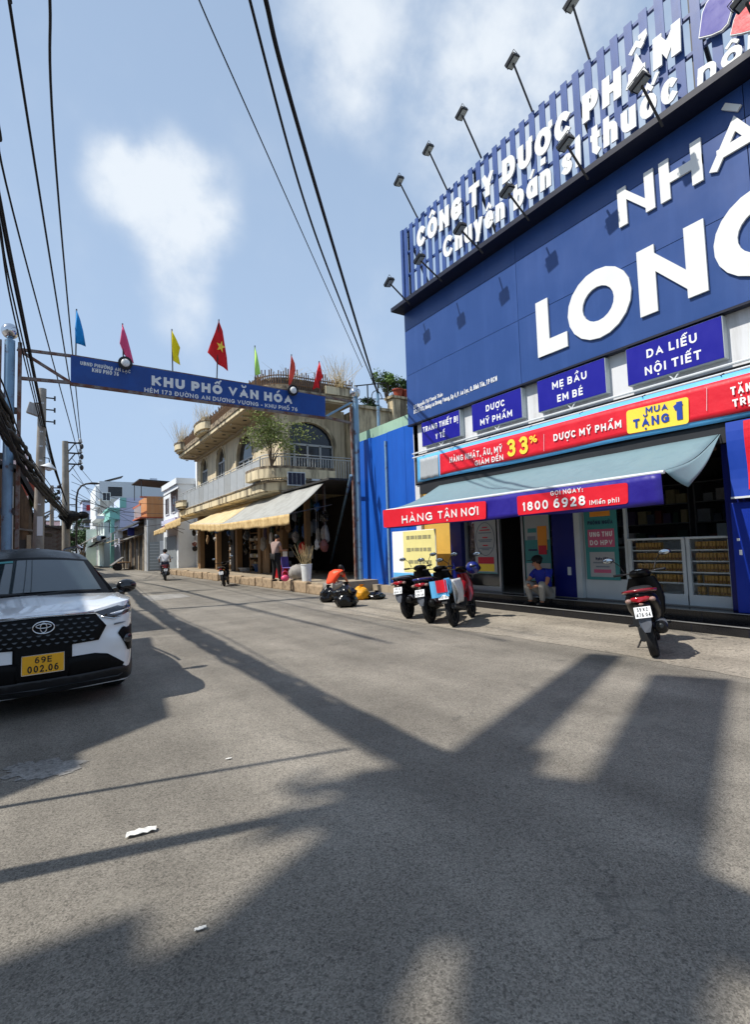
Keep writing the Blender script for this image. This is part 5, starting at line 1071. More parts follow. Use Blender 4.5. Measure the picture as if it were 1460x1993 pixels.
# grey house with orange upper room
Y2 = 50.0; xa2 = onY(285, 1050, Y2).x; zo0 = onY(300, 1008, Y2).z; zo1 = onY(300, 966, Y2).z
h = thing('orange_house', 'grey plaster house with a bright orange upper room and white balustrade', 'house', (9, 53, 0))
part('wall', 'grey_plaster', h, MB().box(xa2, 13, Y2, 51.2, 0, zo0)); part('rear_wall', 'wood_old', h, MB().box(xa2+.3, 13, 51.2, 57, 4.4, zo0)); up = part('upper_room', 'orange_wall', h, MB().box(xa2+.05, 13, Y2+.05, 55, zo0, zo1))
part('balcony_wall', 'orange_red', h, MB().box(xa2-.5, xa2+.05, Y2+.1, 55, zo0+.0, zo0+.12).box(xa2-.5, xa2-.42, Y2+.1, 55, zo0+1.15, zo0+1.3).box(xa2-.5, xa2+.04, Y2+.1, Y2+.2, zo1-.15, zo1))
for k in range(6): part('baluster', 'far_white', h, MB().box(xa2-.49, xa2-.41, Y2+.3+k*.7, Y2+.45+k*.7, zo0+.12, zo0+1.15))
part('canopy_frame', 'steel_dark', h, MB().bar((xa2-.4,Y2+.2,zo1),(xa2-.4,Y2+.2,zo1+1.5),.06).bar((11,Y2+.2,zo1),(11,Y2+.2,zo1+1.3),.06).bar((xa2-.4,54.5,zo1),(xa2-.4,54.5,zo1+1.5),.06)); part('canopy', 'tin_dark', h, MB().prism([(xa2-.6,Y2,zo1+1.45),(11.5,Y2,zo1+1.25),(11.5,55,zo1+1.25),(xa2-.6,55,zo1+1.55)], (0,0,.1)))
part('roof_tile_edge', 'terracotta', h, MB().box(xa2-.05, 13, Y2-.08, Y2+.02, zo0-.02, zo0+.06)); part('roller_shutter', 'shutter', h, MB().box(xa2+.25, xa2+1.05, Y2-.05, Y2, .05, 2.6)); part('roller_shutter', 'far_white', h, MB().box(xa2+1.1, xa2+1.6, Y2-.06, Y2, .05, 2.7)); part('drain_pipe', 'white_metal', h, MB().tube([(xa2+.08,Y2-.06,0),(xa2+.08,Y2-.06,zo0-.2)], .05, 8))
for k in range(9): part('shutter_slat', 'white_metal', h, MB().box(xa2+.25, xa2+1.05, Y2-.058, Y2-.05, .2+k*.27, .23+k*.27))
# brown old shophouse
h = thing('brown_shophouse', 'old brown wooden shophouse with dark doorways and a sloping dark eave', 'house', (9, 63, 0))
part('wall', 'wood_old', h, MB().box(xa2+.1, 13, 51.22, 70, 0, 4.38)); part('eave', 'tin_dark', h, MB().prism([(xa2+.3,51.3,4.75),(xa2+.3,70,4.75),(xa2-.9,70,4.1),(xa2-.9,51.3,4.1)], (0,0,.12)))
for k, yd in enumerate((52.2, 55.0, 58, 61.2, 64.6, 67.6)): part('doorway', 'tin_dark', h, MB().box(xa2+.04, xa2+.1, yd, yd+1.9, .05, 2.9)); part('door_post', 'pave_concrete', h, MB().box(xa2-.02, xa2+.1, yd-.5, yd-.1, 0, 3.4)); part('canopy', 'wood_old', h, MB().prism([(xa2+.1,yd-.2,3.3),(xa2+.1,yd+2.4,3.3),(xa2-.7,yd+2.4,3.05),(xa2-.7,yd-.2,3.05)], (0,0,.06)))
part('air_conditioner', 'far_white', h, MB().box(xa2-.25, xa2+.1, 59.6, 60.4, 3.5, 4.0), bevel=.03)
# turquoise, mint and lavender houses
h = thing('turquoise_house', 'turquoise painted house with a stepped balcony front', 'house', (9, 74, 0)); xt = 7.2
part('wall', 'lavender', h, MB().box(xt+.3, 13, 70.2, 77, 0, 8.6)); part('balcony', 'turquoise', h, MB().box(xt-.8, xt+.3, 70.2, 77, 6.2, 7.1).box(xt-1.0, xt+.3, 70.1, 77.1, 7.1, 7.35).box(xt-.9, xt+.3, 70.15, 77.05, 5.9, 6.2)); part('column', 'turquoise', h, MB().box(xt-.7, xt-.3, 70.2, 70.7, 0, 5.9)); part('side_strip', 'turquoise', h, MB().box(xt+.28, xt+1.0, 70.1, 70.2, 7.35, 8.6)); opening(h, 'x', 72, 75, 3.2, 5.2, xt+.3); part('water_sign', 'far_white', h, MB().box(xt-.75, xt-.6, 70.0, 70.08, 3.0, 4.2))
h = thing('mint_house', 'pale mint house with a white balcony and flat canopy', 'house', (8, 84, 0)); xm = 6.6
part('wall', 'mint', h, MB().box(xm, 13, 80, 90, 0, 7.6)); part('balcony', 'far_white', h, MB().box(xm-.9, xm, 80, 90, 3.6, 4.3).box(xm-1.0, xm, 79.9, 90.1, 6.6, 7.0)); opening(h, 'x', 82, 84, 4.6, 6.3, xm); opening(h, 'x', 86, 88, 4.6, 6.3, xm); opening(h, 'y', xm+.6, xm+1.6, 4.7, 6.2, 80)
part('gable', 'far_white', h, MB().prism([(xm+.1,90.5,7.6),(xm+3.6,90.5,7.6),(xm+1.8,90.5,9.4)], (0,5,0))); part('flat_canopy', 'tin_dark', h, MB().box(xm-2.0, xm+1.0, 90.4, 96, 6.9, 7.15)); part('roof_tank', 'tin_dark', h, MB().lathe([(.6,0),(.6,1.6),(.3,1.9)], (xm+2.6, 82, 7.6), (0,0,1), 12))
# big pale block
h = thing('pale_block', 'large pale grey flat-roofed block with one dark louvred window', 'building', (12, 98, 0)); YB5 = 98.0
x5 = onY(193, 960, YB5).x; z5 = onY(240, 938, YB5).z
part('wall', 'far_grey', h, MB().box(x5, 24, YB5, 112, 0, z5)); w0 = onY(210, 966, YB5); w1 = onY(238, 948, YB5)
lw = opening(h, 'y', w0.x, w1.x, w0.z, w1.z, YB5, bars=0)
for k in range(7): sub('louvre', 'steel_dark', lw, MB().box(w0.x, w1.x, YB5-.06, YB5-.02, w0.z+(w1.z-w0.z)*(k+.2)/7, w0.z+(w1.z-w0.z)*(k+.6)/7))
a = onY(204,942,YB5); b = onY(240,933,YB5); part('roof_panel', 'tin_dark', h, MB().prism([(a.x,YB5+.3,z5+.05),(b.x,YB5+.3,z5+1.0),(b.x,YB5+3,z5+1.0),(a.x,YB5+3,z5+.05)], (0,0,.12))); c = onY(302,934,YB5); part('water_tank', 'chrome', h, MB().tube([(c.x-.6,YB5+2,z5+.6),(c.x+.6,YB5+2,z5+.6)], .55, 14), smooth=60); part('tank_stand', 'steel_dark', h, MB().box(c.x-2.4, c.x-.9, YB5+1, YB5+2, z5+.25, z5+.4)); part('return_wall', 'far_white', h, MB().box(x5-.5, x5, YB5+.5, 111, 6, z5-.8))
# lean-to roofs and low walls at the bend
tin('tin_roof', 'long rusty tin lean-to roof at the bend of the lane', (5.6,72,4.2),(5.6,88,4.2),(3.4,72,2.9),(3.4,88,2.9),'tin_roof')
tin('tin_roof', 'grey tin lean-to roof with a torn edge before the mint house', (6.6,71,3.8),(6.6,80,3.8),(4.6,70.5,2.6),(4.6,80,2.7),'tin_dark')
tag(MB().box(5.0, 6.4, 90, 90.3, 0, 5.6).build('low_wall', 'mint'), 'flat pale mint wall at the bend behind the tin lean-to roofs', 'wall')
t = thing('market_stall', 'wooden stall table with crates before the brown shophouse', 'stall', (6.6, 60, 0)); part('table_top', 'shop_wood', t, MB().box(6.2, 7.2, 57.5, 62.5, .7, .78)); 
for yy_ in (57.7, 62.3): part('leg', 'shop_wood', t, MB().box(6.25, 6.33, yy_-.05, yy_+.05, 0, .7)); part('leg', 'shop_wood', t, MB().box(7.05, 7.13, yy_-.05, yy_+.05, 0, .7))
t = thing('handcart', 'two wheeled handcart with a tilted grey load board before the brown shophouse', 'cart', (5.9, 57, 0)); part('load_board', 'tin_roof', t, MB().prism([(5.3,56.2,.45),(6.4,56.2,1.25),(6.4,58.4,1.25),(5.3,58.4,.45)], (0,0,.07))); part('frame', 'steel_dark', t, MB().bar((5.4,56.3,.4),(6.5,56.3,.75),.06).bar((5.4,58.3,.4),(6.5,58.3,.75),.06).bar((6.45,56.3,.75),(6.45,58.3,.75),.06))
for yw_ in (56.1, 58.5): part('wheel', 'rubber', t, MB().lathe([(.1,-.03),(.33,-.04),(.33,.04),(.1,.03)], (5.9,yw_,.33), (0,1,0), 16))
# pale distant houses closing the lane
for k, (p0, p1, ptop, Yd, mt, lab) in enumerate([(118,140,1003,135,'far_grey','distant grey house below the utility pole arms'), (140,166,1005,128,'far_white','distant white house left of the pale block'), (160,192,976,140,'lavender','distant tall lavender grey house with a red roof sign'), (150,188,1028,118,'far_white','distant low white house before the lavender one'), (85,120,1015,150,'pink_house','distant pale pink house behind the corrugated shack')]):
    x0_, x1_ = onY(p0, 1060, Yd).x, onY(p1, 1060, Yd).x; z_ = onY((p0+p1)/2, ptop, Yd).z; t = thing('distant_house', lab, 'house', ((x0_+x1_)/2, Yd, 0), group='distant houses closing the lane')
    part('wall', mt, t, MB().box(x0_, x1_, Yd, Yd+9, 0, z_)); part('roof', 'tin_roof', t, MB().box(x0_-.2, x1_+.2, Yd-.3, Yd+9, z_, z_+.25))
    for q in range(2): opening(t, 'y', x0_+(x1_-x0_)*(.15+.45*q), x0_+(x1_-x0_)*(.4+.45*q), z_*.6, z_*.8, Yd)
    if k == 2: part('roof_sign', 'plastic_red', t, MB().box(x0_+.8, x1_-1, Yd-.4, Yd-.31, z_-2.2, z_-.9))
bush('lane_tree', 'rounded green street tree before the distant houses', gnd(172,1098)*.0+V((5.0,100,0)), V((5.4,100,4.6)), (3.2,3,2.4), 1500, .3, 71, 'leaf_dark', .15, 'tree')
bush('lane_tree', 'low dark green tree at the foot of the utility pole', V((1.5,60,0)), V((1.9,60,2.6)), (1.3,1.8,1.2), 1100, .18, 72, 'leaf_dark', .1, 'tree')
bush('lane_tree', 'dark tree rising behind the brown shed', V((-2.2,46,0)), V((-1.4,46,6.0)), (1.6,1.5,1.3), 1200, .18, 73, 'leaf_dark', .12, 'tree')
# left row
h = thing('brown_shed', 'brown plank shed with a steep dark tin roof beside the blue gate post', 'shed', (-3, 29, 0)); xs = onY(56, 1000, 27).x
part('wall', 'wood_old', h, MB().prism([(-6,27,0),(xs,27,0),(xs,27,4.0),(xs-.5,27,5.2),(-6,27,6.6)], (0,5,0))); part('roof', 'tin_dark', h, MB().prism([(xs+.25,26.8,3.9),(xs-.45,26.8,5.35),(-6,26.8,6.8),(-6,26.8,6.95),(xs-.35,26.8,5.5),(xs+.4,26.8,3.95)], (0,5.6,0))); part('canopy', 'tin_roof', h, MB().prism([(xs-1.5,26.9,2.9),(xs+.9,26.9,2.55),(xs+.9,26.9,2.62),(xs-1.5,26.9,2.98)], (0,5,0))); part('doorway', 'tin_dark', h, MB().box(xs-.35, xs-.1, 26.94, 27, 0, 2.3)); part('post', 'pave_concrete', h, MB().box(xs-.06, xs+.1, 26.9, 27.0, 0, 2.5)); part('drain_pipe', 'far_white', h, MB().tube([(xs-.62,26.9,0),(xs-.62,26.9,4.6)], .07, 8))
tag(MB().box(-9, onY(52,940,41).x, 41, 50, 0, 8.4).build('pink_house', 'pink_house'), 'pale pink plastered house rising behind the brown shed', 'house')
c = onY(48, 952, 40.5); t = thing('satellite_dish', 'faded red satellite dish on the pink house', 'dish', tuple(c)); part('dish', 'terracotta', t, MB().lathe([(.02,0),(.3,.06),(.55,.22),(.56,.2),(.3,.03)], c, V((.5,-.8,.3)), 16), smooth=60); part('mast', 'steel_dark', t, MB().bar(c, c+V((-.2,.45,-.8)), .06))
h = thing('dark_shack', 'dark weathered shack with clutter under its eaves behind the near utility pole', 'shed', (-2.5, 36, 0)); part('wall', 'shop_dark', h, MB().box(-6, -.75, 34, 41, 0, 4.3)); part('roof', 'tin_dark', h, MB().prism([(-.1,33.7,3.7),(-.1,41.2,3.7),(-6,41.2,5.4),(-6,33.7,5.4)], (0,0,.1))); part('eave_board', 'wood_old', h, MB().box(-.78, -.6, 33.9, 41, 3.0, 3.4))
for q in range(4): part('leaning_board', 'grey_plaster', h, MB().bar((-.7+.1*q,33.8,2.9+.3*q),(-.1+.15*q,33.75,3.6+.2*q),.08))
Y7 = 46; x7 = onY(121, 1050, Y7).x
h = thing('corrugated_shack', 'low shack of corrugated grey metal sheets left of the lane', 'shed', (-1, 49, 0)); part('frame', 'wood_old', h, MB().box(-6, x7-.06, Y7+.06, 56, 0, 3.6))
for k in range(9): part('sheet', 'tin_roof', h, MB().grid(lambda u, v: V((-1.0+(x7+1.0)*u, Y7-.04*v-.02*k/9, .9+k*.33+.36*v+.012*math.sin(u*60))), 24, 1), solid=.008)
part('sheet', 'tin_roof', h, MB().box(x7-.05, x7-.02, Y7, 56, .2, 3.5)); part('roof', 'tin_dark', h, MB().prism([(x7+.5,Y7-.5,3.5),(x7+.5,56.3,3.5),(-6,56.3,4.8),(-6,Y7-.5,4.8)], (0,0,.08))); part('awning', 'tin_dark', h, MB().prism([(x7,Y7,3.4),(x7,Y7+6,3.4),(x7+1.0,Y7+6,2.8),(x7+1.0,Y7,2.8)], (0,0,.05)))
h = thing('left_row_house', 'weathered low house with a tin roof beyond the corrugated shack', 'house', (-1, 70, 0)); part('wall', 'grey_plaster', h, MB().box(-7, 1.2, 62, 82, 0, 4.6)); part('roof', 'tin_roof', h, MB().prism([(2.0,61.5,4.3),(2.0,82.5,4.3),(-7,82.5,6.2),(-7,61.5,6.2)], (0,0,.1))); opening(h, 'y', -.4, .5, 1.2, 2.4, 62); part('side_board', 'wood_old', h, MB().box(1.2, 1.26, 63, 80, .2, 2.6))

# small awnings, signs and wires along the far right row
rf = random.Random(17)
for k in range(9):
    y_ = 53+k*4.6; x_ = xa2-.1-.012*(y_-53)*2; w = rf.uniform(2.2,3.6); z = rf.uniform(2.5,3.1); mt = rf.choice(['tin_roof','tin_dark','awning_grey','awning_cream','tin_roof'])
    tag(MB().prism([(x_+.2,y_,z+.45),(x_+.2,y_+w,z+.45),(x_-1.1,y_+w,z),(x_-1.1,y_,z)], (0,0,.05)).build('shop_canopy', mt), 'small lean-to canopy on the far shop row past the orange house', 'canopy', 'canopies on the far shop row')
for k in range(5):
    y_ = 56+k*8; x_ = xa2-.25-.02*(y_-53); t = thing('hanging_sign', 'small projecting shop sign on the far shop row past the orange house', 'sign', (x_, y_, 3.4), group='signs on the far shop row')
    part('board', rf.choice(['far_white','plastic_red','panel_blue_dimmed','print_yellow','far_white']), t, MB().box(x_-.5, x_+.1, y_, y_+.08, 3.4, 4.2)); part('bracket', 'steel_dark', t, MB().box(x_+.1, x_+.5, y_+.02, y_+.06, 3.9, 3.96))
for k in range(7):
    a_ = (q0.x+.2, 33, 4.3+.45*k); b_ = (rf.uniform(7.0,8.4), rf.uniform(42,72), rf.uniform(4.2,6.8)); wire([a_, b_], .014, 'fine wire strung across the far lane towards the orange house', grp='far lane wires', sag=rf.uniform(.2,.6))
for k in range(4):
    wire([(q0.x-.1, 33, 4.6+.5*k), (a0.x, P3Y, 5.0+.6*k)], .016, 'fine wire running from the cable pole to the slim distant pole', grp='wires to the distant pole', sag=.5)
h = thing('narrow_house', 'tall thin grey house with stacked balconies behind the turquoise house', 'house', (9, 92, 0)); part('wall', 'grey_plaster', h, MB().box(6.9, 11, 91, 96, 0, 10.5))
for z in (3.6, 6.6, 9.4): part('balcony', 'far_white', h, MB().box(6.2, 6.9, 91, 96, z-.2, z+.7)); opening(h, 'y', 7.3, 8.3, z+.8, z+2.0, 91)
# ================================================================ parked white car (people carrier)
CAR_LOC, CAR_RZ, CS = (-.02, 5.86, 0), R(5.0), 1.0
car = thing('parked_car', 'white people carrier with black roof and yellow number plate parked facing out of the lane', 'car', CAR_LOC, CAR_RZ); car.scale = (CS, CS, CS)
HW = .872
def F(x, z):
    ax = abs(x); y = .05+.09*(ax/HW)**2+.36*max(0, (ax-.70)/.172)**2.4
    zt = ztop(x)-.17
    if z > zt: y += 1.1*(z-zt)**2+.16*(z-zt)
    if z < .48: y += .5*(.48-z)**2+.05*(.48-z)
    if .52 < z < .74 and ax > .5: y -= .02*math.sin((z-.52)/.22*math.pi)*min(1, (ax-.5)*8)
    return y
NZ0 = .2
def ztop(x): k = min(1, max(0, (abs(x)-.30)/.5)); return .935+.085*k*k*(3-2*k)
def hz(x, t): return ztop(x)+(1.085-.035*(x/.8)**2-ztop(x))*t**.75+.014*math.exp(-((abs(x)-.42)/.09)**2)*math.sin(math.pi*min(1, t+.05))
mb = MB().grid(lambda u, v: V(((u*2-1)*HW, F((u*2-1)*HW, NZ0+(ztop((u*2-1)*HW)-NZ0)*v), NZ0+(ztop((u*2-1)*HW)-NZ0)*v)), 56, 26)
def hood(u, v):
    x = (u*2-1)*HW; y0 = F(x, ztop(x)); y1 = 1.05+.12*(x/HW)**2; return V((x*(1-.02*v), y0+(y1-y0)*v, hz(x, v)))
mb.grid(hood, 56, 16)
def arch_hole(yc, r): return [(yc+r*math.cos(math.pi*i/14), .3+r*math.sin(math.pi*i/14)) for i in range(15)]+[(yc-r, .215), (yc+r, .215)]
yF = F(HW, .6)
for s in (-1, 1):
    o = [(yF-.02, .2), (4.35, .25), (4.45, .6), (4.42, 1.0), (1.17, 1.045), (yF+.1, .97), (yF-.02, .8)]
    wall_holes(mb, o, [arch_hole(.9, .37), arch_hole(3.62, .37)], (s*HW, 0, 0), (0,1,0), (0,0,1), (-s*.25,0,0))
mb.grid(lambda u, v: V(((u*2-1)*HW*(1-.0*v), 4.42+.1*(1-(2*u-1)**2)-.05*v, .3+.75*v)), 12, 6)
part('body', 'car_white', car, mb, world=False, smooth=35, normals=True)
def conf(name, mt, poly, off, par=car, step=.05, sol=.012, mirror=False, **kw):
    for s in ((1, -1) if mirror else (1,)):
        vv, ff = tri2d([(p[0], p[1]) for p in poly], step=step)
        o = MB().add([(s*p[0], F(p[0], p[1])-off, p[1]) for p in vv], ff).build(name, mt, par, solid=sol, smooth=60, **kw)
    return o
def symp(half): return half+[(-x, z) for (x, z) in reversed(half)]
conf('grille', 'grille_black', symp([(0,.925),(.45,.915),(.545,.79),(.475,.655),(.24,.645),(.24,.35),(0,.34)]), .006)
conf('lower_intake', 'grille_black', [(.2,.525),(.44,.53),(.56,.505),(.72,.39),(.70,.345),(.2,.335)], .008, mirror=True)
conf('skirt', 'black_plastic', symp([(0,.345),(.70,.355),(.84,.375),(.866,.31),(.84,.2),(0,.2)]), .016)
conf('skid_strip', 'engine', symp([(0,.262),(.66,.268),(.76,.31),(.66,.25),(0,.244)]), .03, sol=.008)
conf('chrome_strip', 'chrome', symp([(0,.95),(.44,.94),(.44,.925),(0,.932)]), .012, step=.04, sol=.008)
hl = conf('headlight', 'headlight', [(.44,.93),(.62,.968),(.79,1.005),(.845,.99),(.845,.925),(.80,.90),(.62,.862),(.53,.885)], .014, mirror=True)
conf('headlight_led', 'head_led', [(.58,.905),(.82,.955),(.82,.938),(.62,.89)], .028, step=.03, sol=.004, mirror=True)
conf('headlight_trim', 'chrome', [(.50,.888),(.62,.856),(.80,.893),(.845,.918),(.845,.908),(.80,.884),(.62,.845),(.50,.878)], .02, step=.03, sol=.006, mirror=True)
conf('bumper_crease', 'moto_grey', [(.62,.80),(.83,.825),(.83,.815),(.62,.787)], .012, step=.03, sol=.004, mirror=True)
conf('fog_pocket', 'grille_black', [(.655,.70),(.70,.755),(.815,.765),(.815,.50),(.765,.51)], .012, step=.03, mirror=True)
conf('fog_trim', 'chrome', [(.70,.762),(.825,.775),(.828,.50),(.815,.50),(.812,.758)], .02, step=.03, sol=.006, mirror=True)
for s in (-1, 1): MB().lathe([(.045,0),(.045,.02),(.02,.03)], (s*.745, F(.745,.64)-.02, .64), (s*.4,-1,0), 14).build('fog_lamp', 'headlight', car, smooth=50)
# grille chips
chip = None
for r_ in range(6):
    z = .885-r_*.042
    for k in range(-7, 8):
        x = k*.075+(.0375 if r_ % 2 else 0); lim = .44+.08*(1-abs(z-.78)/.13)
        if abs(x) > lim-.04 or (abs(x) < .11 and .77 < z < .90): continue
        y = F(x, z)-.016
        o = MB().add([(x-.024,y,z+.006),(x+.024,y,z+.006),(x+.008,y-.004,z-.008),(x-.008,y-.004,z-.008)], [(0,1,2,3)]).build('grille_chip', 'grille_chip', car)
# emblem of three ellipses
ey = F(0, .835)-.03
def ell(cx, cz, rx, rz, r): return MB().tube([(cx+rx*math.cos(a*math.pi/14), ey, cz+rz*math.sin(a*math.pi/14)) for a in range(28)], r, 6, closed=True)
em = ell(0,.835,.088,.056,.0075).build('emblem', 'chrome', car, smooth=180)
for q in (ell(0,.849,.062,.020,.006), ell(0,.833,.026,.045,.006)): o = q.build('emblem_ring', 'chrome', car, smooth=180)
# number plate
PYc = .03; pln = part('number_plate', 'plate_yellow', car, MB().box(-.168, .168, PYc-.012, PYc, .415, .585), world=False, bevel=.004)
part('plate_frame', 'chrome', car, MB().box(-.172,.172,PYc-.011,PYc+.01,.409,.416).box(-.172,.172,PYc-.011,PYc+.01,.584,.591).box(-.173,-.167,PYc-.011,PYc+.01,.409,.591).box(.167,.173,PYc-.011,PYc+.01,.409,.591), world=False)
text('69E', (0,PYc-.012,.512), (1,0,0), (0,0,1), .056, 'ink', 'plate_lettering', car, width=.135, t=.17, depth=.002, world=False, align='c'); text('002.06', (0,PYc-.012,.428), (1,0,0), (0,0,1), .064, 'ink', 'plate_lettering', car, width=.25, t=.17, depth=.002, world=False, align='c')
# cabin
CZ0, CZ1 = 1.06, 1.635
def roofline(x, t):                                     # t 0..1 from screen top to tail
    return CZ1-.02*(1-t)**2-.10*t**2.2-.055*(x/.6)**2
def half_w(z): return .80-.20*((z-CZ0)/(CZ1-CZ0))
def screen(u, v):
    x = (u*2-1); zc = CZ0+.01+(CZ1-.14-CZ0)*v; w = half_w(zc)-.02
    y = 1.02+.72*v**1.02+.10*x*x*(1-.4*v); return V((x*w, y, zc-.05*x*x*v-.02*x*x*(1-v)))
part('windscreen_surround', 'car_roof', car, MB().grid(screen, 30, 14), world=False, smooth=80)
def inner(u, v): p = screen(.055+.89*u, .10+.82*v); return p+V((0,-.008,.006))
part('windscreen', 'car_glass', car, MB().grid(inner, 30, 14), world=False, smooth=80)
part('sun_band', 'print_teal', car, MB().grid(lambda u, v: screen(.06+.30*u, .86+.05*v)+V((0,-.012,.009)), 10, 2), world=False)
def roof(u, v):
    x = (u*2-1); top = screen(u, 1.0); w = half_w(CZ1-.05); y = top.y+(4.1-top.y)*v
    return V((x*(w-.02)*(1-.06*v), y, roofline(x*w, v)-(CZ1-.05-.05*0-top.z+.05*x*x*-1+0)*0 if v > 0 else top.z))
def roof2(u, v):
    x = u*2-1; top = screen(u, 1.0); y = top.y+(4.15-top.y)*v
    z = top.z+.125*math.sin(min(1, v*2.6)*math.pi/2)**.8*(1-.3*x*x)-.12*max(0, v-.4)**2
    return V((top.x*(1-.08*v), y, z))
part('roof', 'car_roof', car, MB().grid(roof2, 30, 16), world=False, smooth=80)
mb = MB(); gl = MB()
for s in (0, 1):
    def side(u, v, s=s):
        e = roof2(s, u); b = V(((2*s-1)*(HW-.03), 1.12+(4.25-1.12)*u, 1.035)); return b.lerp(e, v)
    mb.grid(side, 20, 4); sg = (2*s-1)
    gl.grid(lambda u, v, s=s: side(.06+.86*u, .12+.72*v)+V(((2*s-1)*.008, 0, 0)), 20, 3)
part('cabin_side', 'car_black', car, mb, world=False, smooth=60); part('side_windows', 'car_glass', car, gl, world=False, smooth=60)
part('tail_screen', 'car_glass', car, MB().grid(lambda u, v: roof2(u, 1).lerp(V(((u*2-1)*.82, 4.42, 1.03)), v), 10, 5), world=False, smooth=60)
part('cowl', 'black_plastic', car, MB().grid(lambda u, v: V(((u*2-1)*.80, 1.0+.12*(u*2-1)**2+.10*v, 1.062-.03*(u*2-1)**2+.015*v)), 16, 2), world=False, solid=.01)
for (xa3, xb3, ya3) in ((.02, .62, 1.0), (-.62, -.02, 1.0)): part('wiper', 'black_plastic', car, MB().tube([(xa3, ya3+.02, 1.085), ((xa3+xb3)/2, ya3+.05, 1.105), (xb3, ya3+.10, 1.10)], [.014,.018,.008], 6).tube([((xa3+xb3)/2, ya3+.05, 1.108), (xa3+.05, ya3-.0, 1.075)], .012, 6), world=False)
for s in (-1, 1):
    mi = part('mirror', 'black_gloss', car, MB().ball((s*1.0, 1.36, 1.11), (.12,.075,.085), 14, 9).bar((s*.84,1.36,1.06),(s*.95,1.36,1.08),.06), world=False, smooth=60)
    part('mirror_foot', 'black_gloss', car, MB().ball((s*.93, 1.36, 1.035), (.06,.05,.05), 10, 7), world=False, smooth=60)
    part('roof_rail', 'car_black', car, MB().tube([(s*.60,2.1,1.60),(s*.59,2.4,1.645),(s*.57,3.6,1.62),(s*.56,4.0,1.57)], .02, 6), world=False)
    part('tail_light', 'tail_red', car, MB().box(s*.62, s*.85, 4.40, 4.5, .85, 1.05), world=False, bevel=.02)
def wheel(par, c, r, w, ax, rim_m='engine', spokes=5, tyre=.29, nm='wheel'):
    c = V(c); ax = V(ax); ri = r*(1-tyre)
    t = MB().lathe([(ri,-w*.42),(r*.93,-w*.5),(r,-w*.3),(r,w*.3),(r*.93,w*.5),(ri,w*.42),(ri,-w*.42)], c, ax, 28).build(nm, 'rubber', par, smooth=40)
    base = V(t['_loc']); m = MB()
    a = ax.orthogonal().normalized(); b = ax.cross(a)
    m.lathe([(ri*.86,-w*.36),(ri,-w*.36),(ri,w*.36),(ri*.86,w*.36),(ri*.86,-w*.36)], c, ax, 28); m.lathe([(ri*.2,-w*.4),(ri*.2,w*.4)], c, ax, 12)
    for k in range(spokes): d = a*math.cos(2*math.pi*k/spokes)+b*math.sin(2*math.pi*k/spokes); m.bar(c+d*ri*.15, c+d*ri*.9, w*.35, ri*.16, up=ax)
    r_ = m.build('rim', rim_m, t, smooth=40); r_.location = V(r_['_loc'])-base
    return t
for s in (-1, 1):
    for yw in (.9, 3.62): wheel(car, (s*.755, yw, .315), .315, .205, (1,0,0), 'alu', 7, .32)
part('underbody', 'black_plastic', car, MB().box(-.66,.66,.45,4.3,.19,.62), world=False)
# ================================================================ motorbikes
def bike_root(name, lab, loc, th, lean, grp=None): return thing(name, lab, 'motorbike', tuple(loc), group=grp, rot=(0, R(lean), R(th)))
def lp(name, mt, par, mb, **kw): return mb.build(name, mt, par, **kw)
def bike_plate(t, y, z, l1, l2, tilt=.35):
    a = V((0, math.sin(tilt), math.cos(tilt))); n = V((0, -math.cos(tilt), math.sin(tilt))); c = V((0, y, z))
    lp('number_plate', 'plate_white', t, MB().obox(c, (.095,0,0), a*.07, n*.003), bevel=.002)
    if l1:
        text(l1, c+a*.012+n*.003, (1,0,0), a, .046, 'ink', 'plate_lettering', t, width=.12, t=.16, depth=.001, world=False, align='c'); text(l2, c-a*.056+n*.003, (1,0,0), a, .05, 'ink', 'plate_lettering', t, width=.16, t=.16, depth=.001, world=False, align='c')
def mirrors(t, zc, yc, sx=.32):
    for s in (-1, 1):
        lp('mirror_stem', 'black_plastic', t, MB().tube([(s*.2, yc, zc), (s*.25, yc+.03, zc+.12), (s*sx, yc-.02, zc+.2)], .007, 6))
        m = lp('mirror', 'black_plastic', t, MB().ball((s*(sx+.06), yc-.02, zc+.21), (.085,.022,.042), 12, 8), smooth=180)
        g_ = MB().ball((s*(sx+.06), yc-.036, zc+.21), (.072,.010,.034), 12, 6).build('glass', 'mirror', m, smooth=180); g_.location = V(g_['_loc'])-V(m['_loc'])
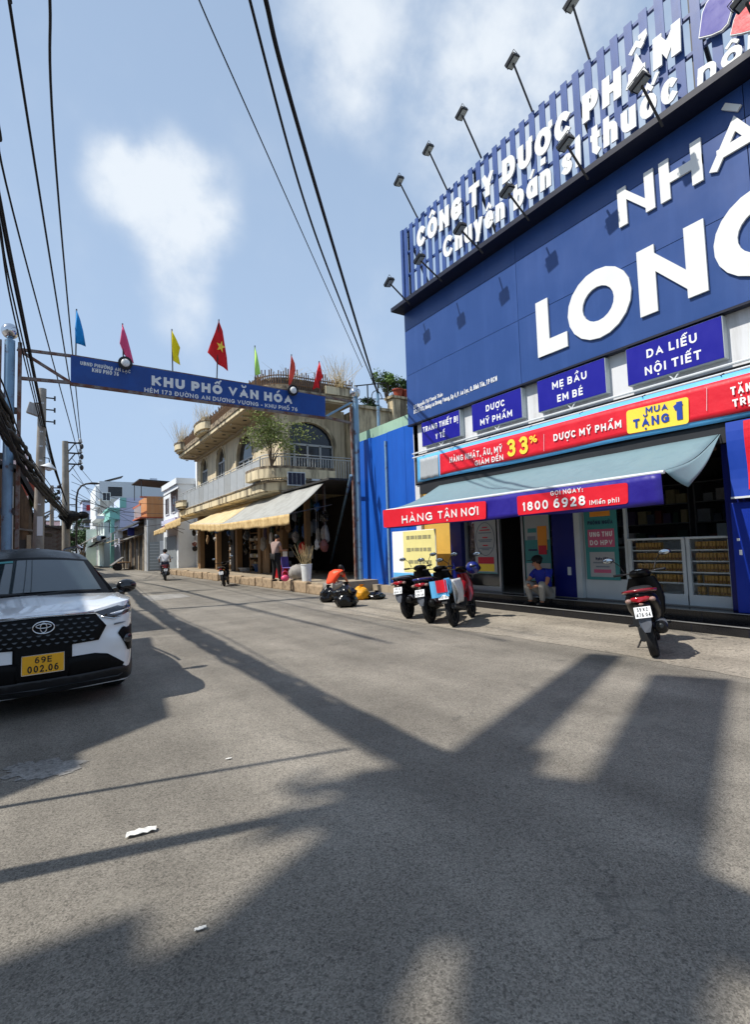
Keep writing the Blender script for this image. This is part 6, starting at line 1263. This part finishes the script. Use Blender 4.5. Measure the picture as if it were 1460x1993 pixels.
def scooter(name, lab, loc, th, lean, body='moto_black', trim='moto_red', plate=('59 K2','476 04'), grp=None, stand=True):
    t = bike_root(name, lab, loc, th, lean, grp)
    wheel(t, (0,-.63,.265), .265, .10, (1,0,0), 'engine', 5, .3); wheel(t, (0,.63,.265), .265, .09, (1,0,0), 'engine', 5, .3)
    lp('rear_body', body, t, MB().loft([(-.93,0,.80,.035,.03,2),(-.88,0,.785,.13,.065,2.4),(-.72,0,.73,.185,.12,2.6),(-.45,0,.65,.20,.165,2.8),(-.2,0,.57,.185,.18,2.8),(-.02,0,.50,.13,.17,2.6),(.08,0,.42,.11,.12,2.6)], 20), smooth=60)
    lp('seat', 'seat_black', t, MB().loft([(-.74,0,.825,.10,.025,2.4),(-.66,0,.845,.14,.05,2.6),(-.4,0,.83,.15,.06,2.8),(-.15,0,.79,.125,.055,2.8),(.02,0,.745,.09,.05,2.4),(.06,0,.72,.06,.03,2)], 18), smooth=70)
    lp('grab_rail', trim, t, MB().tube([(-.17,-.5,.80),(-.19,-.72,.845),(-.12,-.90,.865),(0,-.94,.87),(.12,-.90,.865),(.19,-.72,.845),(.17,-.5,.80)], [.012,.02,.02,.02,.02,.02,.012], 7), smooth=180)
    tl_ = lp('tail_light', 'tail_red', t, MB().loft([(-.945,0,.755,.06,.028,2.5),(-.92,0,.76,.11,.036,2.5),(-.85,0,.765,.125,.04,2.5)], 14), smooth=60)
    for s in (-1, 1): lp('indicator', 'lens_clear', t, MB().ball((s*.135,-.90,.748), (.042,.045,.03), 10, 7), smooth=180)
    lp('under_tail', 'black_plastic', t, MB().loft([(-.93,0,.69,.045,.02,3),(-.85,0,.69,.09,.05,3),(-.6,0,.6,.09,.09,3)], 12), smooth=50)
    lp('badge', 'lens_clear', t, MB().ball((0,-.945,.70), (.03,.01,.014), 10, 6), smooth=180)
    lp('mudguard', 'moto_grey', t, MB().prism([(-.075,-.955,.60),(.075,-.955,.60),(.065,-.985,.45),(.03,-.975,.36),(-.03,-.975,.36),(-.065,-.985,.45)], (0,.014,0)).prism([(-.07,-.95,.6),(.07,-.95,.6),(.06,-.8,.62),(-.06,-.8,.62)], (0,0,.02)))
    bike_plate(t, -.975, .605, *plate)
    lp('engine', 'engine', t, MB().loft([(-.72,-.08,.3,.04,.09,3),(-.5,-.08,.33,.06,.13,3),(-.2,-.06,.32,.09,.12,3),(.0,-.02,.32,.09,.09,3)], 12).loft([(-.66,-.1,.45,.06,.06,3),(-.3,-.1,.48,.06,.08,3)], 10), smooth=50)
    lp('exhaust', 'black_plastic', t, MB().loft([(-.88,.155,.40,.06,.065,2.3),(-.84,.155,.39,.075,.08,2.3),(-.5,.14,.36,.075,.085,2.3),(-.3,.12,.3,.035,.04,2),(.0,.06,.25,.02,.02,2)], 16), smooth=60); lp('exhaust_tip', 'engine', t, MB().lathe([(.02,-.01),(.032,0),(.032,.03)], (.155,-.89,.41), (0,1,0), 12)); lp('exhaust_shield', 'moto_grey', t, MB().loft([(-.8,.165,.425,.066,.06,2.6),(-.52,.15,.40,.068,.062,2.6)], 14), smooth=60)
    lp('floor_board', body, t, MB().loft([(.02,0,.33,.14,.05,4),(.3,0,.31,.15,.045,4),(.42,0,.36,.15,.07,3)], 14), smooth=50)
    lp('leg_shield', body, t, MB().loft([(.34,0,.42,.16,.04,3),(.44,0,.44,.21,.06,3),(.62,0,.455,.245,.075,2.6),(.8,0,.43,.23,.09,2.4),(.95,0,.40,.17,.08,2.4)], 18, axis='z'), smooth=60)
    lp('front_fender', body, t, MB().loft([(.36,0,.50,.05,.03,2.5),(.48,0,.545,.065,.04,2.5),(.63,0,.555,.068,.045,2.5),(.8,0,.53,.06,.04,2.5),(.9,0,.46,.03,.03,2)], 14), smooth=60)
    lp('fork', 'engine', t, MB().tube([(-.07,.63,.265),(-.06,.52,.6)], .022, 8).tube([(.07,.63,.265),(.06,.52,.6)], .022, 8))
    lp('handlebar_cover', body, t, MB().loft([(.22,0,1.02,.05,.02,2.2),(.30,0,1.01,.13,.06,2.4),(.42,0,1.0,.15,.075,2.4),(.52,0,.98,.09,.055,2.2),(.56,0,.96,.03,.03,2)], 18), smooth=60)
    lp('dash', 'mirror', t, MB().ball((0,.29,1.065), (.06,.05,.012), 12, 6), smooth=180)
    lp('handlebar', 'steel_dark', t, MB().tube([(-.33,.25,1.03),(-.12,.36,1.02),(.12,.36,1.02),(.33,.25,1.03)], .011, 7))
    for s in (-1, 1): lp('grip', 'black_plastic', t, MB().tube([(s*.22,.30,1.025),(s*.34,.245,1.03)], .019, 9)); lp('brake_lever', 'chrome', t, MB().tube([(s*.2,.35,1.03),(s*.34,.31,1.03)], .006, 5))
    mirrors(t, 1.05, .36)
    lp('headlight', 'lens_clear', t, MB().ball((0,.555,.80), (.12,.04,.06), 12, 8), smooth=180)
    if stand: lp('side_stand', 'steel_dark', t, MB().tube([(-.08,-.1,.26),(-.25,-.12,.0)], .013, 7).box(-.29,-.22,-.15,-.09,0,.012))
    lp('footpeg', 'black_plastic', t, MB().tube([(-.26,-.25,.36),(-.12,-.25,.36)], .016, 7).tube([(.26,-.25,.36),(.12,-.25,.36)], .016, 7))
    return t
def underbone(name, lab, loc, th, lean, body='moto_red', plate=('59 S1','205 83'), grp=None):
    t = bike_root(name, lab, loc, th, lean, grp)
    wheel(t, (0,-.63,.29), .29, .085, (1,0,0), 'engine', 6, .22); wheel(t, (0,.63,.29), .29, .075, (1,0,0), 'engine', 6, .22)
    shell = body; body = 'moto_black'
    lp('tail_body', body, t, MB().loft([(-.92,0,.80,.03,.02,2),(-.82,0,.77,.09,.06,2.3),(-.5,0,.70,.13,.11,2.6),(-.2,0,.64,.12,.10,2.6),(.05,0,.56,.07,.09,2.4)], 18), smooth=60)
    lp('seat', 'seat_black', t, MB().loft([(-.8,0,.83,.08,.02,2.4),(-.6,0,.845,.125,.045,2.6),(-.2,0,.80,.11,.045,2.6),(.05,0,.74,.06,.03,2.2)], 16), smooth=70)
    lp('frame_cover', shell, t, MB().loft([(-.05,0,.52,.06,.07,2.4),(.2,0,.56,.06,.06,2.4),(.38,0,.68,.07,.10,2.4),(.46,0,.74,.05,.06,2.2)], 14), smooth=60)
    lp('leg_shield', shell, t, MB().loft([(.36,0,.36,.11,.03,2.6),(.5,0,.44,.17,.045,2.6),(.72,0,.47,.16,.055,2.4),(.92,0,.42,.10,.06,2.2)], 16, axis='z'), smooth=60)
    lp('handlebar_cover', 'moto_black', t, MB().loft([(.24,0,1.02,.05,.025,2.2),(.34,0,1.01,.12,.055,2.4),(.46,0,.99,.10,.06,2.3),(.53,0,.97,.04,.03,2)], 16), smooth=60)
    lp('handlebar', 'steel_dark', t, MB().tube([(-.34,.24,1.04),(-.12,.36,1.02),(.12,.36,1.02),(.34,.24,1.04)], .011, 7))
    for s in (-1, 1): lp('grip', 'black_plastic', t, MB().tube([(s*.22,.30,1.03),(s*.35,.235,1.04)], .019, 9)); lp('fork', 'engine', t, MB().tube([(s*.075,.63,.29),(s*.06,.5,.75)], .02, 8)); lp('shock', 'engine', t, MB().tube([(s*.11,-.6,.32),(s*.1,-.45,.66)], .025, 8)); lp('indicator', 'print_orange', t, MB().ball((s*.12,-.84,.72), (.03,.035,.02), 8, 6))
    mirrors(t, 1.05, .36, .34)
    lp('engine', 'engine', t, MB().loft([(-.3,0,.33,.09,.09,3),(-.1,0,.34,.11,.11,3),(.12,0,.36,.09,.09,3),(.28,0,.40,.06,.06,2.6)], 14), smooth=50); lp('exhaust', 'engine', t, MB().tube([(.06,.2,.3),(.1,.0,.22),(.12,-.3,.27),(.13,-.55,.33),(.13,-.92,.40)], [.018,.02,.03,.045,.05], 12), smooth=60); lp('exhaust_tip', 'black_plastic', t, MB().lathe([(.018,0),(.018,-.03)], (.13,-.92,.40), (0,1,0), 10))
    lp('mudguard', 'black_plastic', t, MB().prism([(-.06,-.9,.74),(.06,-.9,.74),(.05,-1.0,.46),(-.05,-1.0,.46)], (0,.012,0))); lp('front_fender', body, t, MB().loft([(.38,0,.54,.03,.02,2.5),(.5,0,.595,.05,.03,2.5),(.66,0,.60,.05,.03,2.5),(.84,0,.54,.04,.03,2.5)], 12), smooth=60)
    lp('tail_light', 'tail_red', t, MB().ball((0,-.90,.76), (.07,.03,.03), 10, 7), smooth=180); lp('side_stand', 'steel_dark', t, MB().tube([(-.07,-.05,.28),(-.24,-.08,0)], .013, 7)); lp('chain_cover', 'black_plastic', t, MB().box(-.12,-.09,-.62,-.1,.27,.38), bevel=.02)
    lp('grab_rail', 'chrome', t, MB().tube([(-.12,-.5,.80),(-.13,-.8,.86),(0,-.93,.87),(.13,-.8,.86),(.12,-.5,.80)], .012, 6)); bike_plate(t, -.985, .60, *plate); lp('footpeg', 'black_plastic', t, MB().tube([(-.28,-.05,.3),(.28,-.05,.3)], .014, 7))
    return t
def rear_at(px, py, th):                               # bike location so that the rear tyre touches the ground at a pixel
    g_ = gnd(px, py); d = V((-math.sin(R(th)), math.cos(R(th)), 0)); return g_+d*.63
scooter('scooter', 'black scooter with red grab rail parked alone facing the pharmacy steps', rear_at(1277,1278,-62), -62, -9.5)
scooter('scooter', 'black scooter right beside the yellow notice banner, at the outer end of the parked row', rear_at(797,1203,-60), -60, -8, 'moto_black', 'moto_grey', ('59 X2','604 13'))
sc2 = scooter('scooter', 'black scooter squeezed between the other scooter and the red motorbike', rear_at(840,1212,-59), -59, -8, 'moto_black', 'moto_blue', ('59 Y1','620 44'))
rd = underbone('red_motorbike', 'motorbike with red front shield carrying bags, at the steps end of the parked row', rear_at(886,1219,-58), -58, -8)
# bags and helmet on the red motorbike
Rm = Matrix.Rotation(R(-58), 3, 'Z') @ Matrix.Rotation(R(-8), 3, 'Y'); rl = rear_at(886,1219,-58)
def bl_(x, y, z): return rl+Rm @ V((x, y, z))
def bag(name, lab, y0, y1, z0, z1, x, mt, par=None):
    mb = MB().grid(lambda u, v: bl_(x+.05*math.sin(math.pi*v)+.012*math.sin(u*9+v*5), y0+(y1-y0)*u, z0+(z1-z0)*v), 10, 10); mb.grid(lambda u, v: bl_(x-.03, y0+(y1-y0)*u, z0+(z1-z0)*v), 4, 4); return tag(mb.build(name, mt, smooth=180, solid=.004), lab, 'bag')
bag('plastic_bag', 'crumpled white carrier bag hanging on the flank of the red motorbike', -.82, -.38, .42, .86, .17, 'white_bag')
pb = bag('delivery_bag', 'blue and red printed delivery bag slung on the tail of the red motorbike', -1.02, -.84, .62, .90, .10, 'banner_lightblue')
MB().grid(lambda u, v: bl_(-.22+.34*u, -1.0-.02*math.sin(u*7), .58+.30*v), 8, 6).build('front_print', 'banner_lightblue', pb, world=True, solid=.004); MB().grid(lambda u, v: bl_(-.1+.2*u, -1.012-.02*math.sin((.35+.6*u)*7), .66+.22*v), 6, 5).build('red_print', 'banner_red', pb, world=True, solid=.003)
hm = thing('helmet', 'dark blue crash helmet resting on the handlebar of the red motorbike', 'helmet', tuple(bl_(.2,.40,.9))); part('shell', 'moto_blue', hm, MB().ball(bl_(.24,.42,1.0), (.135,.15,.135), 16, 10), smooth=180); part('visor', 'black_gloss', hm, MB().ball(bl_(.27,.46,.99), (.12,.13,.08), 14, 8), smooth=180)
MB().box(-.03,.03,-.02,0,-.03,.03)
c = onX(866, 1115, bl_(0,0,0).x-.3)
underbone('kerb_motorbike', 'small dark motorbike parked at the kerb in front of the cream house', rear_at(437,1141,-24), -24, -9, 'moto_black', ('59 P1','338 21'))
rdth = -8; rloc = rear_at(322,1130,rdth)
scooter('ridden_scooter', 'dark red scooter being ridden away up the lane', rloc, rdth, 0, 'moto_black', 'moto_red', ('59 N2','118 70'), stand=False)
# ================================================================ people
def skinned(name, mt, parent, verts, edges, sub_=2):
    names = list(verts); me = bpy.data.meshes.new(name); me.from_pydata([V(verts[n][0]) for n in names], [], [(names.index(a), names.index(b)) for a, b in edges])
    o = bpy.data.objects.new(name, me); COL.objects.link(o); o.parent = parent; me.materials.append(M[mt])
    m = o.modifiers.new('skin', 'SKIN'); m.use_smooth_shade = True
    for i, n in enumerate(names):
        r = verts[n][1]; sv = me.skin_vertices[0].data[i]; sv.radius = (r, r) if not isinstance(r, tuple) else r; sv.use_root = (i == 0)
    s = o.modifiers.new('sub', 'SUBSURF'); s.levels = sub_; s.render_levels = sub_
    return o
def figure(t, J, shirt, trousers, shoes, look, hat=None, hair=True, short=False, sleeve=.55, fingers=True, hand_dir=None):
    J = {k: V(v) for k, v in J.items()}
    V_ = {'pelvis': (J['pelvis'], .11), 'spine': (J['spine'], .09), 'chest': (J['chest'], .10), 'neck': (J['neck'], .055), 'head0': (J['head']-V((0,0,.05)), .072), 'head': (J['head']+V((0,0,.02)), .088), 'head1': (J['head']+V((0,0,.085)), .07)}
    E_ = [('pelvis','spine'),('spine','chest'),('chest','neck'),('neck','head0'),('head0','head'),('head','head1')]
    for s in 'LR':
        for n, r in (('shoulder',.062),('elbow',.042),('wrist',.029),('hand',.036),('hip',.085),('knee',.058),('ankle',.042),('toe',.034)): V_[n+s] = (J[n+s], r)
        E_ += [('chest','shoulder'+s),('shoulder'+s,'elbow'+s),('elbow'+s,'wrist'+s),('wrist'+s,'hand'+s),('pelvis','hip'+s),('hip'+s,'knee'+s),('knee'+s,'ankle'+s),('ankle'+s,'toe'+s)]
    b = skinned('body', 'skin', t, V_, E_)
    sv = {'pelvis': (J['pelvis']+V((0,0,.02)), .145), 'spine': (J['spine'], (.155,.13)), 'chest': (J['chest'], (.18,.155)), 'neck': (J['chest'].lerp(J['neck'], .88), .082)}; se = [('pelvis','spine'),('spine','chest'),('chest','neck')]
    for s in 'LR': sv['sh'+s] = (J['shoulder'+s], .082); sv['sl'+s] = (J['shoulder'+s].lerp(J['elbow'+s], sleeve), .068); se += [('chest','sh'+s),('sh'+s,'sl'+s)]
    skinned('shirt', shirt, t, sv, se)
    tv = {'pelvis': (J['pelvis']-V((0,0,.01)), .14)}; te = []
    for s in 'LR':
        tv['hip'+s] = (J['hip'+s], .105); tv['knee'+s] = (J['knee'+s], .078); te += [('pelvis','hip'+s),('hip'+s,'knee'+s)]
        if not short: tv['an'+s] = (J['knee'+s].lerp(J['ankle'+s], 1.02), .06); te += [('knee'+s,'an'+s)]
    skinned('trousers', trousers, t, tv, te)
    lk = V(look).normalized(); up = V((0,0,1)); side_ = lk.cross(up).normalized()
    for s in 'LR':
        d = (J['toe'+s]-J['ankle'+s]); d.z = 0; d = d.normalized(); q = V((-d.y, d.x, 0)); c = J['ankle'+s]+d*.07; c.z = J['toe'+s].z+.01
        mb = MB().ball((0,0,0), (.048,.125,.045), 12, 8); mb.v = [c+q*p.x+d*p.y+V((0,0,max(p.z, -.035))) for p in mb.v]; mb.build('shoe', shoes, t, smooth=180)
        if fingers:
            hd = (J['hand'+s]-J['wrist'+s]).normalized(); sx = hd.cross(up); sx = sx.normalized() if sx.length > .1 else V((1,0,0)); dn = sx.cross(hd)
            mb = MB()
            for k, ln in enumerate((.055,.065,.062,.05)):
                b0 = J['hand'+s]+sx*(k-1.5)*.017+hd*.02; mb.tube([b0, b0+hd*ln*.55, b0+hd*ln*.8-dn*math.copysign(.022, dn.z)], [.0095,.009,.007], 6)
            b0 = J['wrist'+s].lerp(J['hand'+s], .5)+sx*.03; mb.tube([b0, b0+hd*.035+sx*.012, b0+hd*.06], [.011,.010,.008], 6); mb.build('fingers', 'skin', t, smooth=180)
    h = J['head']
    MB().ball(h+lk*.09-up*.01, (.016,.016,.022), 8, 6).build('nose', 'skin', t, smooth=180)
    MB().ball(h+lk*.083+side_*.032+up*.025, .011, 8, 6).ball(h+lk*.083-side_*.032+up*.025, .011, 8, 6).build('eyes', 'ink', t); MB().ball(h+lk*.083-up*.05, (.022,.012,.007), 8, 5).build('mouth', 'red_cloth', t)
    MB().ball(h+side_*.088, (.016,.02,.032), 8, 6).ball(h-side_*.088, (.016,.02,.032), 8, 6).build('ears', 'skin', t, smooth=180)
    if hair:
        mb = MB().ball((0,0,0), (.098,.106,.105), 16, 10); mb.v = [h+up*.045-lk*.012+side_*p.x+lk*p.y+up*max(p.z, -.05+.05*(p.y/.1)) for p in mb.v]; mb.build('hair', 'hair', t, smooth=180)
    if hat == 'cap':
        mb = MB().ball((0,0,0), (.118,.125,.10), 16, 10); mb.v = [h+up*.072-lk*.005+side_*p.x+lk*p.y+up*max(p.z, -.012) for p in mb.v]; cp = mb.build('cap', 'cloth_black', t, smooth=180)
        MB().prism([h+up*.068+lk*(.09+.12*math.cos(a*math.pi/8))+side_*(.10*math.sin(a*math.pi/8)) for a in range(-4, 5)], up*.014).build('cap_brim', 'cloth_black', t)
    if hat == 'helmet':
        mb = MB().ball((0,0,0), (.125,.14,.125), 16, 10); mb.v = [h+up*.04+side_*p.x+lk*p.y+up*max(p.z, -.05) for p in mb.v]; mb.build('helmet', 'cloth_black', t, smooth=180)
# seated man on the shop steps (local: forward +y, turned to face the street)
g_ = gnd(1047, 1178, .15); t = thing('person', 'person in blue polo shirt, black cap and grey trousers sitting on the pharmacy step', 'person', (9.10, g_.y, .15), R(86))
figure(t, dict(pelvis=(0,-.08,.28), spine=(0,-.04,.44), chest=(0,.05,.63), neck=(.01,.11,.78), head=(.03,.15,.90), shoulderL=(-.19,.04,.69), elbowL=(-.27,.20,.47), wristL=(-.09,.33,.42), handL=(-.03,.36,.40), shoulderR=(.19,.06,.69), elbowR=(.28,.22,.48), wristR=(.10,.34,.42), handR=(.03,.38,.40), hipL=(-.10,-.02,.25), kneeL=(-.22,.30,.50), ankleL=(-.15,.22,.09), toeL=(-.17,.36,.035), hipR=(.10,-.02,.25), kneeR=(.24,.30,.50), ankleR=(.17,.22,.09), toeR=(.19,.36,.035)),
       'shirt_blue', 'trouser_grey', 'cloth_black', (.85,.5,-.12), hat='cap')
# rider
t = thing('person', 'person in white shirt and dark helmet riding the scooter up the lane', 'person', tuple(rloc), R(rdth))
figure(t, dict(pelvis=(0,-.32,.98), spine=(0,-.28,1.15), chest=(0,-.2,1.36), neck=(0,-.15,1.5), head=(0,-.12,1.62), shoulderL=(-.19,-.18,1.42), elbowL=(-.30,.02,1.2), wristL=(-.29,.2,1.08), handL=(-.28,.26,1.06), shoulderR=(.19,-.18,1.42), elbowR=(.30,.02,1.2), wristR=(.29,.2,1.08), handR=(.28,.26,1.06), hipL=(-.12,-.28,.94), kneeL=(-.2,.12,.80), ankleL=(-.17,.1,.44), toeL=(-.17,.26,.38), hipR=(.12,-.28,.94), kneeR=(.2,.12,.80), ankleR=(.17,.1,.44), toeR=(.17,.26,.38)),
       'shirt_white', 'jeans', 'cloth_black', (0,1,0), hat='helmet', sleeve=.95)
# standing shopper
g_ = gnd(537, 1132, .37); t = thing('person', 'person in tan top and dark trousers standing at the corner shop', 'person', tuple(g_), R(-75))
figure(t, dict(pelvis=(0,0,.92), spine=(0,.0,1.08), chest=(0,.03,1.3), neck=(0,.05,1.46), head=(0,.10,1.56), shoulderL=(-.19,.03,1.37), elbowL=(-.23,.10,1.12), wristL=(-.14,.32,1.12), handL=(-.12,.40,1.13), shoulderR=(.19,.03,1.37), elbowR=(.24,.1,1.12), wristR=(.14,.32,1.12), handR=(.12,.4,1.13), hipL=(-.1,0,.9), kneeL=(-.11,.03,.48), ankleL=(-.12,-.02,.08), toeL=(-.13,.12,.035), hipR=(.1,0,.9), kneeR=(.12,.05,.48), ankleR=(.12,.1,.08), toeR=(.13,.24,.035)),
       'shirt_tan', 'cloth_black', 'cloth_black', (0,.9,-.3))
# bending person in orange by the black bags
g_ = gnd(650, 1166); t = thing('person', 'person in orange shirt and pale shorts squatting over the black bags', 'person', tuple(g_), R(-70))
figure(t, dict(pelvis=(0,-.18,.38), spine=(0,-.10,.55), chest=(0,.12,.74), neck=(0,.28,.82), head=(0,.38,.84), shoulderL=(-.19,.16,.78), elbowL=(-.22,.34,.55), wristL=(-.14,.5,.42), handL=(-.12,.57,.38), shoulderR=(.19,.16,.78), elbowR=(.22,.34,.55), wristR=(.14,.5,.42), handR=(.12,.57,.38), hipL=(-.1,-.14,.36), kneeL=(-.18,.22,.48), ankleL=(-.15,.02,.08), toeL=(-.16,.16,.035), hipR=(.1,-.14,.36), kneeR=(.18,.22,.48), ankleR=(.15,.02,.08), toeR=(.16,.16,.035)),
       'shirt_orange', 'trouser_grey', 'cloth_black', (0,.85,-.5), short=True)
# rubbish bags
def rubbish(px, py, r, h, mt, lab, seed):
    c = gnd(px, py); q = random.Random(seed); mb = MB().ball((0,0,0), (r,r*.85,h*.55), 40, 26)
    import mathutils.noise as mn
    def lump(p):
        d = p.normalized(); k = 1+.32*mn.noise(d*1.7+V((seed*3,0,0)))+.16*mn.noise(d*4.5+V((0,seed,0)))+.07*mn.noise(d*11)
        z = p.z*k+h*.46; f = 1.0 if z < h*.75 else 1-.35*(z-h*.75)/(h*.3)
        return c+V((p.x*k*f, p.y*k*f, max(0, z)))
    mb.v = [lump(p) for p in mb.v]
    t = thing('rubbish_bag', lab, 'bag', tuple(c)); part('sack', mt, t, mb, smooth=50); part('knot', mt, t, MB().lathe([(.03,h*.9),(.025,h*1.02),(.09,h*1.16),(.02,h*1.12)], c, (.1,.05,1), 9), smooth=60)
rubbish(672,1181,.34,.55,'black_bag','big shiny black rubbish bag at the edge of the concrete apron',1); rubbish(638,1172,.22,.42,'black_bag','smaller black rubbish bag beside the squatting person',2); rubbish(703,1167,.26,.38,'orange_bag','orange yellow rubbish bag between the black ones',3); rubbish(733,1166,.28,.22,'black_bag','flat black rubbish bag nearest the parked motorbikes',4)
# ================================================================ the near side of the lane, beside and behind the photographer (unseen, shaped and placed to throw the shade on the road)
SHX, SHY = -SUNV.x/SUNV.z, -SUNV.y/SUNV.z            # ground shift of a shadow per metre of height
def lift(pts, h): return [(x-SHX*h, y-SHY*h, h) for (x, y) in pts]
h = thing('lane_house', 'low plastered lane house beside the parked car', 'house', (-6, 8, 0))
top = lift([(1.61,10.2),(.97,5.14),(.22,4.66),(.24,4.36),(-.23,4.10)], 4.8); top = [(p[0], p[1]) for p in top]+[(-10, top[-1][1]-1.2), (-10, 11.0)]
part('roof', 'tin_roof', h, MB().prism([(p[0], p[1], 4.7) for p in top], (0,0,.1))); part('wall', 'grey_plaster', h, MB().prism([(min(p[0], p[0]-.25), p[1]+(.15 if i < 6 else 0), 0) for i, p in enumerate(top)], (0,0,4.69)))
h = thing('lane_house', 'plastered lane house standing between the car and the gate post', 'house', (-6, 16, 0)); part('wall', 'pink_house', h, MB().box(-10, -2.35, 12.2, 24.5, 0, 5.4)); part('roof', 'tin_roof', h, MB().box(-10.1, -2.1, 12.0, 24.7, 5.4, 5.55)); opening(h, 'y', -4.6, -3.4, 1.2, 2.6, 12.2)
h = thing('shade_caster', 'unseen tall lane house behind the viewpoint, roof frame shaped to shade the road', 'house', (-8, 3, 0)); H = 9.0
poly = [(-3,2.6),(.33,2.49),(.28,2.16),(.59,2.21),(.99,2.42),(1.27,2.55),(1.42,2.75),(1.79,3.1),(2.48,2.81),(3.04,2.59),(2.66,2.36),(2.94,1.97),(2.45,1.2),(2.2,1.0),(1.72,.91),(1.5,.5),(1.05,1.0),(1.1,1.33),(1.36,1.58),(1.2,1.63),(.93,1.47),(.8,1.1),(.7,-.6),(-3,-.6)]  # wanted shade outline on the road, lifted to make the unseen roof
roof_pts = lift(poly, H)
vv, ff = tri2d([(p[0], p[1]) for p in roof_pts]); mb = MB().add([(p[0], p[1], H) for p in vv], ff); part('roof', 'grey_plaster', h, mb, solid=.14)
for q in ([(2.4,2.84),(6.23,4.32),(6.38,3.97),(2.95,2.55)], [(2.85,2.0),(5.8,3.23),(6.18,2.62),(2.45,1.15)]): part('shade_beam', 'grey_plaster', h, MB().prism([(p[0], p[1], H-.25) for p in lift(q, H)], (0,0,.12)))  # added beams, shaped so that their shade bands cross the road
part('wall', 'grey_plaster', h, MB().box(-14, -6.9, .6, 4.0, 0, H-.1)); part('side_wing', 'grey_plaster', h, MB().box(-14, -9.6, 4.0, 6.2, 0, H-.3)); opening(h, 'y', -9.2, -7.8, 4.2, 5.8, .6)
u = thing('utility_pole', 'slim concrete lamp pole at the lane edge near the photographer', 'pole', (-1.35, 3.40, 0)); part('shaft', 'concrete_pole', u, MB().tube([(-1.35,3.40,0),(-1.35,3.40,4.8)], [.075,.045], 12), smooth=60); part('cross_arm', 'steel_dark', u, MB().box(-1.6,-1.1,3.37,3.43,4.3,4.36))
u = thing('sign_post', 'slim steel sign post at the lane edge before the low plastered house', 'post', (-1.0, 4.15, 0)); part('shaft', 'steel_dark', u, MB().tube([(-1.0,4.15,0),(-1.0,4.15,3.9)], .022, 8))
q = lift([(1.45,2.78)], 9.15)[0]; bush('shade_plant', 'unseen leafy plant added on the tall lane house roof to dapple the road shade', V((q[0]-.5,q[1]-.1,9.05)), V((q[0],q[1],9.35)), (.4,.4,.28), 260, .08, 91, 'leaf', .02)  # added out of view to break up the shade edge on the road
for o in SC.objects:
    if '_loc' in o: del o['_loc']
